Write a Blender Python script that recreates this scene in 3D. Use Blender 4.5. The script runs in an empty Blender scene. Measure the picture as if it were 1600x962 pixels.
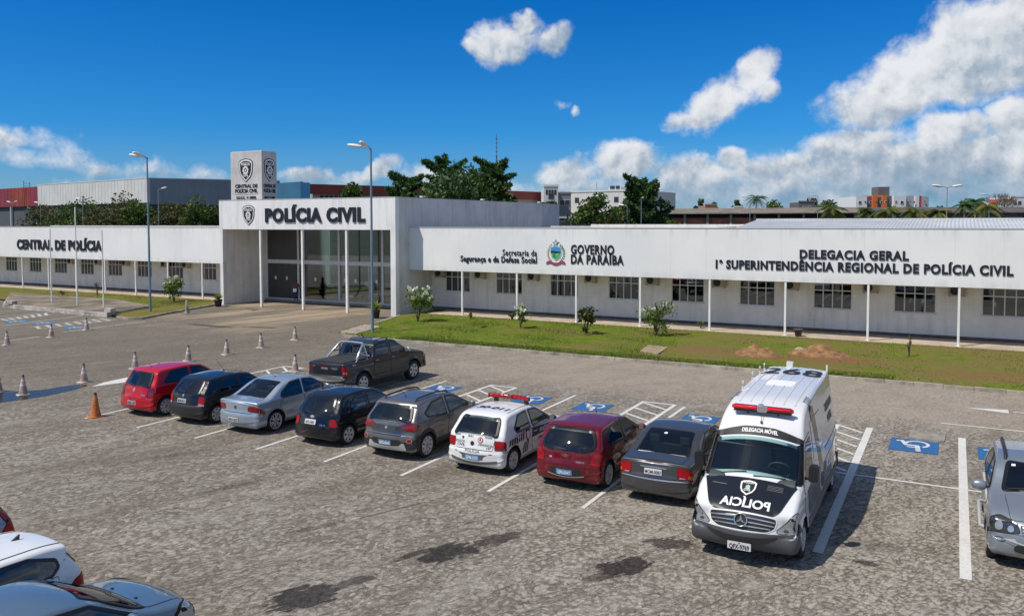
import bpy, bmesh, math, random
import numpy as np
from math import radians as R, sin, cos, pi, sqrt, atan2, hypot
from mathutils import Vector, Matrix, geometry
random.seed(7); rng = np.random.default_rng(7)
S = bpy.context.scene
COL = S.collection

# ------------------------------------------------------------------ camera
F_PX, YAW, PITCH, CYP, CAMH = 1272.8, R(28.565), R(2.698), 408.15, 6.2415
cam = bpy.data.cameras.new('camera'); camo = bpy.data.objects.new('camera', cam); COL.objects.link(camo)
camo.location = (0, 0, CAMH); camo.rotation_euler = (R(90) - PITCH, R(0.07), YAW)
cam.sensor_width = 36; cam.lens = F_PX / 1600 * 36; cam.shift_y = (CYP - 481) / 1600
cam.clip_start = .1; cam.clip_end = 6000
S.camera = camo

# ------------------------------------------------------------------ light (sun travels along +x +y, down)
SUN = Vector((.40, .55, -1)).normalized()
sl = bpy.data.lights.new('sun', 'SUN'); so = bpy.data.objects.new('sun', sl); COL.objects.link(so)
so.rotation_euler = SUN.to_track_quat('-Z', 'Y').to_euler(); so.location = (-30, -40, 60)
sl.energy = 4.3; sl.angle = R(.53); sl.color = (1, .93, .82)
SUN_EL = math.asin(-SUN.z); SUN_AZ = atan2(-SUN.x, -SUN.y)
vs = S.view_settings; vs.view_transform = 'Standard'; vs.look = 'None'; vs.exposure = 0; vs.gamma = 1; vs.use_curve_mapping = False
S.cycles.max_bounces = 6; S.cycles.transparent_max_bounces = 8; S.cycles.use_denoising = True
S.cycles.sample_clamp_indirect = 6

# ------------------------------------------------------------------ node helper
class NT:
    def __init__(s, tree): s.t = tree; s.L = tree.links
    def n(s, typ, props=None, **ins):
        nd = s.t.nodes.new('ShaderNode' + typ)
        for k, v in (props or {}).items(): setattr(nd, k, v)
        for k, v in ins.items(): s.set(nd, k.replace('_', ' '), v)
        return nd
    def set(s, nd, k, v):
        i = nd.inputs[int(k[1:])] if k[0] == 'i' and k[1:].isdigit() else nd.inputs[k]
        if isinstance(v, bpy.types.NodeSocket): s.L.new(v, i)
        elif isinstance(v, (tuple, list)) and len(v) == 3 and i.type == 'RGBA': i.default_value = (*v, 1)
        else: i.default_value = v
    def m(s, op, a, b=0.0, c=0.0, clamp=False):
        nd = s.n('Math', {'operation': op, 'use_clamp': clamp})
        for i, v in enumerate((a, b, c)): s.set(nd, 'i%d' % i, v)
        return nd.outputs[0]
    def vm(s, op, a, b=(0, 0, 0), out=0, scale=None):
        nd = s.n('VectorMath', {'operation': op}); s.set(nd, 'i0', a)
        if scale is None: s.set(nd, 'i1', b)
        else: s.set(nd, 'Scale', scale)
        return nd.outputs[out]
    def mix(s, f, a, b, mode='MIX'):
        nd = s.n('MixRGB', {'blend_type': mode}); s.set(nd, 'i0', f); s.set(nd, 'i1', a); s.set(nd, 'i2', b)
        return nd.outputs[0]
    def noise(s, vec, scale, detail=4, rough=.55, out='Fac', dim='3D'):
        return s.n('TexNoise', {'noise_dimensions': dim}, Vector=vec, Scale=scale, Detail=detail, Roughness=rough).outputs[out]
    def ramp(s, f, lo, hi, a=0.0, b=1.0, smooth=True):
        nd = s.n('MapRange', {'interpolation_type': 'SMOOTHSTEP' if smooth else 'LINEAR'})
        for i, v in zip(('Value', 'From Min', 'From Max', 'To Min', 'To Max'), (f, lo, hi, a, b)): s.set(nd, i, v)
        return nd.outputs[0]
    def xyz(s, v): return s.n('SeparateXYZ', None, Vector=v).outputs
    def comb(s, x, y, z=0.0): return s.n('CombineXYZ', None, X=x, Y=y, Z=z).outputs[0]

def px2dir(px, py): # photo pixel -> (azimuth right of the view axis, elevation)
    a = math.atan((px - 800) / F_PX); return a, math.atan((348.2 - py) / F_PX * cos(a))

# ------------------------------------------------------------------ sky
W = bpy.data.worlds.new('World'); S.world = W; W.use_nodes = True
W.cycles.sampling_method = 'MANUAL'; W.cycles.sample_map_resolution = 256
t = NT(W.node_tree); W.node_tree.nodes.clear()
sky = t.n('TexSky', {'sky_type': 'NISHITA', 'sun_disc': False, 'sun_elevation': SUN_EL, 'sun_rotation': SUN_AZ,
                     'altitude': 20, 'air_density': 1.0, 'dust_density': .3, 'ozone_density': 2.5})
d = t.n('TexCoord').outputs['Generated']
dx, dy, dz = t.xyz(d)
rx = t.m('ADD', t.m('MULTIPLY', dx, cos(YAW)), t.m('MULTIPLY', dy, sin(YAW)))
ry = t.m('SUBTRACT', t.m('MULTIPLY', dy, cos(YAW)), t.m('MULTIPLY', dx, sin(YAW)))
az = t.m('ARCTAN2', rx, ry); el = t.m('ARCSINE', dz)
P0 = t.comb(az, el, 0.0)
wob = t.noise(P0, 14.0, 4, .6, 'Color', '2D')
P1 = t.vm('ADD', P0, t.vm('SCALE', t.vm('SUBTRACT', wob, (.5, .5, .5)), scale=.035))
blobs = [ # px, py, rx, ry, tilt, weight
 (795, 66, 56, 34, 8, 1), (862, 64, 38, 24, 25, .95), (815, 38, 26, 18, 0, .85), (748, 82, 26, 14, 0, .8),
 (1120, 160, 66, 34, 33, 1), (1178, 112, 44, 24, 42, 1), (1082, 192, 42, 18, 4, .9), (1195, 140, 24, 18, 0, .6),
 (874, 158, 26, 7, -4, .42), (901, 171, 11, 9, 0, .66),
 (1395, 128, 110, 44, 27, 1.1), (1505, 70, 120, 46, 30, 1.15), (1580, 40, 70, 60, 20, 1.1), (1370, 168, 90, 30, 6, 1.0), (1500, 128, 110, 34, 10, 1.0), (1590, 100, 70, 34, 0, .9),
 (1330, 232, 80, 34, 16, 1.05), (1590, 195, 40, 44, 20, 1.05), (1480, 205, 60, 26, 0, .9), (1440, 250, 190, 34, 0, 1.0), (1560, 250, 90, 40, 0, 1.0), (1230, 272, 90, 34, 8, 1.0),
 (975, 258, 62, 34, 4, 1.05), (885, 272, 60, 28, 0, .95), (1085, 278, 80, 32, 0, .95), (1140, 244, 24, 20, 0, 1.0), (1180, 262, 44, 22, 0, .9),
 (480, 274, 46, 16, 0, .75), (585, 268, 56, 18, 22, .85), (680, 280, 70, 20, 0, .65), (25, 214, 80, 16, -6, .54), (70, 248, 190, 26, -10, .40), (165, 264, 30, 18, 0, .58), (260, 270, 200, 18, -4, .36), (1300, 300, 620, 34, 0, .74), (1420, 265, 260, 50, 0, .9), (320, 290, 300, 20, 0, .50)]
mask = wsum = vsum = None
for (bx, by, brx, bry, tilt, wt) in blobs:
    a0, e0 = px2dir(bx, by); k = 1 / F_PX; ct, st = cos(R(tilt)), sin(R(tilt))
    q = t.vm('SUBTRACT', P1, (a0, e0, 0))
    u = t.vm('DOT_PRODUCT', q, (ct / (brx * k), st / (brx * k), 0), 1); v = t.vm('DOT_PRODUCT', q, (-st / (bry * k), ct / (bry * k), 0), 1)
    dd = t.m('SQRT', t.m('ADD', t.m('MULTIPLY', u, u), t.m('MULTIPLY', v, v)))
    m1 = t.m('MULTIPLY', t.m('SUBTRACT', 1.25, dd), wt)
    mask = m1 if mask is None else t.m('SMOOTH_MAX', mask, m1, .12)
    w1 = t.m('MAXIMUM', t.m('SUBTRACT', 1.5, dd), 0.0); w1 = t.m('MULTIPLY', w1, w1); vv = t.m('MULTIPLY', w1, t.m('SUBTRACT', v, t.m('MULTIPLY', u, .35)))
    wsum = w1 if wsum is None else t.m('ADD', wsum, w1); vsum = vv if vsum is None else t.m('ADD', vsum, vv)
upper = t.m('DIVIDE', vsum, t.m('ADD', wsum, .02))      # 1 on the sunlit top of a cloud, -1 on its base
front = t.ramp(t.m('ABSOLUTE', az), .60, .74, 1, 0)
far_n = t.m('ADD', t.m('MULTIPLY', t.m('SUBTRACT', t.noise(d, 2.2, 1, .5), .50), 2.4), t.ramp(dz, .0, .5, .55, 0))   # unseen cloud added all round, out of frame, to whiten reflections
mask = t.m('ADD', t.m('MULTIPLY', mask, front), t.m('MULTIPLY', t.m('MULTIPLY', far_n, t.m('SUBTRACT', 1.0, front)), t.ramp(dz, -.05, .02)))
mask = t.m('MAXIMUM', mask, -1.0)
gr = bpy.data.node_groups.new('cloud_puffs', 'ShaderNodeTree')
gr.interface.new_socket('Vector', in_out='INPUT', socket_type='NodeSocketVector'); gr.interface.new_socket('Value', in_out='OUTPUT', socket_type='NodeSocketFloat')
g = NT(gr); gi = gr.nodes.new('NodeGroupInput'); go = gr.nodes.new('NodeGroupOutput')
gw = g.vm('ADD', gi.outputs[0], g.vm('SCALE', g.vm('SUBTRACT', g.noise(gi.outputs[0], 40, 5, .65, 'Color', '2D'), (.5, .5, .5)), scale=.016))
vo = g.n('TexVoronoi', {'feature': 'SMOOTH_F1', 'normalize': True, 'voronoi_dimensions': '2D'}, Vector=gw, Scale=26.0, Detail=3.0, Roughness=.55, Lacunarity=2.2, Smoothness=.35).outputs['Distance']
nn = g.noise(gw, 16, 8, .6, dim='2D')
g.L.new(g.m('ADD', g.m('MULTIPLY', g.m('SUBTRACT', .42, vo), .9), g.m('SUBTRACT', nn, .5)), go.inputs[0])
def puffs(vec):
    nd = t.t.nodes.new('ShaderNodeGroup'); nd.node_tree = gr; t.L.new(vec, nd.inputs[0]); return nd.outputs[0]
f0 = puffs(P0); f1 = puffs(t.vm('ADD', P0, (-.006, .011, 0)))
dens = t.m('ADD', t.m('SUBTRACT', mask, .30), t.m('MULTIPLY', f0, .80))
cover = t.ramp(dens, -.08, .50)
big = t.noise(P0, 9, 4, .55, dim='2D')
lit = t.m('ADD', t.m('MULTIPLY', t.m('SUBTRACT', f0, f1), .8), t.m('MULTIPLY', t.m('SUBTRACT', big, .5), 1.0))
lit = t.m('ADD', lit, t.m('ADD', .69, t.m('MULTIPLY', upper, .30)))
lit = t.m('ADD', lit, t.ramp(dens, .0, .35, .10, -.03))
lit = t.m('ADD', lit, t.ramp(el, .02, .14, -.16, .03), 0, True)
ccol = t.n('ValToRGB', None, Fac=lit); cr = ccol.color_ramp
cr.elements[0].color = (.17, .29, .42, 1); cr.elements[0].position = .1; cr.elements[1].color = (.80, .82, .86, 1); cr.elements[1].position = .95
e_ = cr.elements.new(.48); e_.color = (.40, .48, .58, 1)
e_ = cr.elements.new(.72); e_.color = (.66, .70, .75, 1)
sk = t.vm('SCALE', sky.outputs[0], scale=.115)
grad = t.n('ValToRGB', None, Fac=t.ramp(el, 0.0, 1.2, 0, 1, False)); gc = grad.color_ramp
gc.elements[0].color = (.38, .57, .90, 1); gc.elements[1].color = (.95, .95, .95, 1)
for p_, c_ in ((.09, (.10, .50, .96, 1)), (.23, (.012, .43, .93, 1)), (.30, (.10, .50, .96, 1)), (.42, (.62, .82, 1.0, 1)), (.6, (.92, .94, .95, 1))): e_ = gc.elements.new(p_); e_.color = c_
sk = t.mix(1.0, sk, grad.outputs[0], 'MULTIPLY')
haz = t.mix(t.ramp(el, .0, .07, .55, 0), ccol.outputs[0], (.21, .40, .58))
skc = t.mix(cover, sk, haz)
bg = t.n('Background', None, Color=skc, Strength=1.0)
wo = t.n('OutputWorld'); t.L.new(bg.outputs[0], wo.inputs[0])

# ------------------------------------------------------------------ pixel helpers (where the photo shows a thing -> where it stands)
_c, _s = cos(YAW), sin(YAW)
_r = Vector((_c, _s, 0)); _f = Vector((-_s, _c, 0)); _u = Vector((0, 0, 1))
_f2 = _f * cos(PITCH) - _u * sin(PITCH); _u2 = _u * cos(PITCH) + _f * sin(PITCH)
_ro = R(-.07); _r3 = _r * cos(_ro) + _u2 * sin(_ro); _u3 = _u2 * cos(_ro) - _r * sin(_ro)
def ray(x, y): return _f2 + _r3 * ((x - 800) / F_PX) - _u3 * ((y - CYP) / F_PX)
def G(x, y, z=0.0):
    d = ray(x, y); k = (z - CAMH) / d.z; return Vector((d.x * k, d.y * k, z))
def AT(x, y, D):
    d = ray(x, y); return Vector((d.x * D, d.y * D, CAMH + d.z * D))
def ATY(x, y, Y):
    d = ray(x, y); k = Y / d.y; return Vector((d.x * k, Y, CAMH + d.z * k))

# ------------------------------------------------------------------ object helpers
def thing(name, label, cat, loc=(0, 0, 0), rz=0.0, group=None):
    o = bpy.data.objects.new(name, None); COL.objects.link(o); o.empty_display_size = .2
    o.location = loc; o.rotation_euler = (0, 0, rz); return tag(o, label, cat, group)
def tag(o, label=None, cat=None, group=None, kind=None):
    for k, v in (('label', label), ('category', cat), ('group', group), ('kind', kind)):
        if v: o[k] = v
    return o
def copy_tree(o, parent=None):
    c = o.copy(); COL.objects.link(c); c.parent = parent
    for ch in o.children: copy_tree(ch, c)
    return c

class MB:
    """collects geometry, builds ONE mesh object"""
    def __init__(s): s.v = []; s.f = []; s.mi = []; s.sm = []
    def add(s, vs, fs, mi=0, smooth=False):
        b = len(s.v); s.v += [tuple(p) for p in vs]
        for f in fs: s.f.append(tuple(b + i for i in f)); s.mi.append(mi); s.sm.append(smooth)
        return s
    def box(s, x0, x1, y0, y1, z0, z1, mi=0, M=None):
        v = [(x, y, z) for z in (z0, z1) for y in (y0, y1) for x in (x0, x1)]
        if M is not None: v = [M @ Vector(p) for p in v]
        return s.add(v, [(0, 2, 3, 1), (4, 5, 7, 6), (0, 1, 5, 4), (2, 6, 7, 3), (0, 4, 6, 2), (1, 3, 7, 5)], mi)
    def tube(s, pts, r, n=8, mi=0, caps=True, smooth=True):
        pts = [Vector(p) for p in pts]; rs = r if isinstance(r, (list, tuple)) else [r] * len(pts)
        vs = []; up = None
        for i, p in enumerate(pts):
            dr = (pts[min(i + 1, len(pts) - 1)] - pts[max(i - 1, 0)]).normalized()
            a = dr.orthogonal().normalized() if up is None else (up - dr * up.dot(dr)).normalized()
            up = a; b = dr.cross(a)
            vs += [p + (a * cos(2 * pi * k / n) + b * sin(2 * pi * k / n)) * rs[i] for k in range(n)]
        fs = [(i * n + k, i * n + (k + 1) % n, (i + 1) * n + (k + 1) % n, (i + 1) * n + k) for i in range(len(pts) - 1) for k in range(n)]
        s.add(vs, fs, mi, smooth)
        if caps: s.add(vs[:n], [tuple(range(n))[::-1]], mi); s.add(vs[-n:], [tuple(range(n))], mi)
        return s
    def lathe(s, prof, n=20, mi=0, M=None, smooth=True):   # prof (r, h) about z
        vs = [Vector((r * cos(2 * pi * k / n), r * sin(2 * pi * k / n), h)) for r, h in prof for k in range(n)]
        if M is not None: vs = [M @ p for p in vs]
        return s.add(vs, [(i * n + k, i * n + (k + 1) % n, (i + 1) * n + (k + 1) % n, (i + 1) * n + k) for i in range(len(prof) - 1) for k in range(n)], mi, smooth)
    def prism(s, poly, a, b, mi=0, axis='z', M=None):        # 2D polygon extruded
        f = {'z': lambda p, h: (p[0], p[1], h), 'y': lambda p, h: (p[0], h, p[1]), 'x': lambda p, h: (h, p[0], p[1])}[axis]
        n = len(poly); vs = [Vector(f(p, a)) for p in poly] + [Vector(f(p, b)) for p in poly]
        if M is not None: vs = [M @ p for p in vs]
        tri = geometry.tessellate_polygon([[Vector((p[0], p[1], 0)) for p in poly]])
        return s.add(vs, [tuple(x) for x in tri] + [tuple(i + n for i in x) for x in tri] + [(i, (i + 1) % n, n + (i + 1) % n, n + i) for i in range(n)], mi)
    def build(s, name, mats, parent=None, loc=None, rz=None, bevel=0, fix=True):
        me = bpy.data.meshes.new(name); me.from_pydata(s.v, [], s.f)
        for m_ in (mats if isinstance(mats, (list, tuple)) else [mats]): me.materials.append(m_)
        me.polygons.foreach_set('material_index', s.mi); me.polygons.foreach_set('use_smooth', s.sm)
        if me.validate(verbose=False): pass
        if fix:
            bm = bmesh.new(); bm.from_mesh(me); bmesh.ops.recalc_face_normals(bm, faces=bm.faces); bm.to_mesh(me); bm.free()
        o = bpy.data.objects.new(name, me); COL.objects.link(o)
        if parent: o.parent = parent
        if loc is not None: o.location = loc
        if rz is not None: o.rotation_euler = (0, 0, rz)
        if bevel:
            b = o.modifiers.new('bevel', 'BEVEL'); b.width = bevel; b.segments = 2; b.limit_method = 'ANGLE'; b.angle_limit = R(40)
        return o

# ------------------------------------------------------------------ materials
def mat(name, col, rough=.6, metal=0.0, coat=0.0, var=0.0, vscale=3.0, bump=0.0, bscale=40.0, spec=.5, streak=0.0):
    m = bpy.data.materials.new(name); m.use_nodes = True; T = NT(m.node_tree); b = m.node_tree.nodes['Principled BSDF']
    T.set(b, 'Roughness', rough); T.set(b, 'Metallic', metal); T.set(b, 'Coat Weight', coat); T.set(b, 'Coat Roughness', .04); T.set(b, 'Specular IOR Level', spec)
    c = tuple(col)
    if var or streak or bump:
        pos = T.n('NewGeometry').outputs['Position']; out = T.n('RGB').outputs[0]; out.default_value = (*c, 1)
        if var:
            n = T.noise(pos, vscale, 6, .65); out = T.mix(T.ramp(n, .3, .7), tuple(x * (1 - var) for x in c), tuple(min(1, x * (1 + var * .7)) for x in c))
        if streak:
            n2 = T.noise(T.vm('MULTIPLY', pos, (1, 1, .07)), 2.6, 7, .7); n3 = T.noise(pos, .7, 3)
            out = T.mix(T.m('MULTIPLY', T.ramp(n2, .45, .8), T.m('MULTIPLY', n3, streak * 1.5)), out, tuple(x * .42 for x in (c[0], c[1] * .97, c[2] * .92)))
        T.set(b, 'Base Color', out)
        if bump:
            bn = T.n('Bump', None, Strength=bump, Distance=.02, Height=T.noise(pos, bscale, 5, .6)); T.L.new(bn.outputs[0], b.inputs['Normal'])
    else: T.set(b, 'Base Color', c)
    return m
def paint(name, col, metal=0.0, rough=.35):
    m = bpy.data.materials.new(name); m.use_nodes = True; T = NT(m.node_tree); b = m.node_tree.nodes['Principled BSDF']
    pos = T.n('TexCoord').outputs['Object']
    dirt = T.ramp(T.noise(pos, 3.5, 6, .65), .42, .78)
    low = T.ramp(T.xyz(pos)[2], .15, .65, 1, 0)
    f = T.m('MULTIPLY', T.m('ADD', T.m('MULTIPLY', dirt, .10), T.m('MULTIPLY', low, .22)), .8)
    bf = T.n('NewGeometry').outputs['Backfacing']; T.set(b, 'Base Color', T.mix(bf, T.mix(T.m('MULTIPLY', f, .10 if max(col) < .15 else .35), tuple(col), (.20, .17, .135)), (.03, .03, .03)))
    T.set(b, 'Metallic', T.m('MULTIPLY', metal, T.m('SUBTRACT', 1.0, bf))); T.set(b, 'Roughness', T.m('ADD', T.m('ADD', rough, T.m('MULTIPLY', bf, .4)) if True else rough, T.m('MULTIPLY', dirt, .08))); T.set(b, 'Coat Weight', T.m('SUBTRACT', 1.0, bf)); T.set(b, 'Specular IOR Level', .15)
    T.set(b, 'Coat Roughness', T.m('ADD', .025, T.m('MULTIPLY', f, .3)))
    return m
def glassmat(name, tint, refl=.12):
    m = bpy.data.materials.new(name); m.use_nodes = True; T = NT(m.node_tree); out = m.node_tree.nodes['Material Output']
    tr = T.n('BsdfTransparent', None, Color=tint); gl = T.n('BsdfGlossy', None, Color=(.9, .95, 1), Roughness=.02)
    fr = T.n('Fresnel', None, IOR=1.5).outputs[0]; mx = T.n('MixShader', None, Fac=T.m('ADD', fr, refl * .3, 0, True)); T.L.new(tr.outputs[0], mx.inputs[1]); T.L.new(gl.outputs[0], mx.inputs[2]); T.L.new(mx.outputs[0], out.inputs[0]); return m
M = {}
M['glass'] = mat('car_glass', (.006, .010, .012), .03, spec=.62)
M['frit'] = mat('black_band', (.008, .008, .009), .3)
for nm_, tn_ in (('clearglass', (.52, .62, .60)), ('tint', (.30, .36, .35)), ('film', (.07, .085, .085))): M[nm_] = glassmat(nm_, tn_, .14)
M['cab'] = mat('cab_trim', (.075, .088, .09), .8); M['seatcloth'] = mat('seat_cloth', (.15, .16, .16), .9)
M['rubber'] = mat('tyre_rubber', (.017, .016, .016), .8, var=.3, vscale=8)
M['under'] = mat('underbody', (.012, .012, .012), .9)
M['blackpl'] = mat('black_plastic', (.022, .022, .023), .5)
M['greypl'] = mat('grey_plastic', (.11, .11, .115), .55, var=.15)
M['chrome'] = mat('chrome', (.60, .60, .60), .22, .8)
M['alloy'] = mat('alloy', (.56, .56, .57), .38, .35)
M['redlens'] = mat('red_lens', (.34, .003, .008), .2, spec=.4)
M['darkred'] = mat('dark_red_lens', (.16, .004, .012), .12, coat=1)
M['orange_lens'] = mat('amber_lens', (.55, .12, .01), .15, coat=1)
M['clear'] = mat('clear_lens', (.40, .43, .45), .1, .45, coat=1)
M['headdark'] = mat('headlight_dark', (.03, .035, .04), .1, coat=1)
M['lampdark'] = mat('lamp_dark', (.10, .11, .12), .1, .5, coat=1)
M['plate_white'] = mat('plate_white', (.62, .62, .62), .4)
M['plate_grey'] = mat('plate_grey', (.42, .43, .44), .4)
M['plate_blue'] = mat('plate_blue', (.10, .26, .46), .4)
M['ink'] = mat('black_ink', (.012, .012, .014), .5)
M['whiteink'] = mat('white_ink', (.8, .8, .8), .5)
M['seam'] = mat('seam_dark', (.006, .006, .006), .8)

# ------------------------------------------------------------------ lettering: text -> flat triangles
_cap = []
def text2d(txt, h=1.0, bold=.0, align='LEFT', sx=1.0, shear=0.0, spacing=1.0, line=1.0):
    """2D verts/faces; letters of cap height h, baseline at 0"""
    cu = bpy.data.curves.new('txt', 'FONT'); cu.body = txt; cu.size = 1; cu.offset = bold; cu.align_x = align; cu.space_character = spacing; cu.space_line = line; cu.shear = shear; cu.resolution_u = 3
    ob = bpy.data.objects.new('txt', cu); me = bpy.data.meshes.new_from_object(ob)
    if not _cap:
        c0 = bpy.data.curves.new('cap', 'FONT'); c0.body = 'H'; c0.size = 1; o0 = bpy.data.objects.new('cap', c0); m0 = bpy.data.meshes.new_from_object(o0); _cap.append(max(p.co.y for p in m0.vertices)); bpy.data.objects.remove(o0); bpy.data.curves.remove(c0); bpy.data.meshes.remove(m0)
    k = h / _cap[0]
    v = [(p.co.x * k * sx, p.co.y * k) for p in me.vertices]; f = [tuple(p.vertices) for p in me.polygons]
    bpy.data.objects.remove(ob); bpy.data.curves.remove(cu); bpy.data.meshes.remove(me)
    return v, f
def solid_text(mb, vf, fn, depth, mi=0):
    """give flat letters a thickness; fn(u, v, w) -> point, w 0 (wall side) .. depth"""
    v, f = vf; n = len(v); ec = {}
    for a in f:
        for i in range(len(a)):
            e = (a[i], a[(i + 1) % len(a)])
            k = tuple(sorted(e)); ec.setdefault(k, []).append(e)
    fs = [tuple(i + n for i in a) for a in f]
    for k, l in ec.items():
        if len(l) == 1: a, b = l[0]; fs.append((a, b, b + n, a + n))
    mb.add([fn(x, y, 0) for x, y in v] + [fn(x, y, depth) for x, y in v], fs, mi); return mb
def shade_poly(pts, r, n=5):
    """round the corners of a 2D polygon"""
    out = []; m = len(pts)
    for i in range(m):
        p = Vector(pts[i][:2]); a = Vector(pts[i - 1][:2]); b = Vector(pts[(i + 1) % m][:2])
        rr = pts[i][2] if len(pts[i]) > 2 else r
        la, lb = (a - p).length, (b - p).length; rr = min(rr, la * .48, lb * .48)
        if rr < 1e-4: out.append(tuple(p)); continue
        p0 = p + (a - p).normalized() * rr; p1 = p + (b - p).normalized() * rr
        for k in range(n + 1):
            s_ = k / n; out.append(tuple(p0 * (1 - s_) ** 2 + p * 2 * s_ * (1 - s_) + p1 * s_ ** 2))
    return out
def inflate(poly, d):
    n = len(poly); ar = sum(poly[i][0] * poly[(i + 1) % n][1] - poly[(i + 1) % n][0] * poly[i][1] for i in range(n)); sg = 1 if ar > 0 else -1
    out = []
    for i in range(n):
        a = Vector(poly[i - 1]); b = Vector(poly[(i + 1) % n]); t_ = b - a
        if t_.length < 1e-9: out.append(poly[i]); continue
        t_.normalize(); out.append((poly[i][0] + t_.y * d * sg, poly[i][1] - t_.x * d * sg))
    return out
def fill2d(poly, step):
    """triangulated polygon with interior points"""
    n = len(poly); xs = [p[0] for p in poly]; ys = [p[1] for p in poly]
    pts = []
    for i in range(n):                                   # subdivide long edges
        a = Vector(poly[i]); b = Vector(poly[(i + 1) % n]); k = max(1, int((b - a).length / step))
        pts += [a.lerp(b, j / k) for j in range(k)]
    m = len(pts); inner = []
    def inside(x, y):
        c = False
        for i in range(m):
            a, b = pts[i - 1], pts[i]
            if (a.y > y) != (b.y > y) and x < (b.x - a.x) * (y - a.y) / (b.y - a.y) + a.x: c = not c
        return c
    x = min(xs) + step * .6
    while x < max(xs):
        y = min(ys) + step * .6
        while y < max(ys):
            if inside(x, y) and min((q - Vector((x, y))).length for q in pts) > step * .45: inner.append(Vector((x, y)))
            y += step
        x += step
    r = geometry.delaunay_2d_cdt(pts + inner, [], [list(range(m))], 1, 1e-6)
    return [tuple(p) for p in r[0]], [tuple(q) for q in r[2]], pts
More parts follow.
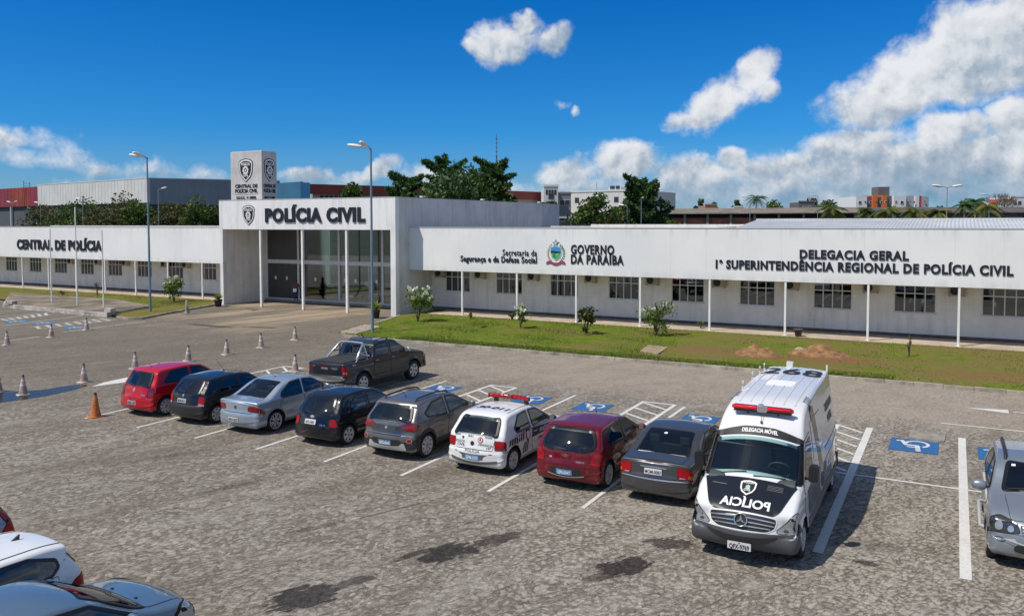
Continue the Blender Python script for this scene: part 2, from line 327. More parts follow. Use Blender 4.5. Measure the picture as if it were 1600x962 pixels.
# ------------------------------------------------------------------ ground
def stain_mask(T, pos, spots, soft=.35, nz=None):
    """soft-edged blotches at given places (x, y, rx, ry, rot, strength)"""
    out = None
    for x, y, a, b_, rot, w in spots:
        q = T.vm('SUBTRACT', pos, (x, y, 0)); u = T.vm('DOT_PRODUCT', q, (cos(rot) / a, sin(rot) / a, 0), 1); v = T.vm('DOT_PRODUCT', q, (-sin(rot) / b_, cos(rot) / b_, 0), 1)
        d_ = T.m('SQRT', T.m('ADD', T.m('MULTIPLY', u, u), T.m('MULTIPLY', v, v)))
        if nz is not None: d_ = T.m('ADD', d_, nz)
        k = T.ramp(d_, 1 - soft, 1 + soft, w, 0); out = k if out is None else T.m('MAXIMUM', out, k)
    return out
def ground_mat():
    m = bpy.data.materials.new('stone_paving'); m.use_nodes = True; T = NT(m.node_tree); b = m.node_tree.nodes['Principled BSDF']
    pos = T.n('NewGeometry').outputs['Position']; x, y, z = T.xyz(pos)
    ca, sa = cos(R(64)), sin(R(64))
    p2 = T.comb(T.m('ADD', T.m('MULTIPLY', x, ca), T.m('MULTIPLY', y, sa)), T.m('SUBTRACT', T.m('MULTIPLY', y, ca), T.m('MULTIPLY', x, sa)), 0.0)
    warp = T.vm('SCALE', T.vm('SUBTRACT', T.noise(p2, .9, 4, .6, 'Color'), (.5, .5, .5)), scale=.55)
    pw = T.vm('ADD', p2, warp); u_, v_, w_ = T.xyz(pw)
    vo = T.n('TexVoronoi', {'feature': 'F1', 'voronoi_dimensions': '2D'}, Vector=T.vm('MULTIPLY', pw, (9.2, 12.0, 0)), Scale=1.0, Randomness=.9)
    cellv, cel2, cel3 = T.xyz(vo.outputs['Color']); bl = vo.outputs['Distance']
    fine = T.noise(pos, 24, 4, .75); rag = T.noise(pos, 9, 5, .75); mid = T.noise(pos, 1.1, 5, .65); big = T.noise(pos, .16, 5, .62); streak = T.noise(T.vm('MULTIPLY', p2, (.22, 1.7, 0)), .8, 6, .7)
    # stone tops stand out of worn, dusty joints; rows show as dark seams here and there
    lump = T.noise(T.vm('MULTIPLY', pw, (13.0, 24.0, 0)), 1.0, 4, .78); patch_ = T.noise(T.vm('MULTIPLY', p2, (.45, 1.1, 0)), 1.0, 6, .7)
    crisp = T.ramp(T.m('ADD', T.m('MULTIPLY', big, .7), T.m('MULTIPLY', T.ramp(x, -14, 2), .22)), .38, .58, .28, .85)       # how clearly single stones show
    top = T.m('ADD', T.m('MULTIPLY', T.m('SUBTRACT', .62, bl), crisp), T.m('ADD', T.m('MULTIPLY', T.m('SUBTRACT', lump, .5), 1.9), T.m('MULTIPLY', T.m('SUBTRACT', cel2, .5), .45)))
    tops = T.ramp(top, -.30, .42)
    row = T.m('ABSOLUTE', T.m('SUBTRACT', T.m('FRACT', T.m('ADD', T.m('MULTIPLY', v_, 7.6), T.m('MULTIPLY', rag, .55))), .5))
    rowp = T.ramp(T.noise(T.vm('MULTIPLY', p2, (.14, 1.4, 0)), 1.6, 5, .7), .48, .64)
    seam = T.m('MULTIPLY', T.ramp(row, .02, .14, 1, 0), T.m('MULTIPLY', T.ramp(rag, .35, .6), T.m('ADD', .18, T.m('MULTIPLY', rowp, .8))))
    stone = T.mix(cellv, (.245, .215, .175), (.37, .335, .285)); stone = T.mix(T.ramp(fine, .32, .72, 0, .6), stone, (.50, .465, .405))
    jcol = T.mix(T.ramp(rag, .3, .7), (.075, .061, .047), (.195, .167, .132))
    col = T.mix(tops, jcol, stone); col = T.mix(seam, col, (.038, .028, .019))
    col = T.mix(T.ramp(patch_, .50, .68, 0, .55), col, T.mix(rag, (.29, .262, .222), (.48, .45, .395)))            # dusty, worn pale
    col = T.mix(T.ramp(patch_, .47, .31, 0, .62), col, T.mix(rag, (.075, .059, .043), (.215, .178, .135)))    # dark, mossy
    col = T.mix(T.ramp(T.noise(T.vm('MULTIPLY', p2, (.10, .55, 0)), .6, 5, .65), .50, .64, 0, .42), col, T.mix(rag, (.07, .055, .04), (.20, .16, .115)))
    joint = tops; fill = patch_
    # the lane along the kerb is worn paler and pinker
    lane = T.m('MULTIPLY', T.ramp(y, 26.5, 29.5), T.ramp(x, -26, -14)); col = T.mix(T.m('MULTIPLY', lane, T.ramp(mid, .25, .7, .35, .8)), col, (.36, .30, .24))
    left = T.m('MULTIPLY', T.ramp(x, -20, -30), T.ramp(y, 14, 22)); col = T.mix(T.m('MULTIPLY', left, .58), col, T.mix(rag, (.06, .046, .034), (.22, .18, .135)))
    # sandy dust washed down from the entrance
    wv2 = T.m('MULTIPLY', T.m('SUBTRACT', T.noise(T.vm('MULTIPLY', pos, (1.2, .30, 1)), .9, 6, .7), .5), 3.0)
    sand = T.m('MULTIPLY', T.ramp(T.noise(T.vm('MULTIPLY', T.vm('SUBTRACT', pos, T.vm('MULTIPLY', T.comb(y, 0.0, 0.0), (.30, 0, 0))), (1.0, .10, 1)), .8, 5, .65), .40, .56, .12, 1), stain_mask(T, pos, [(-38.6, 40.2, 2.3, 5.6, R(-12), 1), (-44.0, 41.2, 1.5, 4.6, R(-6), .95), (-41, 45.2, 8.0, 2.4, 0, 1.0), (-37, 35.2, 2.6, 2.2, 0, .45), (-46, 37.2, 3.0, 1.3, .4, .5), (-41, 33.8, 5, .8, .1, .35)], .40, T.m('MULTIPLY', wv2, .5)))
    col = T.mix(T.m('MULTIPLY', sand, .92), col, T.mix(T.ramp(fine, .3, .7), (.33, .255, .165), (.47, .375, .26)))
    # oil under the empty bays
    nz = T.m('ADD', T.m('MULTIPLY', T.m('SUBTRACT', T.noise(T.vm('MULTIPLY', p2, (1.4, 3.0, 0)), 1.5, 6, .75), .5), 2.4), T.m('MULTIPLY', T.m('SUBTRACT', T.noise(T.vm('MULTIPLY', p2, (3, 9, 0)), 1.0, 3, .7), .5), 1.6))
    col = T.mix(1.0, col, (1.0, 1.0, 1.0), 'MULTIPLY')
    d1 = R(66)
    oil = stain_mask(T, pos, [(-8.35, 12.75, .60, .36, d1, 1), (-7.85, 13.75, .60, .22, d1, .85), (-8.75, 12.6, .7, .10, d1, .8), (-5.15, 13.75, .52, .34, d1, 1), (-5.4, 13.2, .4, .16, d1, .7), (-9.45, 10.1, .60, .44, d1, 1), (-9.1, 10.9, .5, .14, d1, .8), (-4.75, 15.2, .42, .30, .3, .85), (-11.4, 12.6, .6, .12, d1, .5), (-10.6, 14.2, .9, .05, d1, .6), (-15, 13.5, .9, .12, d1, .4), (-18.5, 14.5, 1.0, .15, d1, .35), (-1.3, 16.0, .22, .09, 0, .9), (-36.6, 35.5, 1.3, .22, .2, .8), (-39.8, 34.6, 2.0, .3, 0, .8), (-1.5, 16.9, .8, .3, .3, .35)], .12, nz)
    col = T.mix(T.m('MULTIPLY', oil, T.ramp(rag, .25, .65, .98, .80)), col, (.020, .014, .009))
    T.set(b, 'Base Color', col); T.set(b, 'Roughness', T.m('SUBTRACT', T.ramp(fine, .2, .8, .72, .92), T.m('MULTIPLY', oil, .3))); T.set(b, 'Specular IOR Level', .3)
    hgt_ = T.m('SUBTRACT', T.m('ADD', T.m('MULTIPLY', joint, T.m('SUBTRACT', 1.0, T.m('MULTIPLY', fill, .5))), T.m('MULTIPLY', fine, .35)), T.m('MULTIPLY', seam, .6))
    bn = T.n('Bump', None, Strength=.6, Distance=.04, Height=hgt_); T.L.new(bn.outputs[0], b.inputs['Normal'])
    return m
def sheet(name, poly, z, m, kind='structure', thick=None):
    b = MB()
    if thick: b.prism(poly, z - thick, z)
    else:
        tri = geometry.tessellate_polygon([[Vector((p[0], p[1], 0)) for p in poly]]); b.add([(p[0], p[1], z) for p in poly], [tuple(t_) for t_ in tri])
    o = b.build(name, m); o['kind'] = kind; return o
far_m = mat('far_ground', (.075, .082, .045), .95, var=.5, vscale=.05)
paving = ground_mat()
sheet('paved_lot', [(-110, -25), (60, -25), (60, 70), (-110, 70)], 0, paving)
sheet('far_ground', [(-2500, -800), (2500, -800), (2500, 3000), (-2500, 3000)], -.03, far_m)

# ------------------------------------------------------------------ lawns, kerbs, walkways
def lawn_mat():
    m = bpy.data.materials.new('lawn'); m.use_nodes = True; T = NT(m.node_tree); b = m.node_tree.nodes['Principled BSDF']
    pos = T.n('NewGeometry').outputs['Position']; n1 = T.noise(pos, .35, 6, .65); n2 = T.noise(pos, 2.2, 6, .7); n3 = T.noise(pos, 14, 4, .7); x, y, z = T.xyz(pos)
    g_ = T.mix(T.ramp(n2, .3, .7), (.085, .140, .010), (.175, .215, .018)); g_ = T.mix(T.ramp(n3, .3, .7, 0, .45), g_, (.06, .085, .008))
    dry = T.m('ADD', n1, T.m('ADD', T.ramp(x, -19, -10, 0, .12), T.ramp(x, -40, -48, 0, .10))); g_ = T.mix(T.ramp(dry, .50, .64, 0, .85), g_, T.mix(n2, (.19, .135, .05), (.15, .135, .04)))
    soil = stain_mask(T, pos, [(-10.6, 38.2, 1.6, .8, .2, .8), (-7.4, 37.8, 1.7, .9, 0, 1), (-4.9, 38.4, 2.0, 1.0, .1, 1), (-12.8, 36.6, 1.2, .5, 0, .6), (1.4, 37.2, 2.4, .9, .1, .7), (-57, 38.6, 8, 1.0, 0, .45)], .5, T.m('MULTIPLY', T.m('SUBTRACT', n2, .5), 1.6))
    g_ = T.mix(soil, g_, T.mix(n3, (.16, .088, .036), (.24, .135, .062)))
    T.set(b, 'Base Color', g_); T.set(b, 'Roughness', .95); T.set(b, 'Specular IOR Level', .15)
    bn = T.n('Bump', None, Strength=.8, Distance=.06, Height=T.m('ADD', n2, T.m('MULTIPLY', n3, .6))); T.L.new(bn.outputs[0], b.inputs['Normal']); return m
LAWN = lawn_mat()
concrete = mat('concrete', (.30, .28, .25), .9, var=.35, vscale=1.2, bump=.4, bscale=14); kerbm = mat('kerb_stone', (.34, .31, .255), .9, var=.45, vscale=1.4, bump=.5, bscale=9)
walkm = mat('walkway', (.46, .38, .30), .9, var=.22, vscale=.8, bump=.2); wallw = mat('whitewash_stained', (.42, .40, .37), .9, var=.5, vscale=1.8, streak=.9, bump=.3)
def arc(cx, cy, r, a0, a1, n=8): return [(cx + r * cos(R(a0 + (a1 - a0) * k / n)), cy + r * sin(R(a0 + (a1 - a0) * k / n))) for k in range(n + 1)]
KY = 34.5
edge_r = [(60, KY), (-28.7, KY)] + arc(-28.7, KY + 1.55, 1.55, 270, 172, 7) + [(-32.35, 43.4), (-32.65, 44.1), (-32.65, 45.55)]
lawn_r = edge_r + [(60, 45.55)]
def bumpy(name, poly, z, amp, step=.7):
    v, f, ring = fill2d(poly, step); b = MB(); r_ = random.Random(5)
    def h(x, y):
        dm = min((Vector((x, y)) - q).length for q in ring) if len(ring) < 400 else 1
        return z + amp * min(1, dm) * (.6 + .4 * sin(x * .8 + y * 1.1) * cos(y * .9 - x * .35))
    b.add([(x, y, h(x, y)) for x, y in v], f, 0, True); o = b.build(name, LAWN); o['kind'] = 'structure'; return o
bumpy('lawn', [(20, KY + .16)] + [(p[0] + (.0 if p[1] < KY + .1 else .15), p[1] + (.16 if p[1] < KY + .1 else .06)) for p in edge_r[1:]] + [(20, 45.5)], .10, .10, 1.0)
def kerb(name, path, w=.16, h=.13, seg=1.0):
    b = MB(); r_ = random.Random(3); pts = [Vector(p) for p in path]
    for a, c_ in zip(pts, pts[1:]):
        n = max(1, int((c_ - a).length / seg)); d_ = (c_ - a).normalized(); nn = Vector((-d_.y, d_.x))
        for k in range(n):
            p, q = a.lerp(c_, k / n) + d_ * .008, a.lerp(c_, (k + 1) / n) - d_ * .008; dz = r_.uniform(-.015, .012); o_ = r_.uniform(-.012, .012)
            b.prism([tuple(p + nn * o_), tuple(q + nn * o_), tuple(q - nn * (w - o_)), tuple(p - nn * (w - o_))], -.05, h + dz)
    o = b.build(name, kerbm, bevel=.015); o['kind'] = 'structure'; return o
kerb('kerb', [(20, KY)] + edge_r[1:-1])
sheet('walkway', [(-31.3, 45.45), (20, 45.45), (20, 48.35), (-31.3, 48.35)], .13, walkm, thick=.2)
# left lawn
tl = [(-51.9, 45.5), (-49.9, 45.4), (-49.6, 43.6)]
ledge = [tuple(G(*q)[:2]) for q in [(334, 478), (300, 484), (262, 491), (238, 496)]] + [tuple(G(*q)[:2]) for q in [(222, 499), (200, 499.5), (182, 497)]]
lawn_l = [(-49.75, 45.5)] + [(p[0] - .1, p[1] + .1) for p in ledge] + [(-53.0, 36.0), (-66.2, 37.9), (-72.0, 38.5), (-105, 38.5), (-105, 45.5)]
bumpy('lawn', lawn_l, .10, .08, 1.2)
kerb('kerb', [(-49.7, 44.6)] + ledge)
kerb('kerb', [(-69.6, 38.3), (-105, 38.3)])
sheet('walkway', [(-105, 45.45), (-49.55, 45.45), (-49.55, 48.35), (-105, 48.35)], .13, walkm, thick=.2)
# flagpole plinth
pl_ = [tuple(G(*q)[:2]) for q in [(4.5, 480.7), (167, 496)]]
plinth = [pl_[0], pl_[1], tuple(G(236, 477, .3)[:2]), (-57.5, 40.9), (-71.5, 40.9)]
b = MB(); b.prism(plinth, -.02, .31); o = b.build('flagpole_plinth', [wallw], bevel=.03); tag(o, 'low stained concrete plinth under the three flagpoles', 'plinth')
sheet('plinth_top', inflate(plinth, -.12), .316, mat('plinth_dirt', (.20, .165, .12), .95, var=.5, vscale=.5, bump=.4))
sheet('concrete_slab', [tuple(G(*q)[:2]) for q in [(533, 522), (556, 526), (596, 514), (570, 511)]], .17, mat('slab', (.34, .29, .23), .9, var=.3), thick=.2)
sheet('concrete_slab', [tuple(G(*q)[:2]) for q in [(1000, 554), (1028, 559), (1044, 548), (1012, 545)]], .2, mat('slab_b', (.31, .24, .16), .9, var=.4), thick=.15)
sheet('drain_cover', [(-1.08, 26.02), (-.16, 26.0), (-.12, 26.95), (-1.06, 26.98)], .03, mat('drain_concrete', (.27, .245, .21), .9, var=.25, bump=.3), thick=.05)
# puddle by the kerb of the left lane
wet = bpy.data.materials.new('puddle_water'); wet.use_nodes = True; T = NT(wet.node_tree); b_ = wet.node_tree.nodes['Principled BSDF']; T.set(b_, 'Base Color', (.035, .032, .028)); T.set(b_, 'Roughness', .22); T.set(b_, 'Specular IOR Level', .16)
pp = [tuple(G(*q)[:2]) for q in [(-60, 640), (0, 629), (40, 624), (80, 617), (112, 610), (140, 602), (128, 600), (100, 603), (66, 609), (30, 611), (0, 613), (-60, 622)]]
sheet('puddle', shade_poly(pp, .3), .006, wet)

# ------------------------------------------------------------------ painted markings
def road_paint(name, col, wear=.5, sc=9.0):
    m = bpy.data.materials.new(name); m.use_nodes = True; T = NT(m.node_tree); b = m.node_tree.nodes['Principled BSDF']; out = m.node_tree.nodes['Material Output']
    pos = T.n('NewGeometry').outputs['Position']; n = T.m('ADD', T.m('MULTIPLY', T.noise(pos, sc, 6, .75), .7), T.m('MULTIPLY', T.noise(pos, 1.3, 3), .3)); T.set(b, 'Base Color', T.mix(T.ramp(n, .3, .7), tuple(c * .72 for c in col), col)); T.set(b, 'Roughness', .7)
    tr = T.n('BsdfTransparent'); mx = T.n('MixShader', None, Fac=T.ramp(n, wear - .06, wear + .05)); T.L.new(b.outputs[0], mx.inputs[1]); T.L.new(tr.outputs[0], mx.inputs[2]); T.L.new(mx.outputs[0], out.inputs[0]); return m
WHITE = road_paint('road_paint_white', (.70, .69, .66), .66); WHITE_OLD = road_paint('road_paint_old', (.60, .58, .54), .58); BLUE = road_paint('road_paint_blue', (.025, .13, .33), .68); BLUE_OLD = road_paint('road_paint_blue_old', (.06, .20, .38), .60)
_ln = [0]
def line(b, x0, y0, x1, y1, w=.10, z=.004):
    _ln[0] += 1; z = z + .0007 * (_ln[0] % 12)
    a, c_ = Vector((x0, y0)), Vector((x1, y1)); d_ = (c_ - a).normalized(); n = Vector((-d_.y, d_.x)) * (w / 2)
    b.add([(*(a + n), z), (*(c_ + n), z), (*(c_ - n), z), (*(a - n), z)], [(0, 1, 2, 3)])
b = MB()
for x in (-24.41, -21.89, -19.32, -16.87, -14.40, -11.93, -9.43, -7.05, -4.62): line(b, x, 16.15, x, 21.5, .10)
for x in (-19.4, -17.55, -11.98, -7.95): line(b, x, 21.6, x, 26.85, .10)
for x in (-2.17, .285, 2.75, 5.2): line(b, x, 16.08, x, 26.75, .19)
line(b, -24.4, 21.545, 5.2, 21.545, .10); line(b, -.28, 28.42, 8, 28.42, .10); line(b, 1.8, 31.2, 8, 31.2, .10)
def hatch(b, x0, x1, y0, y1, n, both=True):
    line(b, x0, y0, x0, y1, .13)
    if both: line(b, x1, y0, x1, y1, .13); line(b, x0 - .05, y1, x1 + .05, y1, .13)
    for k in range(n):
        ya = y0 + (y1 - y0) * (k + .2) / n; line(b, x0 + .07, ya + .55, x1 - .07, ya - .10, .11)
hatch(b, -15.58, -14.50, 21.7, 26.92, 6); hatch(b, -9.45, -8.32, 21.7, 26.95, 6); hatch(b, -3.08, -2.22, 21.7, 26.75, 6, False); hatch(b, -25.6, -24.6, 22.5, 26.3, 4)
o = b.build('parking_lines', WHITE); o['kind'] = 'structure'
b = MB(); b.add([(.42, 31.22, .005), (1.66, 30.95, .005), (1.66, 31.52, .005)], [(0, 1, 2)]); b.add([tuple(G(*q).xy) + (.005,) for q in [(143, 604), (163, 597), (201, 589), (196, 597)]], [(0, 1, 2, 3)]); o = b.build('painted_arrows', WHITE); o['kind'] = 'structure'
b = MB()
for a in [((-30, 538), (62, 526)), ((4, 509), (130, 493)), ((98, 519), (228, 502)), ((-20, 496), (60, 489)), ((-20, 488), (50, 484)), ((200, 507), (330, 494))][:5]:
    p, q = G(*a[0]), G(*a[1]); line(b, p.x, p.y, q.x, q.y, .13)
for (A, B_, n) in [(((-10, 500), (72, 489)), ((10, 501), (79, 492)), 7), (((42, 512), (158, 497.5)), ((57, 514), (183, 499.5)), 8)]:
    p0, p1, q0, q1 = G(*A[0]), G(*A[1]), G(*B_[0]), G(*B_[1]); line(b, p0.x, p0.y, p1.x, p1.y, .12); line(b, q0.x, q0.y, q1.x, q1.y, .12)
    for k in range(n):
        p = p0.lerp(p1, (k + .9) / n); q = q0.lerp(q1, (k + .3) / n); line(b, p.x, p.y, q.x, q.y, .2)
o = b.build('parking_lines', WHITE_OLD); o['kind'] = 'structure'
def isa(cx, cy, w, rot, mb_bg, mb_fg, h=None):
    """wheelchair symbol on a blue square; painted to be read from the far lane"""
    h = h or w; c_, s_ = cos(rot), sin(rot); f = lambda u, v, z: (cx + (u * c_ - v * s_) * w, cy + (u * s_ + v * c_) * h, z)
    mb_bg.add([f(-.5, -.5, .013), f(.5, -.5, .013), f(.5, .5, .013), f(-.5, .5, .013)], [(0, 1, 2, 3)])
    zc = [.017]
    def ln(a, c2, wd=.085):
        zc[0] += .0009
        a, c2 = Vector(a), Vector(c2); d_ = (c2 - a).normalized(); n = Vector((-d_.y, d_.x)) * wd / 2; a = a - d_ * wd * .3; c2 = c2 + d_ * wd * .3
        mb_fg.add([f(*(a + n), zc[0]), f(*(c2 + n), zc[0]), f(*(c2 - n), zc[0]), f(*(a - n), zc[0])], [(0, 1, 2, 3)])
    A = [(-.06 + .23 * cos(R(a)), -.14 + .23 * sin(R(a))) for a in range(120, 375, 15)]
    for i in range(len(A) - 1):
        a, c2 = Vector(A[i]), Vector(A[i + 1]); o_ = Vector((-.06, -.14)); n0, n1 = (a - o_).normalized() * .035, (c2 - o_).normalized() * .035
        mb_fg.add([f(*(a + n0), .0165), f(*(c2 + n1), .0165), f(*(c2 - n1), .0165), f(*(a - n0), .0165)], [(0, 1, 2, 3)])
    mb_fg.add([f(-.10 + .062 * cos(k * pi / 7), .36 + .062 * sin(k * pi / 7), .0155) for k in range(14)], [tuple(range(14))])
    ln((-.09, .26), (-.07, .02), .10); ln((-.07, .0), (.17, .0)); ln((.17, .0), (.26, -.30)); ln((.26, -.31), (.36, -.27), .07); ln((-.09, .17), (.12, .15), .065)
for (x, y, w, h, rot, mb) in [(-16.87, 25.5, 1.12, 1.15, R(180), BLUE), (-13.06, 25.4, 1.12, 1.2, R(180), BLUE), (-10.68, 25.32, 1.12, 1.2, R(180), BLUE), (-7.03, 25.3, 1.10, 1.2, R(180), BLUE), (-.90, 25.15, 1.22, 1.4, R(180), BLUE), (1.25, 25.2, 1.2, 1.35, R(180), BLUE), (-21.2, 25.4, 1.1, 1.15, R(180), BLUE)]:
    bg_, fg_ = MB(), MB(); isa(x, y, w, rot, bg_, fg_, h); o = bg_.build('accessible_bay_sign', mb); o['kind'] = 'structure'; o2 = fg_.build('wheelchair_symbol', WHITE, o)
for q in [(26, 502.5), (68, 504.5), (119, 512)]:
    p = G(*q); bg_, fg_ = MB(), MB(); isa(p.x, p.y, 1.15, R(60), bg_, fg_, 1.3); o = bg_.build('accessible_bay_sign', BLUE_OLD); o['kind'] = 'structure'; fg_.build('wheelchair_symbol', WHITE_OLD, o)

# ------------------------------------------------------------------ earth heaps
def heap(label, x, y, rx, ry, h, seed):
    r_ = random.Random(seed); n = 26; vs = []; fs = []
    import mathutils
    for i in range(n):
        for j in range(n):
            u, v = i / (n - 1) * 2 - 1, j / (n - 1) * 2 - 1; d_ = hypot(u, v); hh = h * max(0, 1 - d_) ** .8 * (1 + .5 * mathutils.noise.noise(Vector((u * 3, v * 3, seed)))) + .16 * max(0, 1 - d_) * mathutils.noise.noise(Vector((u * 7, v * 7, seed))); vs.append((u * rx, v * ry, hh - .02))
    for i in range(n - 1):
        for j in range(n - 1): fs.append((i * n + j, (i + 1) * n + j, (i + 1) * n + j + 1, i * n + j + 1))
    b = MB(); b.add(vs, fs, 0, True); o = b.build('earth_heap', mat('loose_earth', (.25, .135, .06), .95, var=.5, vscale=4, bump=1.0, bscale=9)); o.location = (x, y, .16); tag(o, label, 'earth heap', 'heaps of dug earth on the lawn')
p = G(1180, 561); heap('sandy earth heap on the lawn behind the white van, the left one', p.x, p.y + .4, 1.05, .85, .46, 1)
p = G(1277, 562); heap('broader reddish earth heap on the lawn to the right of the other', p.x, p.y + .6, 1.4, 1.0, .50, 5)
b = MB(); rr = random.Random(2); p = G(1249, 556)
b.lathe([(.02, -.03), (.16, -.03), (.24, .05), (.2, .16), (.09, .21), (.0, .22)], 8); o = b.build('stone', mat('pale_rock', (.42, .33, .27), .9, var=.3), loc=(p.x, p.y, .2)); tag(o, 'small pale rock beside the right earth heap', 'stone')

# grass blades standing on the lawns
def blades(name, regions, n, h0, h1, cols):
    vs = np.zeros((n * 3, 3), np.float32); k = 0; P_ = []
    while len(P_) < n:
        x0, x1, y0, y1 = regions[rng.integers(len(regions))]; P_.append((rng.uniform(x0, x1), rng.uniform(y0, y1)))
    P_ = np.array(P_); a = rng.uniform(0, 2 * pi, n); hh = rng.uniform(h0, h1, n); w = rng.uniform(.010, .026, n)
    z = .13; dx_, dy_ = np.cos(a), np.sin(a)
    vs[0::3] = np.stack([P_[:, 0] - dx_ * w, P_[:, 1] - dy_ * w, np.full(n, z)], 1); vs[1::3] = np.stack([P_[:, 0] + dx_ * w, P_[:, 1] + dy_ * w, np.full(n, z)], 1)
    vs[2::3] = np.stack([P_[:, 0] + rng.normal(0, .05, n), P_[:, 1] + rng.normal(0, .05, n), z + hh], 1)
    me = bpy.data.meshes.new(name); me.from_pydata(vs, [], np.arange(n * 3).reshape(n, 3)); [me.materials.append(q) for q in cols]; me.polygons.foreach_set('material_index', rng.integers(0, len(cols), n))
    o = bpy.data.objects.new(name, me); COL.objects.link(o); tag(o, 'tufts of grass standing on the lawn', 'grass', None, 'stuff'); return o
gc_ = [mat('grass_a', (.110, .170, .012), .9), mat('grass_b', (.19, .205, .030), .9), mat('grass_c', (.065, .10, .010), .9)]
blades('grass', [(-31, 4.5, 34.75, 45.3), (-29.5, -12, 34.75, 45.3), (-26, -2, 34.72, 35.6)], 52000, .03, .095, gc_)
blades('grass', [(-100, -70, 37.5, 45.3), (-70, -50.4, 41.2, 45.3), (-55.0, -50.5, 37.5, 45.3)], 16000, .03, .09, gc_[:2] + [mat('grass_dry', (.20, .165, .06), .9)])
# ------------------------------------------------------------------ the police station: entrance hall with two wings
def facade_mat():
    m = bpy.data.materials.new('white_cladding'); m.use_nodes = True; T = NT(m.node_tree); b = m.node_tree.nodes['Principled BSDF']
    pos = T.n('NewGeometry').outputs['Position']; x, y, z = T.xyz(pos)
    n1 = T.noise(T.vm('MULTIPLY', pos, (1, 1, .12)), 1.2, 7, .7); n2 = T.noise(pos, .25, 4, .6)
    seam = T.ramp(T.m('ABSOLUTE', T.m('SUBTRACT', T.m('FRACT', T.m('DIVIDE', x, 2.06)), .5)), .492, .497)
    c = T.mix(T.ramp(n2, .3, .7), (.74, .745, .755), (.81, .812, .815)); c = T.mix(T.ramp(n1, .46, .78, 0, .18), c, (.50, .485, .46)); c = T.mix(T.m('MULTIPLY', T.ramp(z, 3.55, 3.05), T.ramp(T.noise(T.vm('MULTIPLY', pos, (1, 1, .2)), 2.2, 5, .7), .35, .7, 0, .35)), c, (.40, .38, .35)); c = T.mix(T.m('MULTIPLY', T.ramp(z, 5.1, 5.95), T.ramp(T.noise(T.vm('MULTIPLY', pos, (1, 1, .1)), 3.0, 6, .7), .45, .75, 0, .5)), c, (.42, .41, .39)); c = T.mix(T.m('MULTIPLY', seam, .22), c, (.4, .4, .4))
    T.set(b, 'Base Color', c); T.set(b, 'Roughness', .6); return m
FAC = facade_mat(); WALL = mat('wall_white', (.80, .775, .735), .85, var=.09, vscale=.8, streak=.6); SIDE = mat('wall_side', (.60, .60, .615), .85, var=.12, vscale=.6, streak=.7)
FRAME = mat('white_frame', (.70, .70, .69), .5, var=.08); POST = mat('post_white', (.78, .78, .77), .45, var=.08, vscale=2)
PANE = mat('window_pane', (.014, .017, .019), .05, var=.8, vscale=.9, spec=.6); SOFFIT = mat('soffit', (.62, .61, .58), .8); FOOT_SHADE = mat('foot_shade_dark', (.13, .11, .10), .9, var=.3)
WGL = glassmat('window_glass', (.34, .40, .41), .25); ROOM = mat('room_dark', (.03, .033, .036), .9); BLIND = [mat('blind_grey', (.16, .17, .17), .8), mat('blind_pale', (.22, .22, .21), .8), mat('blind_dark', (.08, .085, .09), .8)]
ROOF = mat('roof_deck', (.26, .25, .24), .9, var=.3)
st = thing('police_station', 'long white police station with a tall glazed entrance hall and two low wings', 'police station', (-41.1, 46, 0))
off = Vector((41.1, -46, 0))
def sb(name, m, fn, bevel=0, parent=None):
    b = MB(); fn(b); b.v = [tuple(Vector(p) + off) for p in b.v]; return b.build(name, m, parent or st, bevel=bevel)
FY, WY = 45.60, 48.35
PX = [-28.62 + 4.12 * i for i in range(12)]          # posts of the right wing
PXL = [-53.33 - 4.09 * i for i in range(13)]
XR0, XR1, XL0, XL1 = -32.83, 18.0, -106.0, -49.45
def wall_with_windows(name, x0, x1, wins, z1, m, z0=.1):
    def fn(b):
        xs = [x0] + [v for w in wins for v in w] + [x1]
        b.box(x0, x1, WY, WY + .25, z0, 1.43); b.box(x0, x1, WY, WY + .25, 2.88, z1)
        for i in range(0, len(xs), 2): b.box(xs[i], xs[i + 1], WY, WY + .25, 1.43, 2.88)
    sb(name, m, fn)
def window(x0, x1, n=4, open_=None):
    w = sb('window', FRAME, lambda b: [b.box(x0 - .03, x1 + .03, WY - .06, WY - .003, 1.37, 1.43)])      # sill
    def fr(b):
        t_ = .055
        for i in range(n + 1): xx = x0 + (x1 - x0 - t_) * i / n; b.box(xx, xx + t_, WY + .03, WY + .09, 1.43, 2.88)
        for i in range(n):
            xa, xb = x0 + (x1 - x0 - t_) * i / n + t_, x0 + (x1 - x0 - t_) * (i + 1) / n
            for z in (1.43, 2.42, 2.825): b.box(xa, xb, WY + .032, WY + .088, z, z + .055)
    sb('frame', FRAME, fr, 0, w); sb('pane', WGL, lambda b: b.box(x0 + .03, x1 - .03, WY + .06, WY + .072, 1.45, 2.86), 0, w)
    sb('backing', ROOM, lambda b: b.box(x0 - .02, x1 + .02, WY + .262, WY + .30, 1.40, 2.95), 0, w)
    rw_ = random.Random(int(x0 * 100)); u = rw_.random(); cm = BLIND[rw_.randrange(3)]
    if u < .5:
        def bl(b):
            if u < .3: b.box(x0 + .04, x1 - .04, WY + .15, WY + .16, rw_.uniform(1.6, 2.3), 2.86)
            else:
                for k in range(rw_.randrange(1, 4)): q = x0 + .05 + (x1 - x0 - .6) * rw_.random(); b.box(q, q + rw_.uniform(.25, .55), WY + .15 + .012 * k, WY + .16 + .012 * k, 1.5, 2.86)
        sb('blind', cm, bl, 0, w)
wr_ = [(x - 3.08, x - 1.05) for x in PX if x - 1.05 < XR1]; wl_ = [(x - 3.37, x - 1.42) for x in PXL if x - 3.4 > XL0 + 1]
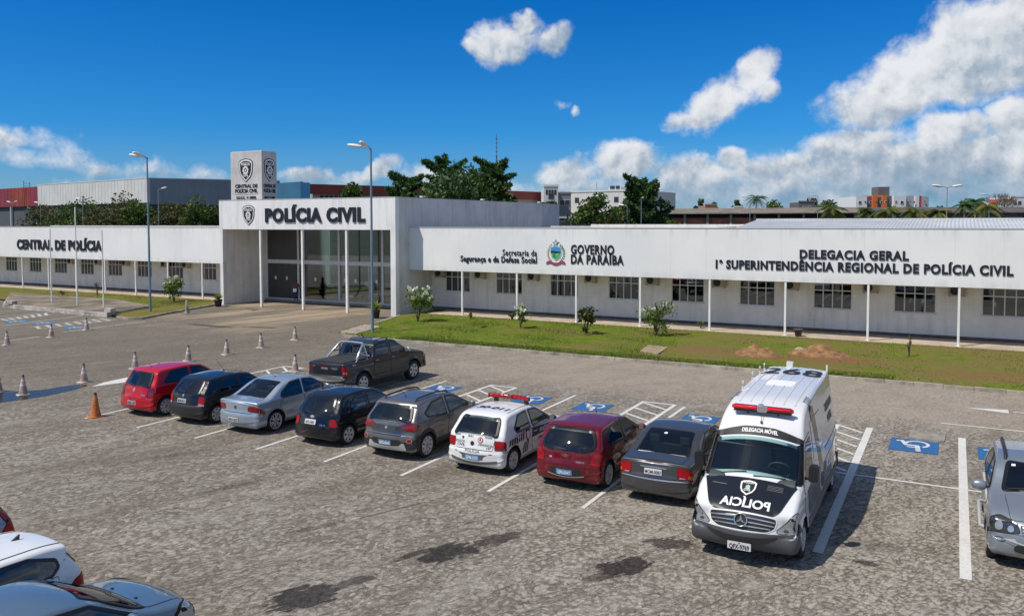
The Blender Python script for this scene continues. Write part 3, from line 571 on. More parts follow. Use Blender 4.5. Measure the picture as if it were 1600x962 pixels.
wl_ = sorted(wl_ + [(-56.65 + 2.0, -54.82 + 2.0)][:0]); wl_ = [w for w in wl_]
wall_with_windows('wing_wall', XR0, XR1, wr_, 3.06, WALL); wall_with_windows('wing_wall', XL0, XL1, wl_, 3.06, WALL)
for w in wr_ + wl_: window(*w)
for x0, x1 in ((XR0, XR1), (XL0, XL1)):
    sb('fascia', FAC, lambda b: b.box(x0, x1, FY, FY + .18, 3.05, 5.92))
    sb('coping', mat('coping', (.55, .55, .56), .6), lambda b: b.box(x0, x1, FY - .03, FY + .24, 5.92, 5.96))
    sb('soffit', SOFFIT, lambda b: b.box(x0, x1, FY + .18, WY + .25, 3.06, 3.14)); sb('plinth', FOOT_SHADE, lambda b: b.box(x0, x1, WY - .03, WY - .003, .13, .30))  # dark strip at the wall foot paints the shade band there
    sb('roof', ROOF, lambda b: b.box(x0, x1, FY + .18, 66, 5.30, 5.40)); sb('rear_wall', SIDE, lambda b: b.box(x0, x1, 66, 66.2, 0, 5.96))
for x in PX:
    if x < XR1: sb('post', POST, lambda b: (b.box(x - .055, x + .055, FY + .02, FY + .13, .13, 3.06), b.box(x - .11, x + .11, FY - .02, FY + .17, .13, .145)), .01)
for x in PXL:
    if x > XL0: sb('post', POST, lambda b: (b.box(x - .055, x + .055, FY + .02, FY + .13, .13, 3.06), b.box(x - .11, x + .11, FY - .02, FY + .17, .13, .145)), .01)
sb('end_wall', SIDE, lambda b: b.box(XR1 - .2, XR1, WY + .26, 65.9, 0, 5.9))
# corrugated roof seen above the right fascia
def corr(b):
    xa, n = -12.2, 150
    y0, y1, z0, z1 = 48.2, 58.0, 5.62, 6.40
    for i in range(n):
        x = xa + .2 * i; dz = .04
        b.add([(x, y0, z0), (x + .07, y0, z0 + dz), (x + .13, y0, z0 + dz), (x + .2, y0, z0), (x, y1, z1), (x + .07, y1, z1 + dz), (x + .13, y1, z1 + dz), (x + .2, y1, z1)], [(0, 1, 5, 4), (1, 2, 6, 5), (2, 3, 7, 6)])
    b.box(xa, xa + 30, y1 - .12, y1 + .12, z1 + .02, z1 + .10)
sb('metal_roof', mat('metal_roof', (.62, .63, .63), .45, .2, var=.12, vscale=.4), corr)
sb('roof_parapet', WALL, lambda b: (b.box(-24.5, -12.4, 57.6, 57.85, 5.4, 6.12), b.box(-13.2, -12.4, 48.4, 57.6, 5.4, 5.98)))
# entrance hall
HX0, HX1, HY, HZ = -49.43, -32.83, 44.03, 7.96
GY = 48.6
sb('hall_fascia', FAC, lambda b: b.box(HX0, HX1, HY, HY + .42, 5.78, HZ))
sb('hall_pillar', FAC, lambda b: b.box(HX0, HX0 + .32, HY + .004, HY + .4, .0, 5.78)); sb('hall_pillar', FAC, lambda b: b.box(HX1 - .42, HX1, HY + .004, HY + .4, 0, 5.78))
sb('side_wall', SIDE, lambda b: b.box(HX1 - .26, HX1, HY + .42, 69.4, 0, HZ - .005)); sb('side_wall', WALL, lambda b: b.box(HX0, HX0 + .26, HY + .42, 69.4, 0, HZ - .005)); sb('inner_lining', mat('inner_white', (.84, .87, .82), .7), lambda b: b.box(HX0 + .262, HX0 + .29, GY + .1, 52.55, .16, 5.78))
sb('rear_wall', SIDE, lambda b: b.box(HX0, HX1, 69.4, 69.6, 0, HZ)); sb('roof', ROOF, lambda b: (b.box(HX0 + .26, HX1 - .26, HY + .42, 48.2, 7.42, 7.52), b.box(-45.5, HX1 - .26, 48.2, 52.4, 7.42, 7.52), b.box(HX0 + .26, HX1 - .26, 52.4, 69.4, 7.42, 7.52))); sb('coping', mat('coping_b', (.5, .5, .5), .6), lambda b: (b.box(HX0 - .02, HX1 + .02, HY - .02, HY + .46, HZ, HZ + .035), b.box(HX1 - .3, HX1 + .02, HY + .46, 69.6, HZ - .003, HZ + .03)))  # gap left in the roof so that sun brightens the hall
sb('porch_ceiling', SOFFIT, lambda b: b.box(HX0 + .26, HX1 - .26, HY + .42, GY + .1, 5.80, 5.88)); sb('hall_floor', mat('hall_floor', (.30, .28, .25), .4, var=.1), lambda b: b.box(HX0 + .26, HX1 - .26, GY - .25, 69, 0, .15))
for x in (-45.27, -41.16, -37.10): sb('column', POST, lambda b: b.box(x - .085, x + .085, HY + .05, HY + .22, 0, 5.78), .015)
GX = [HX0 + .26, -45.75, -41.59, -37.42, HX1 - .26]
def gframe(b):
    for x in GX[1:-1]: b.box(x - .09, x + .09, GY - .06, GY + .06, .15, 5.80)
    for x in (GX[0] + .05, GX[-1] - .05): b.box(x - .05, x + .05, GY - .05, GY + .05, .15, 5.80)
    for a, c_ in zip(GX, GX[1:]):
        b.box(a + .1, c_ - .1, GY - .075, GY + .075, 3.02, 3.32); b.box(a + .1, c_ - .1, GY - .04, GY + .04, .15, .24)
    for x in (-40.9, -38.7, -36.6): b.box(x - .03, x + .03, GY - .03, GY + .03, .24, 3.02)
sb('glass_wall_frame', FRAME, gframe)
HG = glassmat('hall_glass', (.62, .72, .70), .40)
for i, (a, c_) in enumerate(zip(GX, GX[1:])): sb('glass_pane', HG, lambda b: (b.box(a + .1, c_ - .1, GY - .008, GY + .008, .24, 3.02), b.box(a + .1, c_ - .1, GY - .008, GY + .008, 3.32, 5.79)))
# inside the hall
INT = mat('interior_wall', (.46, .50, .46), .8, var=.05)
sb('partition', INT, lambda b: (b.box(HX0 + .30, -46.0, 52.6, 52.8, .15, 5.8), b.box(-46, HX1 - .26, 57.8, 58, .15, 5.8), b.box(-46.1, -45.9, 52.8, 57.8, .15, 5.8), b.box(-41.9, -41.5, 53.0, 53.4, .15, 5.8), b.box(-37.3, -36.9, 53.0, 53.4, .15, 5.8)))  # left wall set forward to catch sun from the roof gap
sb('inner_ceiling', mat('inner_ceiling', (.30, .31, .30), .9), lambda b: (b.box(HX0 + .26, HX1 - .26, GY + .12, 48.95, 5.82, 5.9), b.box(-44.9, HX1 - .26, 48.95, 53.3, 5.82, 5.9), b.box(HX0 + .26, HX1 - .26, 53.3, 58, 5.82, 5.9))); sb('notice_board', mat('notice_board', (.10, .22, .26), .6, var=.5, vscale=2), lambda b: b.box(-48.6, -47.4, 52.52, 52.597, 3.9, 4.9)); sb('notice_board', bpy.data.materials['notice_board'], lambda b: b.box(-48.7, -46.6, 52.52, 52.597, 1.5, 2.7))  # ceiling opening added below the roof gap to let sun in
dk = mat('reception_dark', (.02, .022, .025), .6)
sb('counter', mat('counter', (.30, .31, .32), .5), lambda b: b.box(-44.6, -41.9, 55.0, 55.7, .15, 1.25), .02)
for k, (x, y) in enumerate([(-48.3, 51.6), (-47.4, 51.6), (-46.5, 51.6), (-45.4, 51.6), (-44.6, 51.6), (-43.8, 51.6), (-42.0, 51.2), (-41.2, 51.2), (-40.4, 51.2), (-36.0, 52.0), (-35.2, 52.0), (-34.4, 52.0)]):
    t_ = thing('waiting_chair', 'dark waiting chair in a row behind the entrance glass', 'chair', (x, y, .15), 0, 'waiting chairs inside the entrance hall')
    b = MB(); b.box(-.28, .28, -.28, .28, .42, .50); b.build('seat', dk, t_, bevel=.02); b = MB(); b.box(-.28, .28, .24, .30, .50, 1.0); b.build('backrest', dk, t_, bevel=.02)
    for sg in (1, -1): b = MB(); b.box(sg * .22 - .02, sg * .22 + .02, -.24, .24, 0, .42); b.build('leg', dk, t_)
# window stickers on the glass
sb('glass_sticker', M['whiteink'], lambda b: [b.box(x - .09, x + .09, GY - .022, GY - .012, 1.72, 1.98) for x in (-48.2, -47.0, -45.2, -44.0, -41.0, -40.0, -38.0)])
# sign tower on the roof
tw = thing('sign_tower', 'square grey sign tower with police shields standing on the entrance roof', 'sign tower', (-47.1, 45.3, 7.5))
TM = mat('tower_grey', (.54, .53, .52), .7, var=.12, vscale=1.2, streak=.6)
b = MB(); b.box(-1.62, 1.62, -.72, .80, 0, 4.12); b.box(-1.56, 1.56, -.66, .74, 4.12, 4.16); b.build('shaft', TM, tw, bevel=.02)
def emblem_geo(put_box, cx, cz, h, w=.78):
    base = [(-.5, .34), (-.36, .44), (0, .5), (.36, .44), (.5, .34), (.47, -.05), (.34, -.28), (0, -.5), (-.34, -.28), (-.47, -.05)]
    return [shade_poly([(cx + x * h * w * sc, cz + y * h * sc) for x, y in base], h * .03) for sc in (1, .93, .80, .62)]
GREYK = mat('emblem_grey', (.33, .34, .35), .5); SIGNK = mat('sign_black', (.012, .014, .020), .4); SIGNW = mat('sign_white', (.72, .72, .72), .5)
def emblem_on(parent, fn, cx, cz, h, w=.78):
    """fn(u, v, out) -> point"""
    for k, poly in enumerate(emblem_geo(None, cx, cz, h, w)):
        b = MB(); n = len(poly); o0, o1 = (.0 if k == 0 else .03 + .008 * (k - 1)), .03 + .008 * k
        tri = geometry.tessellate_polygon([[Vector((p[0], p[1], 0)) for p in poly]])
        b.add([fn(x, y, o0) for x, y in poly] + [fn(x, y, o1) for x, y in poly], [tuple(i + n for i in t_) for t_ in tri] + [(i, (i + 1) % n, n + (i + 1) % n, n + i) for i in range(n)])
        b.build('shield_layer', [SIGNK, SIGNW, SIGNK, SIGNK][k], parent)
    for txt, dz, hh in (('POLÍCIA', .20, .115), ('CIVIL', -.27, .12)):
        b = MB(); solid_text(b, text2d(txt, h * hh, .03, 'CENTER', .82), lambda x, y, w_: fn(cx + x, cz + dz * h + y, .056 + w_), .006); b.build('shield_lettering', SIGNW, parent, fix=False)
    b = MB(); pts = [(cx + h * r_ * cos(a), cz + h * .0 + h * r_ * sin(a)) for a, r_ in [(2 * pi * k / 16 + .2, .15 if k % 2 else .19) for k in range(16)]]
    for pl, mi, o1 in ((pts, 0, .062), ([(cx + h * .09 * cos(k * pi / 6), cz + h * .09 * sin(k * pi / 6)) for k in range(12)], 1, .066), ([(cx - h * .03, cz - h * .05), (cx + h * .05, cz - h * .05), (cx + h * .03, cz + h * .05), (cx - h * .04, cz + h * .03)], 0, .070), ([(cx - h * .03, cz + h * .19), (cx + h * .03, cz + h * .19), (cx + h * .03, cz + h * .27), (cx - h * .03, cz + h * .27)], 0, .060)):
        n = len(pl); tri = geometry.tessellate_polygon([[Vector((p[0], p[1], 0)) for p in pl]]); b.add([fn(x, y, .05) for x, y in pl] + [fn(x, y, o1) for x, y in pl], [tuple(i + n for i in t_) for t_ in tri] + [(i, (i + 1) % n, n + (i + 1) % n, n + i) for i in range(n)], mi)
    b.build('shield_device', [SIGNW, SIGNK], parent)
for fn, wsc in ((lambda u, v, o_: (u, -.72 - o_, v), 1.0), (lambda u, v, o_: (1.62 + o_, u, v), .52)):
    emblem_on(tw, fn, 0 if wsc == 1 else .04, 2.72, 1.78, .82 if wsc == 1 else .60)
    for txt, z, h, sx in (('CENTRAL DE', 1.42, .24, 1.12), ('POLÍCIA CIVIL', 1.04, .26, .98), ('D.D.C.C. · P. GEISEL', .58, .17, .98)):
        b = MB(); solid_text(b, text2d(txt, h, .03, 'CENTER', sx * wsc), lambda x, y, w_: fn((0 if wsc == 1 else .04) + x, z + y, .0 + w_), .03); b.build('tower_lettering', SIGNK, tw, fix=False)
    b = MB(); b.add([fn(x, z, o_) for o_ in (0, .02) for x, z in ((-1.2 * wsc, .90), (1.2 * wsc, .90), (1.2 * wsc, .925), (-1.2 * wsc, .925))], [(4, 5, 6, 7), (0, 1, 5, 4), (3, 2, 6, 7)]); b.build('tower_rule', GREYK, tw)
# raised letters on the facades
def letters(label, lines, y, group=None):
    """lines (text, x, z, height, width, align, bold): measured on the photograph"""
    b = MB(); x0 = lines[0][1]
    for txt, x, z, h, w, al, bold in lines:
        vf = text2d(txt, h, bold, 'LEFT'); xs = [p[0] for p in vf[0]]; k = w / (max(xs) - min(xs)); vf = text2d(txt, h, bold, 'LEFT', 1, 0, 1.12); xs = [p[0] for p in vf[0]]; k = w / (max(xs) - min(xs)); v = [((p[0] - min(xs)) * k + (x - (w if al == 'R' else w / 2 if al == 'C' else 0)), p[1] + z) for p in vf[0]]
        solid_text(b, (v, vf[1]), lambda u, q, w_: (u, y - .004 - w_, q), .075 if lines[0][3] > .8 else .04)
    o = b.build('facade_lettering', SIGNK, fix=False); tag(o, label, 'sign', group or 'raised black lettering on the station facade'); return o
letters('black raised words CENTRAL DE POLÍCIA on the left wing', [('CENTRAL DE POLÍCIA', -78.45, 3.86, .82, 12.65, 'L', .042)], FY)
letters('large black raised words POLÍCIA CIVIL above the glazed entrance', [('POLÍCIA CIVIL', -44.60, 6.36, .90, 9.27, 'L', .05)], HY)
letters('small thin words Secretaria da at the left of the crest', [('Secretaria da', -23.04, 4.16, .38, 2.46, 'R', .006)], FY)
letters('small words Segurança e da Defesa Social at the lower left of the crest', [('Segurança e da Defesa Social', -23.04, 3.72, .36, 5.64, 'R', .026)], FY)
letters('black raised words GOVERNO DA PARAÍBA to the right of the crest', [('GOVERNO', -20.70, 4.36, .52, 2.82, 'L', .032), ('DA PARAÍBA', -20.70, 3.76, .52, 3.43, 'L', .032)], FY)
letters('black raised words DELEGACIA GERAL, the upper line on the right wing', [('DELEGACIA GERAL', -4.68, 4.34, .43, 5.25, 'C', .042)], FY)
letters('long lower line 1ª SUPERINTENDÊNCIA REGIONAL DE POLÍCIA CIVIL on the right wing', [('1ª SUPERINTENDÊNCIA REGIONAL DE POLÍCIA CIVIL', -4.67, 3.70, .44, 14.26, 'C', .042)], FY)
em = thing('wall_emblem', 'black and white police shield emblem left of the words POLÍCIA CIVIL', 'emblem', (-46.32, HY, 6.84)); emblem_on(em, lambda u, v, o_: (u, -o_ - .003, v), 0, 0, 1.52, .80)
# coloured state crest
cr_ = thing('state_crest', 'coloured coat of arms with star, leaves and red ribbon on the right wing', 'crest', (-21.73, FY, 4.36))
def flat(name, poly, m, o0, o1):
    b = MB(); n = len(poly); tri = geometry.tessellate_polygon([[Vector((p[0], p[1], 0)) for p in poly]])
    b.add([(x, -o0, z) for x, z in poly] + [(x, -o1, z) for x, z in poly], [tuple(i + n for i in t_) for t_ in tri] + [(i, (i + 1) % n, n + (i + 1) % n, n + i) for i in range(n)]); return b.build(name, m, cr_)
sh = [(-.33, .36), (-.12, .40), (0, .44), (.12, .40), (.33, .36), (.34, .05), (.26, -.22), (0, -.42), (-.26, -.22), (-.34, .05)]
flat('crest_border', [(x * 1.18, z * 1.14) for x, z in sh], mat('crest_pale', (.55, .68, .72), .5), .003, .03)
flat('crest_field', sh, mat('crest_green', (.10, .40, .16), .5), .03, .045)
flat('crest_sky', [(-.33, .36), (-.12, .40), (0, .44), (.12, .40), (.33, .36), (.335, .08), (-.335, .08)], mat('crest_blue', (.05, .27, .62), .5), .045, .052)
flat('crest_ridge', [(-.335, .08), (-.335, .14), (-.1, .16), (.1, .12), (.335, .10), (.335, .03), (0, -.0), (-.335, .03)], mat('crest_dark', (.01, .05, .06), .5), .052, .060)
flat('crest_tree', [(-.16, -.08), (-.05, -.02), (-.02, -.18), (-.06, -.3), (-.16, -.22)], mat('crest_leaf', (.03, .18, .05), .5), .045, .056); flat('crest_light', [(.02, -.05), (.2, -.02), (.1, -.16)], mat('crest_lime', (.3, .6, .2), .5), .045, .054)
flat('crest_star', [(r_ * cos(pi / 2 + k * pi / 5), .62 + r_ * sin(pi / 2 + k * pi / 5)) for k, r_ in [(k, .24 if k % 2 == 0 else .095) for k in range(10)]], mat('crest_star', (.10, .11, .13), .4), .003, .04)
flat('crest_star', [(r_ * cos(pi / 2 + k * pi / 5), .62 + r_ * sin(pi / 2 + k * pi / 5)) for k, r_ in [(k, .13 if k % 2 == 0 else .05) for k in range(10)]], SIGNW, .04, .05)
for sg, mm in ((-1, mat('crest_ochre', (.42, .34, .16), .6)), (1, mat('crest_laurel', (.06, .16, .08), .6))):
    b = MB()
    for k in range(9):
        a = R(-62 + k * 14); r_ = .60; px_, pz_ = sg * r_ * cos(a) * .92, r_ * sin(a) * 1.0 - .0
        for s2 in (-1, 1):
            t_ = a + pi / 2 + s2 * .6; q = [(0, 0), (.05, .028), (.14, 0), (.05, -.028)]
            poly = [(px_ + sg * (x * cos(t_) - z * sin(t_)), pz_ + x * sin(t_) + z * cos(t_)) for x, z in q]; b.prism(poly, -.03, -.003, axis='y')
    b.build('crest_branch', mm, cr_)
b = MB()
for poly in ([(-.62, -.52), (-.40, -.46), (-.38, -.62), (-.66, -.68)], [(-.40, -.48), (-.1, -.58), (.1, -.58), (.40, -.48), (.38, -.62), (.1, -.74), (-.1, -.74), (-.38, -.62)], [(.62, -.52), (.40, -.46), (.38, -.62), (.66, -.68)]): b.prism(poly, -.05, -.004, axis='y')
b.build('crest_ribbon', mat('crest_red', (.32, .05, .09), .5), cr_)
# air conditioners under the eaves
def aircon(label, x, z=2.70):
    t_ = thing('air_conditioner', label, 'air conditioner', (x, WY, z), 0, 'air conditioner units under the eaves')
    b = MB(); b.box(-.40, .40, -.36, -.05, -.27, .27); b.build('casing', mat('ac_cream', (.40, .34, .26), .6, var=.2) if 'ac' not in M else M['ac'], t_, bevel=.02)
    b = MB(); Mx = Matrix.Translation((-.10, -.37, 0)) @ Matrix.Rotation(pi / 2, 4, 'X'); b.lathe([(.0, .0), (.2, .0), (.215, .012), (.2, .0)], 18, 0, Mx); 
    for k in range(4): b.box(-.10 - .2 + .1 * k, -.10 - .2 + .1 * k + .012, -.385, -.375, -.16, .16, 1)
    b.build('fan_grille', [M['ink'], M['greypl']], t_)
    b = MB(); b.box(-.36, -.32, -.36, -.01, -.31, -.27); b.box(.32, .36, -.36, -.01, -.31, -.27); b.build('bracket', M['greypl'], t_)
M['ac'] = mat('ac_cream', (.40, .34, .26), .6, var=.2)
ords = ['first', 'second', 'third', 'fourth', 'fifth', 'sixth', 'seventh', 'eighth', 'ninth', 'tenth', 'eleventh', 'twelfth']
k = 0
for i, x in enumerate([-30.9 - .9] + [p_ - .1 for p_ in PX[:8]]):
    aircon('cream air conditioner under the right wing eaves, %s from the entrance hall' % ords[i], x if i else -32.0)
for i, x in enumerate([-52.6, -58.2, -60.9, -66.2, -70.1, -74.2]): aircon('cream air conditioner under the left wing eaves, %s from the entrance hall' % ords[i], x)
# roof clutter: small floodlights along the hall side wall
for i, (px_, py_) in enumerate([(663, 307), (757, 311), (845, 313)]):
    d_ = ray(px_, py_); kk = HX1 / d_.x; yy = min(69.2, d_.y * kk); b = MB(); b.box(-.12, .12, -.2, .2, .02, .12); b.tube([(0, 0, -.02), (0, 0, .04)], .03, 6); o = b.build('roof_floodlight', M['plate_white'], bevel=.02); o.location = (HX1 - .15, yy, HZ + .05)
    tag(o, 'small white floodlight on the hall side wall, %s from the front' % ords[i], 'floodlight', 'floodlights on the hall parapet')
# ------------------------------------------------------------------ vehicles: an outline in side view, inflated across the width
def smooth(a, b, x):
    t_ = max(0.0, min(1.0, (x - a) / (b - a))); return t_ * t_ * (3 - 2 * t_)
class Car:
    def __init__(s, name, label, cat, up, W, wheels, wr, paint_m, loc, heading, belt, group=None,
                 tumb=.36, bow=.13, crown=.035, rt=.09, re=.11, zs=.68, shoulder=.015, taper=.06, flare=.012, low=.20, arch=.055, sill=.2):
        """up: (x, z, r) from the rear bottom corner over the roof to the front bottom corner, x forward"""
        s.W = W / 2; s.belt = belt; s.tumb = tumb; s.shoulder = shoulder; s.wheels = wheels; s.wr = wr; s.taper = taper; s.flare = flare; s.paint = paint_m
        s.x0, s.x1 = min(p[0] for p in up), max(p[0] for p in up); s.arch = arch; s.low = sill
        s.root = thing(name, label, cat, (loc[0], loc[1], 0), heading, group)
        pts = []
        for i, p in enumerate(up):
            if 0 < i < len(up) - 1 and p[2] > 0:
                q = Vector(p[:2]); a = Vector(up[i - 1][:2]); b = Vector(up[i + 1][:2]); rr = min(p[2], (a - q).length * .49, (b - q).length * .49)
                p0 = q + (a - q).normalized() * rr; p1 = q + (b - q).normalized() * rr
                pts += [p0 * (1 - k) ** 2 + q * 2 * k * (1 - k) + p1 * k * k for k in (0, .2, .4, .6, .8, 1)]
            else: pts.append(Vector(p[:2]))
        res = [pts[0]]
        for a, b in zip(pts, pts[1:]):
            k = max(1, int((b - a).length / .05)); res += [a.lerp(b, (j + 1) / k) for j in range(k)]
        s.nu = len(res)
        bot = []; zb = sill; ra = wr + arch
        for wx in sorted(wheels, reverse=True):
            a0 = math.asin(max(-1, (zb - wr) / ra))
            bot.append((wx + ra * cos(a0) + .02, zb))
            for k in range(15):
                a = a0 + (pi - 2 * a0) * k / 14; bot.append((wx + ra * cos(a), wr + ra * sin(a)))
            bot.append((wx - ra * cos(a0) - .02, zb))
        full = [Vector(p) for p in bot]; ex = []
        prev = res[-1]
        for p in full + [res[0]]:
            k = max(1, int((p - prev).length / .12)); ex += [prev.lerp(p, (j + 1) / k) for j in range(k)]; prev = p
        P = res + ex[:-1]; s.P = P; n = len(P)
        N = []
        for i in range(n):
            d_ = (P[(i + 1) % n] - P[i - 1]).normalized(); N.append(Vector((-d_.y, d_.x)))
        for _ in range(2): N = [(N[i - 1] + N[i] * 2 + N[(i + 1) % n]).normalized() for i in range(n)]
        D = [q.copy() for q in N[:s.nu]]
        for _ in range(76): D = [D[0]] + [(D[i - 1] + D[i] * 2 + D[i + 1]).normalized() for i in range(1, s.nu - 1)] + [D[-1]]
        D[0] = Vector((-1, 0)); D[-1] = Vector((1, 0))
        for _ in range(6): D = [D[0]] + [(D[i - 1] + D[i] * 2 + D[i + 1]).normalized() for i in range(1, s.nu - 1)] + [D[-1]]
        s.D = D + N[s.nu:]
        s.N = N; s.C = []; s.Rr = []; s.glassed = []
        for i in range(n):
            nx, nz = abs(N[i].x), max(0, N[i].y); up_ = i < s.nu
            end = smooth(.35, 1, nx); s.C.append((crown + (bow - crown) * end) if up_ else .0); s.Rr.append((rt + (re - rt) * end) if up_ else .025)
        for _ in range(2):
            s.C = [(s.C[i - 1] + s.C[i] * 2 + s.C[(i + 1) % n]) / 4 if i < s.nu else 0 for i in range(n)]
        s.zs = zs
        # mesh
        NF, NS, NR = 12, 17, 5
        cols = []
        rows = []
        for i in range(n):
            c, r = s.C[i], s.Rr[i]; Pf = P[i] - s.D[i] * (c + r); Wf = s.Wd(Pf.x, Pf.y); fl = Wf - r
            half = [s.E(i, fl * k / NF) for k in range(NF)] + [s.E(i, fl + r * (pi / 2) * k / NR) for k in range(NR + 1)]
            Q = Vector((max(s.x0 + .16, min(s.x1 - .16, Pf.x)), zs))
            for k in range(1, NS + 1):
                q = Pf.lerp(Q, k / NS); half.append(Vector((q.x, s.Wd(q.x, q.y), q.y)))
            rows.append([Vector((h.x, -h.y, h.z)) for h in half[:0:-1]] + half)
        s.arc = []
        for i in range(n):
            c, r = s.C[i], s.Rr[i]; Pf = P[i] - s.D[i] * (c + r); fl = s.Wd(Pf.x, Pf.y) - r; s.arc.append([fl * k / NF for k in range(NF)] + [fl + r * (pi / 2) * k / NR for k in range(NR + 1)])
        m = len(rows[0]); s.grid = (m, NF + NR, NS); vs = [v for r_ in rows for v in r_]; fs = []; mi = []
        for i in range(n):
            j = (i + 1) % n
            dark = i >= s.nu - 1
            for k in range(m - 1):
                fs.append((i * m + k, i * m + k + 1, j * m + k + 1, j * m + k)); strip = NS <= k < m - 1 - NS
                mi.append(1 if dark and strip else 0)
        b = MB(); b.v = vs; b.f = fs; b.mi = mi; b.sm = [True] * len(fs)
        s.body = b.build('body', [paint_m, M['under']], s.root)
        me_ = s.body.data
        for f in me_.polygons:
            k = f.index % (m - 1) - (m - 1) // 2; k = k if k >= 0 else -k - 1
            if k >= NF + NR and f.normal.y * f.center.y < 0: f.flip()
        us = P[:s.nu]; iz = max(range(s.nu), key=lambda i: us[i].y); s.itop = iz
        def mono(v):
            o = [v[0]]
            for q in v[1:]: o.append(max(q, o[-1] + 1e-6))
            return o
        s.rz = mono([us[i].y for i in range(iz + 1)]); s.fz = mono([us[i].y for i in range(s.nu - 1, iz - 1, -1)]); s.tx = mono([us[i].x for i in range(s.nu)])
    def Wd(s, x, z):
        h = s.x1 if x > 0 else -s.x0; a = max(0, (abs(x) - .5 * h) / (.5 * h)); w = s.W * (1 - s.taper * a * a)
        if z < s.belt: w *= 1 - .07 * max(0, (.48 - z) / .3) ** 2 - .012 * max(0, (z - .55) / .4) ** 2
        else:
            w *= 1 - .012 * max(0, (s.belt - .55) / .4) ** 2
            k = z - s.belt; w -= s.shoulder * smooth(0, .03, k) + s.tumb * max(0, k - .01) * (.82 + .3 * k)
        w += .011 * math.exp(-((z - s.belt * .80) / .045) ** 2) - .016 * math.exp(-((z - s.belt * .56) / .10) ** 2) + .008 * math.exp(-((z - s.low - .10) / .05) ** 2)
        for wx in s.wheels:
            r_ = hypot(x - wx, z - s.wr) - s.wr - s.arch
            w += s.flare * (1 - smooth(.02, .13, r_))
        return w
    def E(s, f, y, off=0.0):
        n = len(s.P); i = int(math.floor(f)); t_ = f - i; j = (i + 1) % n; i %= n
        P = s.P[i].lerp(s.P[j], t_); N = s.N[i].lerp(s.N[j], t_).normalized(); D = s.D[i].lerp(s.D[j], t_).normalized(); c = s.C[i] * (1 - t_) + s.C[j] * t_; r = s.Rr[i] * (1 - t_) + s.Rr[j] * t_
        Pf = P - D * (c + r); Wf = s.Wd(Pf.x, Pf.y); fl = max(.05, Wf - r); sg = 1 if y >= 0 else -1; a = abs(y)
        if a <= fl: q = P - D * (c * (a / fl) ** 2); yy = a; nn = (N.x, 0, N.y)
        elif a <= fl + r * pi / 2:
            th = (a - fl) / r; q = P - D * (c + r * (1 - cos(th))); yy = fl + r * sin(th); nn = (N.x * cos(th), sin(th), N.y * cos(th))
        else:
            d_ = a - fl - r * pi / 2; q = P - D * (c + r + d_); yy = s.Wd(q.x, q.y); nn = (0, 1, 0)
        return Vector((q.x + nn[0] * off, sg * (yy + nn[1] * off), q.y + nn[2] * off))
    # maps (u, v, off) -> point
    def side(s, sg): return lambda u, v, o: Vector((u, sg * (s.Wd(u, v) + o), v))
    def rear(s):
        xs = np.arange(len(s.rz)); return lambda u, v, o: s.E(float(np.interp(v, s.rz, xs)), u, o)
    def front(s):
        xs = np.arange(s.nu - 1, s.itop - 1, -1); return lambda u, v, o: s.E(float(np.interp(v, s.fz, xs)), u, o)
    def top(s):
        xs = np.arange(s.nu); return lambda u, v, o: s.E(float(np.interp(u, s.tx, xs)), v, o)
    def patch(s, name, fn, poly, m, off=.006, depth=.02, r=.03, step=.055, parent=None, mi=None, rim=None):
        """a fitted panel, proud of the body by off and set into it by depth"""
        poly = shade_poly(poly, r) if r else [tuple(p[:2]) for p in poly]
        b = MB()
        def put(poly, off, k):
            v, f, ring = fill2d(poly, step); n = len(v)
            b.add([fn(x, y, off) for x, y in v], f, k, True)
            q = len(ring); b.add([fn(x, y, off) for x, y in ring] + [fn(x, y, off - depth) for x, y in ring], [(i, (i + 1) % q, q + (i + 1) % q, q + i) for i in range(q)], k)
        put(poly, off, 0)
        mats = [m]
        if rim: put(inflate(poly, rim[0]), off - .003, 1); mats.append(rim[1])
        return b.build(name, mats, parent or s.root)
    def both(s, name, poly, m, **k): return [s.patch(name, s.side(g_), poly, m, **k) for g_ in (1, -1)]
    def text(s, name, fn, txt, u, v, h, m, bold=.02, align='CENTER', sx=1.0, shear=0, flip=(1, 1), swap=False, off=.009, parent=None, depth=.004, rot=0.0):
        vf = text2d(txt, h, bold, align, sx, shear); b = MB(); cr, sr = cos(rot), sin(rot)
        def g_(x, y, w):
            x, y = x * cr - y * sr, x * sr + y * cr
            if swap: x, y = y, x
            return fn(u + x * flip[0], v + y * flip[1], off - depth + w)
        solid_text(b, vf, g_, depth); return b.build(name, m, parent or s.root, fix=False)
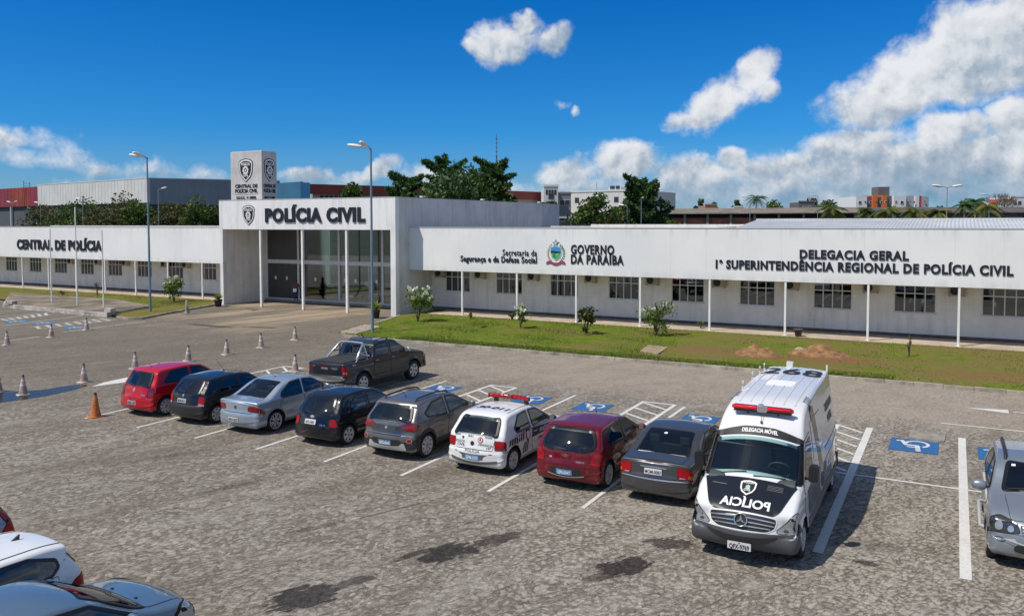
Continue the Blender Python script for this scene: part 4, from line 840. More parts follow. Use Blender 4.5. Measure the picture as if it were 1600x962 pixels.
    def wheel_set(s, spokes=5, rim_r=.72, tw=.185, rim_m=None, hub='alloy', inset=.02, style='bar'):
        for wx in s.wheels:
            for sg in (1, -1):
                y = s.Wd(wx, s.wr + s.arch + s.wr) * 1 - inset
                w = MB(); wr = s.wr; h = tw
                Mx = Matrix.Translation((wx, sg * y, wr)) @ Matrix.Rotation(-sg * pi / 2, 4, 'X')
                w.lathe([(wr * rim_r, -h), (wr * .93, -h), (wr, -h * .85), (wr, -h * .15), (wr * .955, 0), (wr * .85, .008), (wr * rim_r, -.004), (wr * rim_r * .98, -.03)], 28, 0, Mx)
                wh = w.build('wheel', M['rubber'], s.root)
                r_ = MB(); q = wr * rim_r
                r_.lathe([(0, -.075), (q * .98, -.06)], 24, 1, Mx); r_.lathe([(q * .90, -.03), (q * .92, .002), (q * 1.0, .004), (q, -.05)], 28, 0, Mx)
                r_.lathe([(0, .0), (q * .16, -.002), (q * .2, -.02)], 14, 0, Mx)
                for k in range(spokes):
                    a = 2 * pi * k / spokes + .3; Rz = Matrix.Rotation(a, 4, 'Z')
                    if style == 'y':
                        for da in (-.22, .22):
                            r_.prism([(q * .12, -.018), (q * .93, q * .93 * math.tan(da) - .016), (q * .93, q * .93 * math.tan(da) + .016), (q * .12, .018)], -.03, -.006, 0, 'z', Mx @ Rz)
                    else:
                        w0, w1 = q * .55 / spokes + .01, q * 1.15 / spokes + .012
                        r_.prism([(q * .12, -w0), (q * .93, -w1), (q * .93, w1), (q * .12, w0)], -.03, -.005, 0, 'z', Mx @ Rz)
                for k in range(4):
                    a = pi / 2 * k; r_.lathe([(0, .002), (.012, .0), (.013, -.01)], 6, 1, Mx @ Matrix.Translation((q * .11 * cos(a), q * .11 * sin(a), 0)))
                r_.build('rim', [rim_m or M['alloy'], M['seam']], wh)
    def mirrors(s, x, z, m=None, size=1.0, stalk=.07):
        for sg in (1, -1):
            b = MB(); y = s.Wd(x, z); prof = []
            for k in range(9):
                a = pi * k / 8 - pi / 2; prof.append((.085 * size * max(.02, cos(a)) ** .6, .1 * size * sin(a)))
            Mx = Matrix.Translation((x, sg * (y + stalk + .07 * size), z + .04)) @ Matrix.Rotation(sg * pi / 2, 4, 'X') @ Matrix.Diagonal((.75, .95, 1.05, 1))
            b.lathe(prof, 14, 0, Mx)
            b.box(x - .03, x + .03, sg * (y - .01), sg * (y + stalk + .02), z - .0, z + .035, 1)
            b.box(x - .075 * size, x - .062 * size, sg * (y + stalk + .01), sg * (y + stalk + .13 * size), z - .03 * size + .02, z + .06 * size + .04, 2)
            b.build('wing_mirror', [m or s.paint, M['blackpl'], M['chrome']], s.root)
    def handle(s, door, sg, x, z, m=None):
        y = s.Wd(x, z); b = MB(); b.tube([(x - .085, sg * (y + .008), z), (x - .06, sg * (y + .035), z + .004), (x + .06, sg * (y + .035), z + .004), (x + .085, sg * (y + .008), z)], .013, 6); b.build('handle', m or s.paint, door)
    def door(s, poly, hx=None, hz=None, hm=None, r=.06):
        for sg in (1, -1):
            d_ = s.patch('door', s.side(sg), poly, s.paint, off=.006, r=r, rim=(.009, M['seam']))
            if hx is not None: s.handle(d_, sg, hx, hz, hm)
    def plate(s, fn, z, txt, m='plate_grey', w=.4, h=.13, u=0, flip=-1):
        p = s.patch('license_plate', fn, [(u - w / 2, z - h / 2), (u + w / 2, z - h / 2), (u + w / 2, z + h / 2), (u - w / 2, z + h / 2)], M[m], off=.022, depth=.02, r=.012, rim=(.006, M['blackpl']))
        s.text('plate_lettering', fn, txt, u, z - h * .36, h * .56, M['whiteink' if m == 'plate_blue' else 'ink'], .015, sx=.74, flip=(flip, 1), off=.026, parent=p)
    def wiper(s, fn, pts, parent=None):
        b = MB(); b.tube([fn(u, v, .022) for u, v in pts], .011, 6); b.build('wiper', M['blackpl'], parent or s.root)
    def antenna(s, x, y, h=.35, lean=-.25):
        p = s.top()(x, y, 0); b = MB(); b.tube([p, p + Vector((0, 0, .02))], .018, 8); b.tube([p, p + Vector((lean, 0, h))], .006, 5); b.build('antenna', M['blackpl'], s.root)
    def emblem(s, fn, u, z, r=.05, m=None, bar=None):
        if bar: return s.patch('badge', fn, [(u - bar, z - .018), (u - .03, z - .018), (u - .03, z - .035), (u + .03, z - .035), (u + .03, z - .018), (u + bar, z - .018), (u + bar, z + .018), (u + .03, z + .018), (u + .03, z + .035), (u - .03, z + .035), (u - .03, z + .018), (u - bar, z + .018)], m or M['chrome'], off=.014, r=.004)
        return s.patch('badge', fn, [(u + r * cos(2 * pi * k / 16), z + r * sin(2 * pi * k / 16)) for k in range(16)], m or M['chrome'], off=.014, r=0)
    def rear_lights(s, poly, m, extra=None, r=.03):
        """poly in (distance from the centre line, z); mirrored"""
        for sg in (1, -1):
            q = [(sg * p[0], *p[1:]) for p in poly]
            l_ = s.patch('tail_light', s.rear(), q, m, off=.012, r=r, step=.05, rim=(.008, M['seam']))
            if extra:
                for pl, mm in extra: s.patch('light_segment', s.rear(), [(sg * p[0], *p[1:]) for p in pl], mm, off=.016, r=.015, step=.05, parent=l_)
    def head_lights(s, poly, r=.03, inner=None, m=None, m2=None):
        for sg in (1, -1):
            l_ = s.patch('headlight', s.front(), [(sg * p[0], *p[1:]) for p in poly], m or M['clear'], off=.012, r=r, step=.05, rim=(.012, M['seam']))
            for (u, z, q) in (inner or []):
                s.patch('headlight_lens', s.front(), [(sg * u + q * cos(2 * pi * k / 14), z + q * sin(2 * pi * k / 14)) for k in range(14)], m2 or M['lampdark'], off=.018, r=0, step=.04, parent=l_)
    def glass(s, name, kind, poly, m, r=.05, frit=(.022, .05), step=.06):
        """a real pane: the body behind it is cut away, a black band hides the cut edge"""
        poly = shade_poly(poly, r); fn = {'rear': s.rear, 'front': s.front, 'top': s.top}[kind]() if isinstance(kind, str) else s.side(kind)
        n = len(poly); o_, i_ = inflate(poly, frit[0]), inflate(poly, -frit[1]); s.glassed.append((kind, inflate(poly, -frit[1] * .5 + .005), m))
        v, f, ring = fill2d(poly, step); b = MB(); q = len(ring)
        b.add([fn(x, y, .012) for x, y in v], f, 0, True)
        k = 4; loops = [[fn(p[0] + (i2[0] - p[0]) * j / k, p[1] + (i2[1] - p[1]) * j / k, .017 if j else .002) for p, i2 in zip(o_, i_)] for j in range(k + 1)]
        for j in range(k): b.add(loops[j] + loops[j + 1], [(i, (i + 1) % n, n + (i + 1) % n, n + i) for i in range(n)], 1, True)
        return b.build(name, [m, M['frit']], s.root)
    def finish(s, seats=True, back=True, zseat=.52, x0=.25, cloth=None):
        m, NC, NS = s.grid; n = len(s.P); kill = set()
        def inside(poly, x, y):
            c = False
            for i in range(len(poly)):
                a, b_ = poly[i - 1], poly[i]
                if (a[1] > y) != (b_[1] > y) and x < (b_[0] - a[0]) * (y - a[1]) / (b_[1] - a[1]) + a[0]: c = not c
            return c
        cen = (m - 1) // 2; bm = bmesh.new(); bm.from_mesh(s.body.data); bm.faces.ensure_lookup_table()
        for fi, f in enumerate(bm.faces):
            i, k = divmod(fi, m - 1); a = k - cen; sg = 1 if a >= 0 else -1; a = a if a >= 0 else -a - 1
            if i >= s.nu - 1: continue
            if a < NC:
                y = sg * (s.arc[i][a] + s.arc[i][a + 1]) / 2; P_ = (s.P[i] + s.P[i + 1]) / 2
                for kind, poly, _ in s.glassed:
                    if kind == 'rear' and i < s.itop and inside(poly, y, P_.y): kill.add(f)
                    if kind == 'front' and i >= s.itop and inside(poly, y, P_.y): kill.add(f)
                    if kind == 'top' and inside(poly, P_.x, y): kill.add(f)
            else:
                c_ = f.calc_center_median()
                for kind, poly, _ in s.glassed:
                    if not isinstance(kind, str) and kind == sg and inside(poly, c_.x, c_.z): kill.add(f)
        bmesh.ops.delete(bm, geom=list(kill), context='FACES'); bm.to_mesh(s.body.data); bm.free()
        cl = cloth or M['seatcloth']; w_ = s.W
        def seat(x, y, w, hr):
            b = MB(); b.box(x - .05, x + .45, y - w, y + w, zseat - .12, zseat); b.prism([(x - .02, zseat - .02), (x + .12, zseat - .02), (x - .06, zseat + .56), (x - .18, zseat + .56)], y - w, y + w, axis='y')
            for h in hr: b.prism(shade_poly([(x - .19, zseat + .58), (x - .09, zseat + .58), (x - .11, zseat + .76), (x - .19, zseat + .76)], .03), y + h - .11, y + h + .11, axis='y')
            b.build('seat', cl, s.root, bevel=.025)
        if seats:
            for sg in (1, -1): seat(x0 - .25, sg * w_ * .46, .24, (0,))
            if back: seat(x0 - 1.08, 0, w_ * .72, (-.36, .36))
            b = MB(); b.prism(shade_poly([(x0 + .42, zseat + .02), (x0 + .78, zseat + .02), (x0 + .78, zseat + .38), (x0 + .62, zseat + .40), (x0 + .44, zseat + .34)], .04), -w_ * .84, w_ * .84, axis='y'); b.build('dashboard', M['cab'], s.root)
            b = MB(); Mw = Matrix.Translation((x0 + .34, w_ * .46, zseat + .30)) @ Matrix.Rotation(R(-65), 4, 'Y'); b.tube([Mw @ Vector((.18 * cos(k * pi / 9), .18 * sin(k * pi / 9), 0)) for k in range(19)], .014, 6); b.tube([Mw @ Vector((-.17, 0, 0)), Mw @ Vector((.17, 0, 0))], .014, 5); b.build('steering_wheel', M['blackpl'], s.root)
N90 = R(90)
def common(c, rw, sides, doors, bump, gate, tint='tint', rail=True, ws=None, hood=None, gate_m=None, wiper=True, bump_m=None, fb=None, handle_m=None):
    """rw rear window (half widths, z), sides list of side window polygons, doors list (poly, handle x, z), bump (z0, z1) rear bumper, gate tailgate polygon half"""
    sym = lambda h: [(-p[0], *p[1:]) for p in h] + [(p[0], *p[1:]) for p in h[::-1]]
    if bump: c.patch('rear_bumper', c.rear(), sym([(c.W * 1.02 + .13, bump[0]), (c.W * 1.02 + .13, bump[1])]), bump_m or c.paint, off=.014, r=.03, step=.045, rim=(.008, M['seam']))
    if gate: c.patch('tailgate', c.rear(), sym(gate), gate_m or c.paint, off=.007, r=.05, step=.06, rim=(.008, M['seam']))
    if rw:
        w_ = c.glass('rear_window', 'rear', sym(rw), M[tint], .06)
        if wiper: c.wiper(c.rear(), [(-.02, rw[0][1] + .02), (.30, rw[0][1] + .055)], w_)
    if ws: c.glass('windscreen', 'front', sym(ws), M['clearglass'], .06)
    if hood: c.patch('bonnet', c.top(), hood, c.paint, off=.007, r=.08, step=.1, rim=(.008, M['seam']))
    for p, hx, hz in doors: c.door(p, hx, hz, handle_m)
    for p in sides:
        for sg in (1, -1): c.glass('side_window', sg, p, M[tint], .035, (.015, .034))
    c.late = True
    if fb: c.patch('front_bumper', c.front(), sym([(c.W * 1.02 + .13, fb[0]), (c.W * 1.02 + .13, fb[1])]), c.paint, off=.014, r=.03, step=.045, rim=(.008, M['seam']))

P_red = paint('paint_red', (.47, .001, .012)); P_black = paint('paint_black', (.005, .006, .008)); P_silver = paint('paint_silver', (.37, .44, .52), .5, .32)
P_navy = paint('paint_blue_black', (.004, .006, .010)); P_brown = paint('paint_grey_brown', (.21, .195, .195), .7, .33); P_white = paint('paint_white', (.74, .74, .74))
P_wine = paint('paint_dark_red', (.15, .002, .010), .2, .3); P_dgrey = paint('paint_dark_grey', (.085, .083, .088), .6, .33); P_graph = paint('paint_graphite', (.022, .026, .033), .3, .33)
P_dust = paint('paint_cool_silver', (.27, .30, .34), .5, .34); P_blue = paint('paint_steel_blue', (.13, .195, .265), .4, .34)
ROW = 'cars parked in the row of bays facing the building'

# 1 red two-door hatchback
Y0 = 17.05
c = Car('parked_car', 'bright red hatchback at the far left end of the parked row', 'car',
        [(-1.80, .2, 0), (-1.90, .30, .06), (-1.91, .58, .08), (-1.86, .68, .06), (-1.80, .98, .10), (-1.52, 1.42, .12), (-1.26, 1.505, .16), (-.3, 1.54, .5), (.35, 1.47, .4), (1.02, 1.03, .12), (1.62, .90, .25), (1.84, .74, .12), (1.90, .55, .08), (1.90, .34, .05), (1.82, .2, 0)],
        1.64, (-1.25, 1.215), .30, P_red, (-23.28, Y0 + 1.91), N90, .96, ROW, tumb=.33)
common(c, [(.60, .99), (.53, 1.41)], [[(.86, 1.02), (.22, 1.40), (-.20, 1.435), (-.16, .98)], [(-.27, .98), (-.31, 1.435), (-.98, 1.40), (-1.30, 1.06)]], [([(.94, .30), (.94, .93), (-.18, .93), (-.22, .30)], -.02, .84)], (.30, .60), [(.52, .62), (.57, .96)], ws=[(.60, 1.06), (.52, 1.42)], fb=(.28, .58))
c.rear_lights([(.56, .66), (.58, .98), (.74, 1.00), (.80, .68)], M['darkred'], [([(.62, .69), (.62, .78), (.78, .78), (.78, .69)], M['redlens'])])
c.plate(c.rear(), .46, 'NNX-1277', 'plate_grey', u=.02); c.emblem(c.rear(), 0, .86, .05)
c.text('model_lettering', c.rear(), 'FOX', -.40, .70, .05, M['chrome'], flip=(-1, 1))
c.wheel_set(9, .74, rim_m=M['alloy']); c.mirrors(.72, .98); c.antenna(-1.15, 0, .12, -.12)
for sg in (1, -1): c.head_lights([(.42, .66), (.44, .78), (.74, .86), (.80, .70)])if sg == 1 else 0
c.finish()
# 2 black hatchback with tall lamps
c = Car('parked_car', 'black hatchback with tall red and white lamps, between the red car and the silver saloon', 'car',
        [(-1.78, .2, 0), (-1.88, .30, .06), (-1.90, .58, .06), (-1.84, .66, .05), (-1.78, .96, .10), (-1.40, 1.36, .12), (-1.16, 1.42, .15), (-.3, 1.45, .5), (.30, 1.39, .4), (.98, .95, .12), (1.62, .82, .25), (1.86, .66, .12), (1.92, .50, .08), (1.92, .32, .05), (1.82, .2, 0)],
        1.61, (-1.20, 1.17), .285, P_black, (-20.98, Y0 + 1.92), N90, .90, ROW, tumb=.34)
common(c, [(.58, .97), (.52, 1.34)], [[(.82, .95), (.20, 1.30), (-.24, 1.34), (-.20, .91)], [(-.30, .91), (-.34, 1.34), (-.82, 1.31), (-1.10, .99), (-1.06, .92)]], [([(.90, .28), (.90, .87), (-.22, .87), (-.24, .28)], -.1, .78), ([(-.27, .28), (-.25, .87), (-1.12, .88), (-1.04, .66), (-.86, .42), (-.82, .28)], -.98, .80)], (.30, .62), [(.50, .64), (.55, .95)], bump_m=M['blackpl'], ws=[(.58, .99), (.50, 1.34)], fb=(.28, .56))
c.rear_lights([(.57, .63), (.57, .93), (.74, .95), (.80, .65)], M['redlens'], [([(.60, .65), (.60, .72), (.78, .72), (.78, .66)], M['clear'])])
c.plate(c.rear(), .74, 'MOB-8211', 'plate_grey', u=.06); c.emblem(c.rear(), .02, .90, .04)
c.wheel_set(7, .72); c.mirrors(.70, .90); c.antenna(-.2, 0, .38, -.3)
c.finish()
# 3 silver saloon
c = Car('parked_car', 'silver saloon with wide wraparound lamps in the parked row', 'car',
        [(-2.02, .2, 0), (-2.11, .32, .06), (-2.13, .58, .08), (-2.08, .68, .05), (-2.07, .93, .06), (-1.98, 1.0, .08), (-1.52, 1.01, .12), (-.86, 1.36, .22), (-.40, 1.455, .4), (.1, 1.46, .5), (.55, 1.38, .4), (1.14, .99, .12), (1.80, .87, .25), (2.02, .70, .12), (2.08, .52, .08), (2.08, .34, .05), (1.98, .2, 0)],
        1.66, (-1.27, 1.2), .30, P_silver, (-18.66, Y0 + 2.13), N90, .95, ROW, tumb=.36)
c.glass('rear_window', 'top', [(-1.52, -.57), (-1.52, .57), (-.74, .50), (-.74, -.50)], M['tint'], .06)
common(c, None, [[(.98, 1.0), (.42, 1.32), (-.02, 1.37), (-.02, .96)], [(-.12, .96), (-.12, 1.375), (-.55, 1.35), (-.98, 1.12), (-1.04, 1.0), (-.98, .97)]], [([(1.06, .30), (1.06, .93), (-.04, .93), (-.06, .30)], .08, .86), ([(-.09, .30), (-.07, .93), (-1.02, .95), (-1.1, .72), (-.92, .50), (-.88, .30)], -.86, .88)], (.34, .64), [(.56, .66), (.60, .90)], ws=[(.60, 1.02), (.50, 1.33)], fb=(.3, .58))
c.patch('boot_lid', c.top(), [(-1.96, -.60), (-1.96, .60), (-1.57, .62), (-1.57, -.62)], P_silver, off=.006, r=.04, rim=(.007, M['seam']))
c.rear_lights([(.46, .72), (.46, .86), (.62, .90), (1.04, .88), (1.06, .74)], M['darkred'], [([(.52, .80), (.52, .86), (.84, .87), (.84, .81)], M['redlens'])])
c.plate(c.rear(), .44, 'MOV-4277', 'plate_white', u=.05); c.emblem(c.rear(), 0, .80, .055, M['lampdark'])
c.wheel_set(6, .80, style='y'); c.mirrors(.86, .98); c.antenna(-.45, 0, .25, -.32)
c.finish()
# 4 rounded black hatchback
c = Car('parked_car', 'rounded black hatchback between the silver saloon and the grey hatchback with roof rails', 'car',
        [(-1.74, .2, 0), (-1.85, .32, .08), (-1.88, .55, .10), (-1.84, .66, .08), (-1.76, .92, .2), (-1.36, 1.32, .25), (-1.06, 1.41, .2), (-.3, 1.435, .5), (.30, 1.37, .4), (1.0, .94, .12), (1.62, .80, .3), (1.84, .62, .15), (1.90, .48, .08), (1.90, .32, .05), (1.80, .2, 0)],
        1.62, (-1.18, 1.26), .285, P_navy, (-15.72, Y0 + 1.9), N90, .90, ROW, tumb=.38, bow=.17, re=.15)
common(c, [(.62, .90), (.50, 1.33)], [[(.84, .95), (.20, 1.29), (-.26, 1.33), (-.22, .90)], [(-.32, .90), (-.36, 1.33), (-.74, 1.31), (-1.12, 1.02), (-1.06, .92)]], [([(.90, .28), (.90, .87), (-.24, .87), (-.26, .28)], -.12, .78), ([(-.29, .28), (-.27, .87), (-1.1, .88), (-1.04, .64), (-.86, .42), (-.82, .28)], -.98, .80)], (.28, .58), [(.46, .60), (.52, .87)], ws=[(.58, .98), (.48, 1.32)], fb=(.28, .56))
c.rear_lights([(.55, .62), (.56, .84), (.70, .86), (.80, .66), (.70, .61)], M['redlens'])
c.plate(c.rear(), .70, 'AFH-7601', 'plate_white', u=.04); c.emblem(c.rear(), 0, .84, bar=.07)
c.text('model_lettering', c.rear(), 'CELTA', -.36, .62, .04, M['chrome'], flip=(-1, 1))
c.both('side_moulding', [(.86, .46), (.86, .51), (-.80, .51), (-.78, .46)], M['greypl'], off=.016, r=.01)
c.wheel_set(6, .74); c.mirrors(.74, .90)
c.finish()
# 5 grey-brown hatchback with roof rails and black cladding
c = Car('parked_car', 'grey brown hatchback with black roof rails and black wheel arch cladding', 'car',
        [(-1.84, .24, 0), (-1.93, .36, .06), (-1.95, .62, .08), (-1.91, .72, .06), (-1.86, 1.02, .10), (-1.54, 1.36, .10), (-1.44, 1.455, .07), (-1.2, 1.50, .2), (-.3, 1.535, .5), (.35, 1.47, .4), (1.12, 1.02, .12), (1.72, .88, .3), (1.92, .70, .12), (1.97, .54, .08), (1.97, .36, .05), (1.86, .24, 0)],
        1.72, (-1.22, 1.28), .32, P_brown, (-13.12, Y0 + 1.97), N90, 1.0, ROW, tumb=.38, sill=.23, flare=.02)
common(c, [(.66, 1.03), (.68, 1.14), (.57, 1.40)], [[(1.0, 1.04), (.28, 1.40), (-.16, 1.44), (-.14, .99)], [(-.24, .99), (-.26, 1.44), (-.80, 1.40), (-1.24, 1.18), (-1.12, 1.04)]], [([(1.04, .42), (1.04, .96), (-.16, .96), (-.18, .42)], -.04, .89), ([(-.21, .42), (-.19, .96), (-1.1, 1.0), (-1.16, .78), (-.90, .56), (-.86, .42)], -.94, .93)], (.40, .66), [(.46, .68), (.58, .80), (.60, 1.0)], ws=[(.62, 1.06), (.52, 1.42)], fb=(.3, .60))
c.patch('tailgate_panel', c.rear(), [(-.44, .72), (-.56, .82), (-.56, .92), (.56, .92), (.56, .82), (.44, .72)], P_dgrey, off=.012, r=.05)
sy = lambda h: [(-p[0], p[1]) for p in h] + [(p[0], p[1]) for p in h[::-1]]
c.patch('bumper_cladding', c.rear(), sy([(1.04, .30), (1.04, .54), (.74, .55), (.60, .48), (.48, .50), (.40, .56)]), M['blackpl'], off=.022, r=.03, step=.09)
c.patch('skid_plate', c.rear(), sy([(.62, .30), (.56, .44), (.50, .46), (.40, .38)]), M['alloy'], off=.03, r=.02, step=.08)
for sg in (1, -1):
    c.patch('reflector', c.rear(), [(sg * .70 + .055 * cos(2 * pi * k / 14), .52 + .055 * sin(2 * pi * k / 14)) for k in range(14)], M['redlens'], off=.032, r=0, step=.05, rim=(.02, M['chrome']))
    for wx in c.wheels:
        a = [(wx + (c.wr + .055) * cos(t_), c.wr + (c.wr + .055) * sin(t_)) for t_ in np.linspace(-.15, pi + .15, 15)]; a2 = [(wx + (c.wr + .14) * cos(t_), c.wr + (c.wr + .14) * sin(t_)) for t_ in np.linspace(pi + .15, -.15, 15)]
        c.patch('arch_cladding', c.side(sg), a + a2, M['blackpl'], off=.012, r=0)
    c.patch('sill_cladding', c.side(sg), [(.84, .26), (.80, .42), (-.72, .42), (-.78, .26)], M['blackpl'], off=.014, r=.02)
    b = MB(); q = [c.top()(x, sg * .50, z) for x, z in ((-1.28, .0), (-1.18, .055), (-.3, .06), (.2, .05), (.34, .0))]; b.tube(q, .022, 7); b.build('roof_rail', M['blackpl'], c.root)
c.rear_lights([(.34, .88), (.40, .93), (.62, 1.03), (1.04, 1.08), (1.06, 1.0), (.80, .84), (.60, .83)], M['darkred'], [([(.56, .86), (.62, .92), (.84, .95), (.80, .88)], M['redlens'])])
c.plate(c.rear(), .47, 'QFG-8646', 'plate_blue', u=.02); c.emblem(c.rear(), 0, .86, .04)
c.wheel_set(9, .76); c.mirrors(.86, 1.02); c.antenna(-1.0, 0, .16, -.14)
c.finish()
# 6 white police hatchback
c = Car('police_car', 'white police hatchback with a red roof light bar and black markings', 'police car',
        [(-1.82, .2, 0), (-1.91, .30, .06), (-1.93, .56, .08), (-1.88, .66, .05), (-1.83, .97, .10), (-1.42, 1.38, .12), (-1.18, 1.445, .15), (-.3, 1.475, .5), (.30, 1.41, .4), (1.02, .98, .12), (1.66, .85, .25), (1.90, .68, .12), (1.95, .52, .08), (1.95, .33, .05), (1.85, .2, 0)],
        1.66, (-1.25, 1.215), .30, P_white, (-10.44, Y0 + 1.95), N90, .93, None, tumb=.35)
common(c, [(.63, .99), (.54, 1.36)], [[(.84, .98), (.20, 1.33), (-.24, 1.37), (-.20, .94)], [(-.32, .94), (-.36, 1.37), (-.80, 1.34), (-1.14, 1.06), (-1.06, .95)]], [([(.92, .30), (.92, .90), (-.22, .90), (-.24, .30)], -.1, .80), ([(-.27, .30), (-.25, .90), (-1.14, .91), (-1.08, .68), (-.90, .46), (-.86, .30)], -1.0, .83)], (.30, .62), [(.52, .64), (.57, .97)], ws=[(.60, 1.02), (.50, 1.36)], fb=(.28, .58))
c.rear_lights([(.58, .66), (.57, .90), (.86, .93), (.90, .70)], M['redlens'], [([(.62, .69), (.62, .76), (.86, .78), (.86, .71)], M['darkred'])])
c.plate(c.rear(), .44, 'QFM-2223', 'plate_blue', u=.0)
F = c.rear()
c.patch('bumper_recess', F, sy([(.56, .52), (.50, .56), (.30, .45), (.30, .38)]), M['greypl'], off=.017, r=.02); c.patch('lower_valance', F, [(-.66, .28), (.66, .28), (.66, .34), (-.66, .34)], M['greypl'], off=.02, r=.02)
c.text('fleet_number', c.top(), '30-011', -.98, .0, .22, M['ink'], .03, sx=1.25, flip=(-1, 1), swap=False, off=.012, rot=0) if False else None
def roof_text(c, txt, x, h, sx=1.0, back=False, bold=.03, shear=0):
    vf = text2d(txt, h, bold, 'CENTER', sx, shear); b = MB(); T_ = c.top(); k = -1 if back else 1
    solid_text(b, vf, lambda u, v, w: T_(x + v * k, -u * k, (.004 if not back else .014) + w), .004); return b.build('fleet_number', M['ink'], c.root, fix=False)
roof_text(c, '30-011', -.95, .20, 1.15, shear=.2)
c.text('rear_lettering', F, 'POLÍCIA', .40, .765, .06, M['ink'], .02, sx=.95, flip=(-1, 1)); c.text('rear_lettering', F, 'CIVIL', .36, .675, .07, M['ink'], .03, sx=1.1, flip=(-1, 1))
c.text('rear_lettering', F, 'DENÚNCIA', -.34, .735, .05, M['ink'], .02, flip=(-1, 1)); c.text('rear_lettering', F, '197', -.42, .665, .055, M['ink'], .03, flip=(-1, 1)); c.text('rear_lettering', F, '30-011', .08, .91, .05, M['ink'], .03, sx=.8, flip=(-1, 1))
c.text('rear_lettering', F, 'POLÍCIA', 0, .555, .06, M['ink'], .0, sx=1.3, flip=(-1, 1), off=.02)
c.emblem(F, .02, .77, .055, M['ink']); c.emblem(F, -.20, .87, .07, M['redlens']); c.patch('badge', F, [(-.20 + .05 * cos(k * pi / 8), .87 + .05 * sin(k * pi / 8)) for k in range(16)], M['whiteink'], off=.018, r=0); c.patch('badge', F, [(-.23, .85), (-.17, .85), (-.185, .90), (-.20, .92), (-.215, .90)], M['redlens'], off=.021, r=0)
c.patch('badge', F, [(.34, .92), (.28, .92), (.28, .88), (.31, .85), (.34, .88)], M['ink'], off=.014, r=.008)
for k in range(6):
    for u0 in (.40, -.50): c.patch('rear_stripe', F, [(u0 + k * .032, .935), (u0 + k * .032 + .018, .935), (u0 + k * .032 + .03, .965), (u0 + k * .032 + .012, .965)], M['ink'], off=.012, r=0)
for sg in (1, -1):
    fs_ = c.side(sg)
    b = c.patch('side_stripe', fs_, [(-.30, .66), (-.24, .90), (1.60, .78), (1.60, .66), (1.2, .66)], M['ink'], off=.012, r=.01, step=.1)
    c.text('side_lettering', fs_, 'POLÍCIA', .42, .71, .10, M['whiteink'], .02, flip=(-sg, 1), off=.018, parent=b)
    for k in range(7): c.patch('side_stripe', fs_, [(-1.50 + k * .115, .70), (-1.44 + k * .115, .70), (-1.38 + k * .115, .83 + .012 * k), (-1.44 + k * .115, .83 + .012 * k)], M['ink'], off=.012, r=0)
    for k in range(3): c.patch('side_stripe', fs_, [(-.80 + k * .1, .36), (-.74 + k * .1, .36), (-.62 + k * .1, .62), (-.68 + k * .1, .62)], M['greypl'], off=.012, r=0)
    c.patch('side_emblem', fs_, [(-.62, .92), (-.40, .92), (-.40, .72), (-.51, .60), (-.62, .72)], M['redlens'], off=.015, r=.03); c.patch('side_emblem', fs_, [(-.58, .88), (-.44, .88), (-.44, .74), (-.51, .67), (-.58, .74)], M['whiteink'], off=.019, r=.03)
    c.text('side_lettering', fs_, 'DENÚNCIA 197', .45, .52, .07, M['greypl'], .02, flip=(-sg, 1), off=.012)
    c.patch('roof_groove', c.top(), [(-1.1, sg * .545), (.2, sg * .545), (.2, sg * .555), (-1.1, sg * .555)], M['blackpl'], off=.008, r=0, depth=.004)
c.wheel_set(8, .74); c.mirrors(.72, .94, M['blackpl'])
b = MB(); b.tube([(.12, -.5, 1.53), (.12, .5, 1.53)], .03, 8); 
for sg in (1, -1): b.box(.06, .18, sg * .46 - .04, sg * .46 + .04, 1.40, 1.53)
lb = b.build('light_bar', M['blackpl'], c.root)
b = MB()
for sg in (1, -1):
    pts = [(.10 - .02 * k * k * .35, sg * (.06 + .135 * k), 1.575) for k in range(5)]
    b.tube(pts, [.055, .06, .06, .062, .045], 10)
    for k in range(5): b.box(pts[k][0] - .062, pts[k][0] + .062, pts[k][1] - .006, pts[k][1] + .006, 1.52, 1.64, 1)
b.box(.02, .18, -.06, .06, 1.53, 1.63, 1); b.build('light_dome', [M['redlens'], M['darkred']], lb)
c.finish()
# 7 dark red hatchback
c = Car('parked_car', 'wine red hatchback beside the white police hatchback', 'car',
        [(-1.82, .2, 0), (-1.92, .32, .06), (-1.95, .58, .08), (-1.91, .70, .06), (-1.87, .98, .14), (-1.52, 1.38, .12), (-1.28, 1.455, .15), (-.3, 1.485, .5), (.32, 1.42, .4), (1.08, .99, .12), (1.72, .86, .3), (1.93, .68, .12), (1.98, .52, .08), (1.98, .33, .05), (1.86, .2, 0)],
        1.72, (-1.24, 1.29), .305, P_wine, (-7.95, Y0 + 1.95), N90 + R(1.5), .96, ROW, tumb=.37, bow=.16, re=.14)
common(c, [(.40, .93), (.62, 1.01), (.68, 1.14), (.56, 1.39)], [[(.94, 1.0), (.24, 1.35), (-.20, 1.39), (-.16, .95)], [(-.26, .95), (-.30, 1.39), (-.84, 1.36), (-1.22, 1.12), (-1.14, .99)]], [([(1.0, .32), (1.0, .92), (-.18, .92), (-.20, .32)], -.06, .83), ([(-.23, .32), (-.21, .92), (-1.14, .95), (-1.12, .72), (-.92, .50), (-.88, .32)], -.98, .87)], (.34, .58), [(.46, .62), (.58, .74), (.56, .92)], ws=[(.62, 1.04), (.52, 1.37)], fb=(.3, .58))
c.rear_lights([(.60, .64), (.58, .80), (.68, .96), (.92, .98), (.96, .66)], M['redlens'], [([(.64, .78), (.70, .90), (.90, .92), (.90, .82)], M['darkred'])])
c.patch('plate_recess', c.rear(), sy([(.46, .34), (.34, .54)]), M['blackpl'], off=.018, r=.03); c.patch('bumper_trim', c.rear(), [(-.46, .325), (.46, .325), (.46, .345), (-.46, .345)], M['chrome'], off=.024, r=.008)
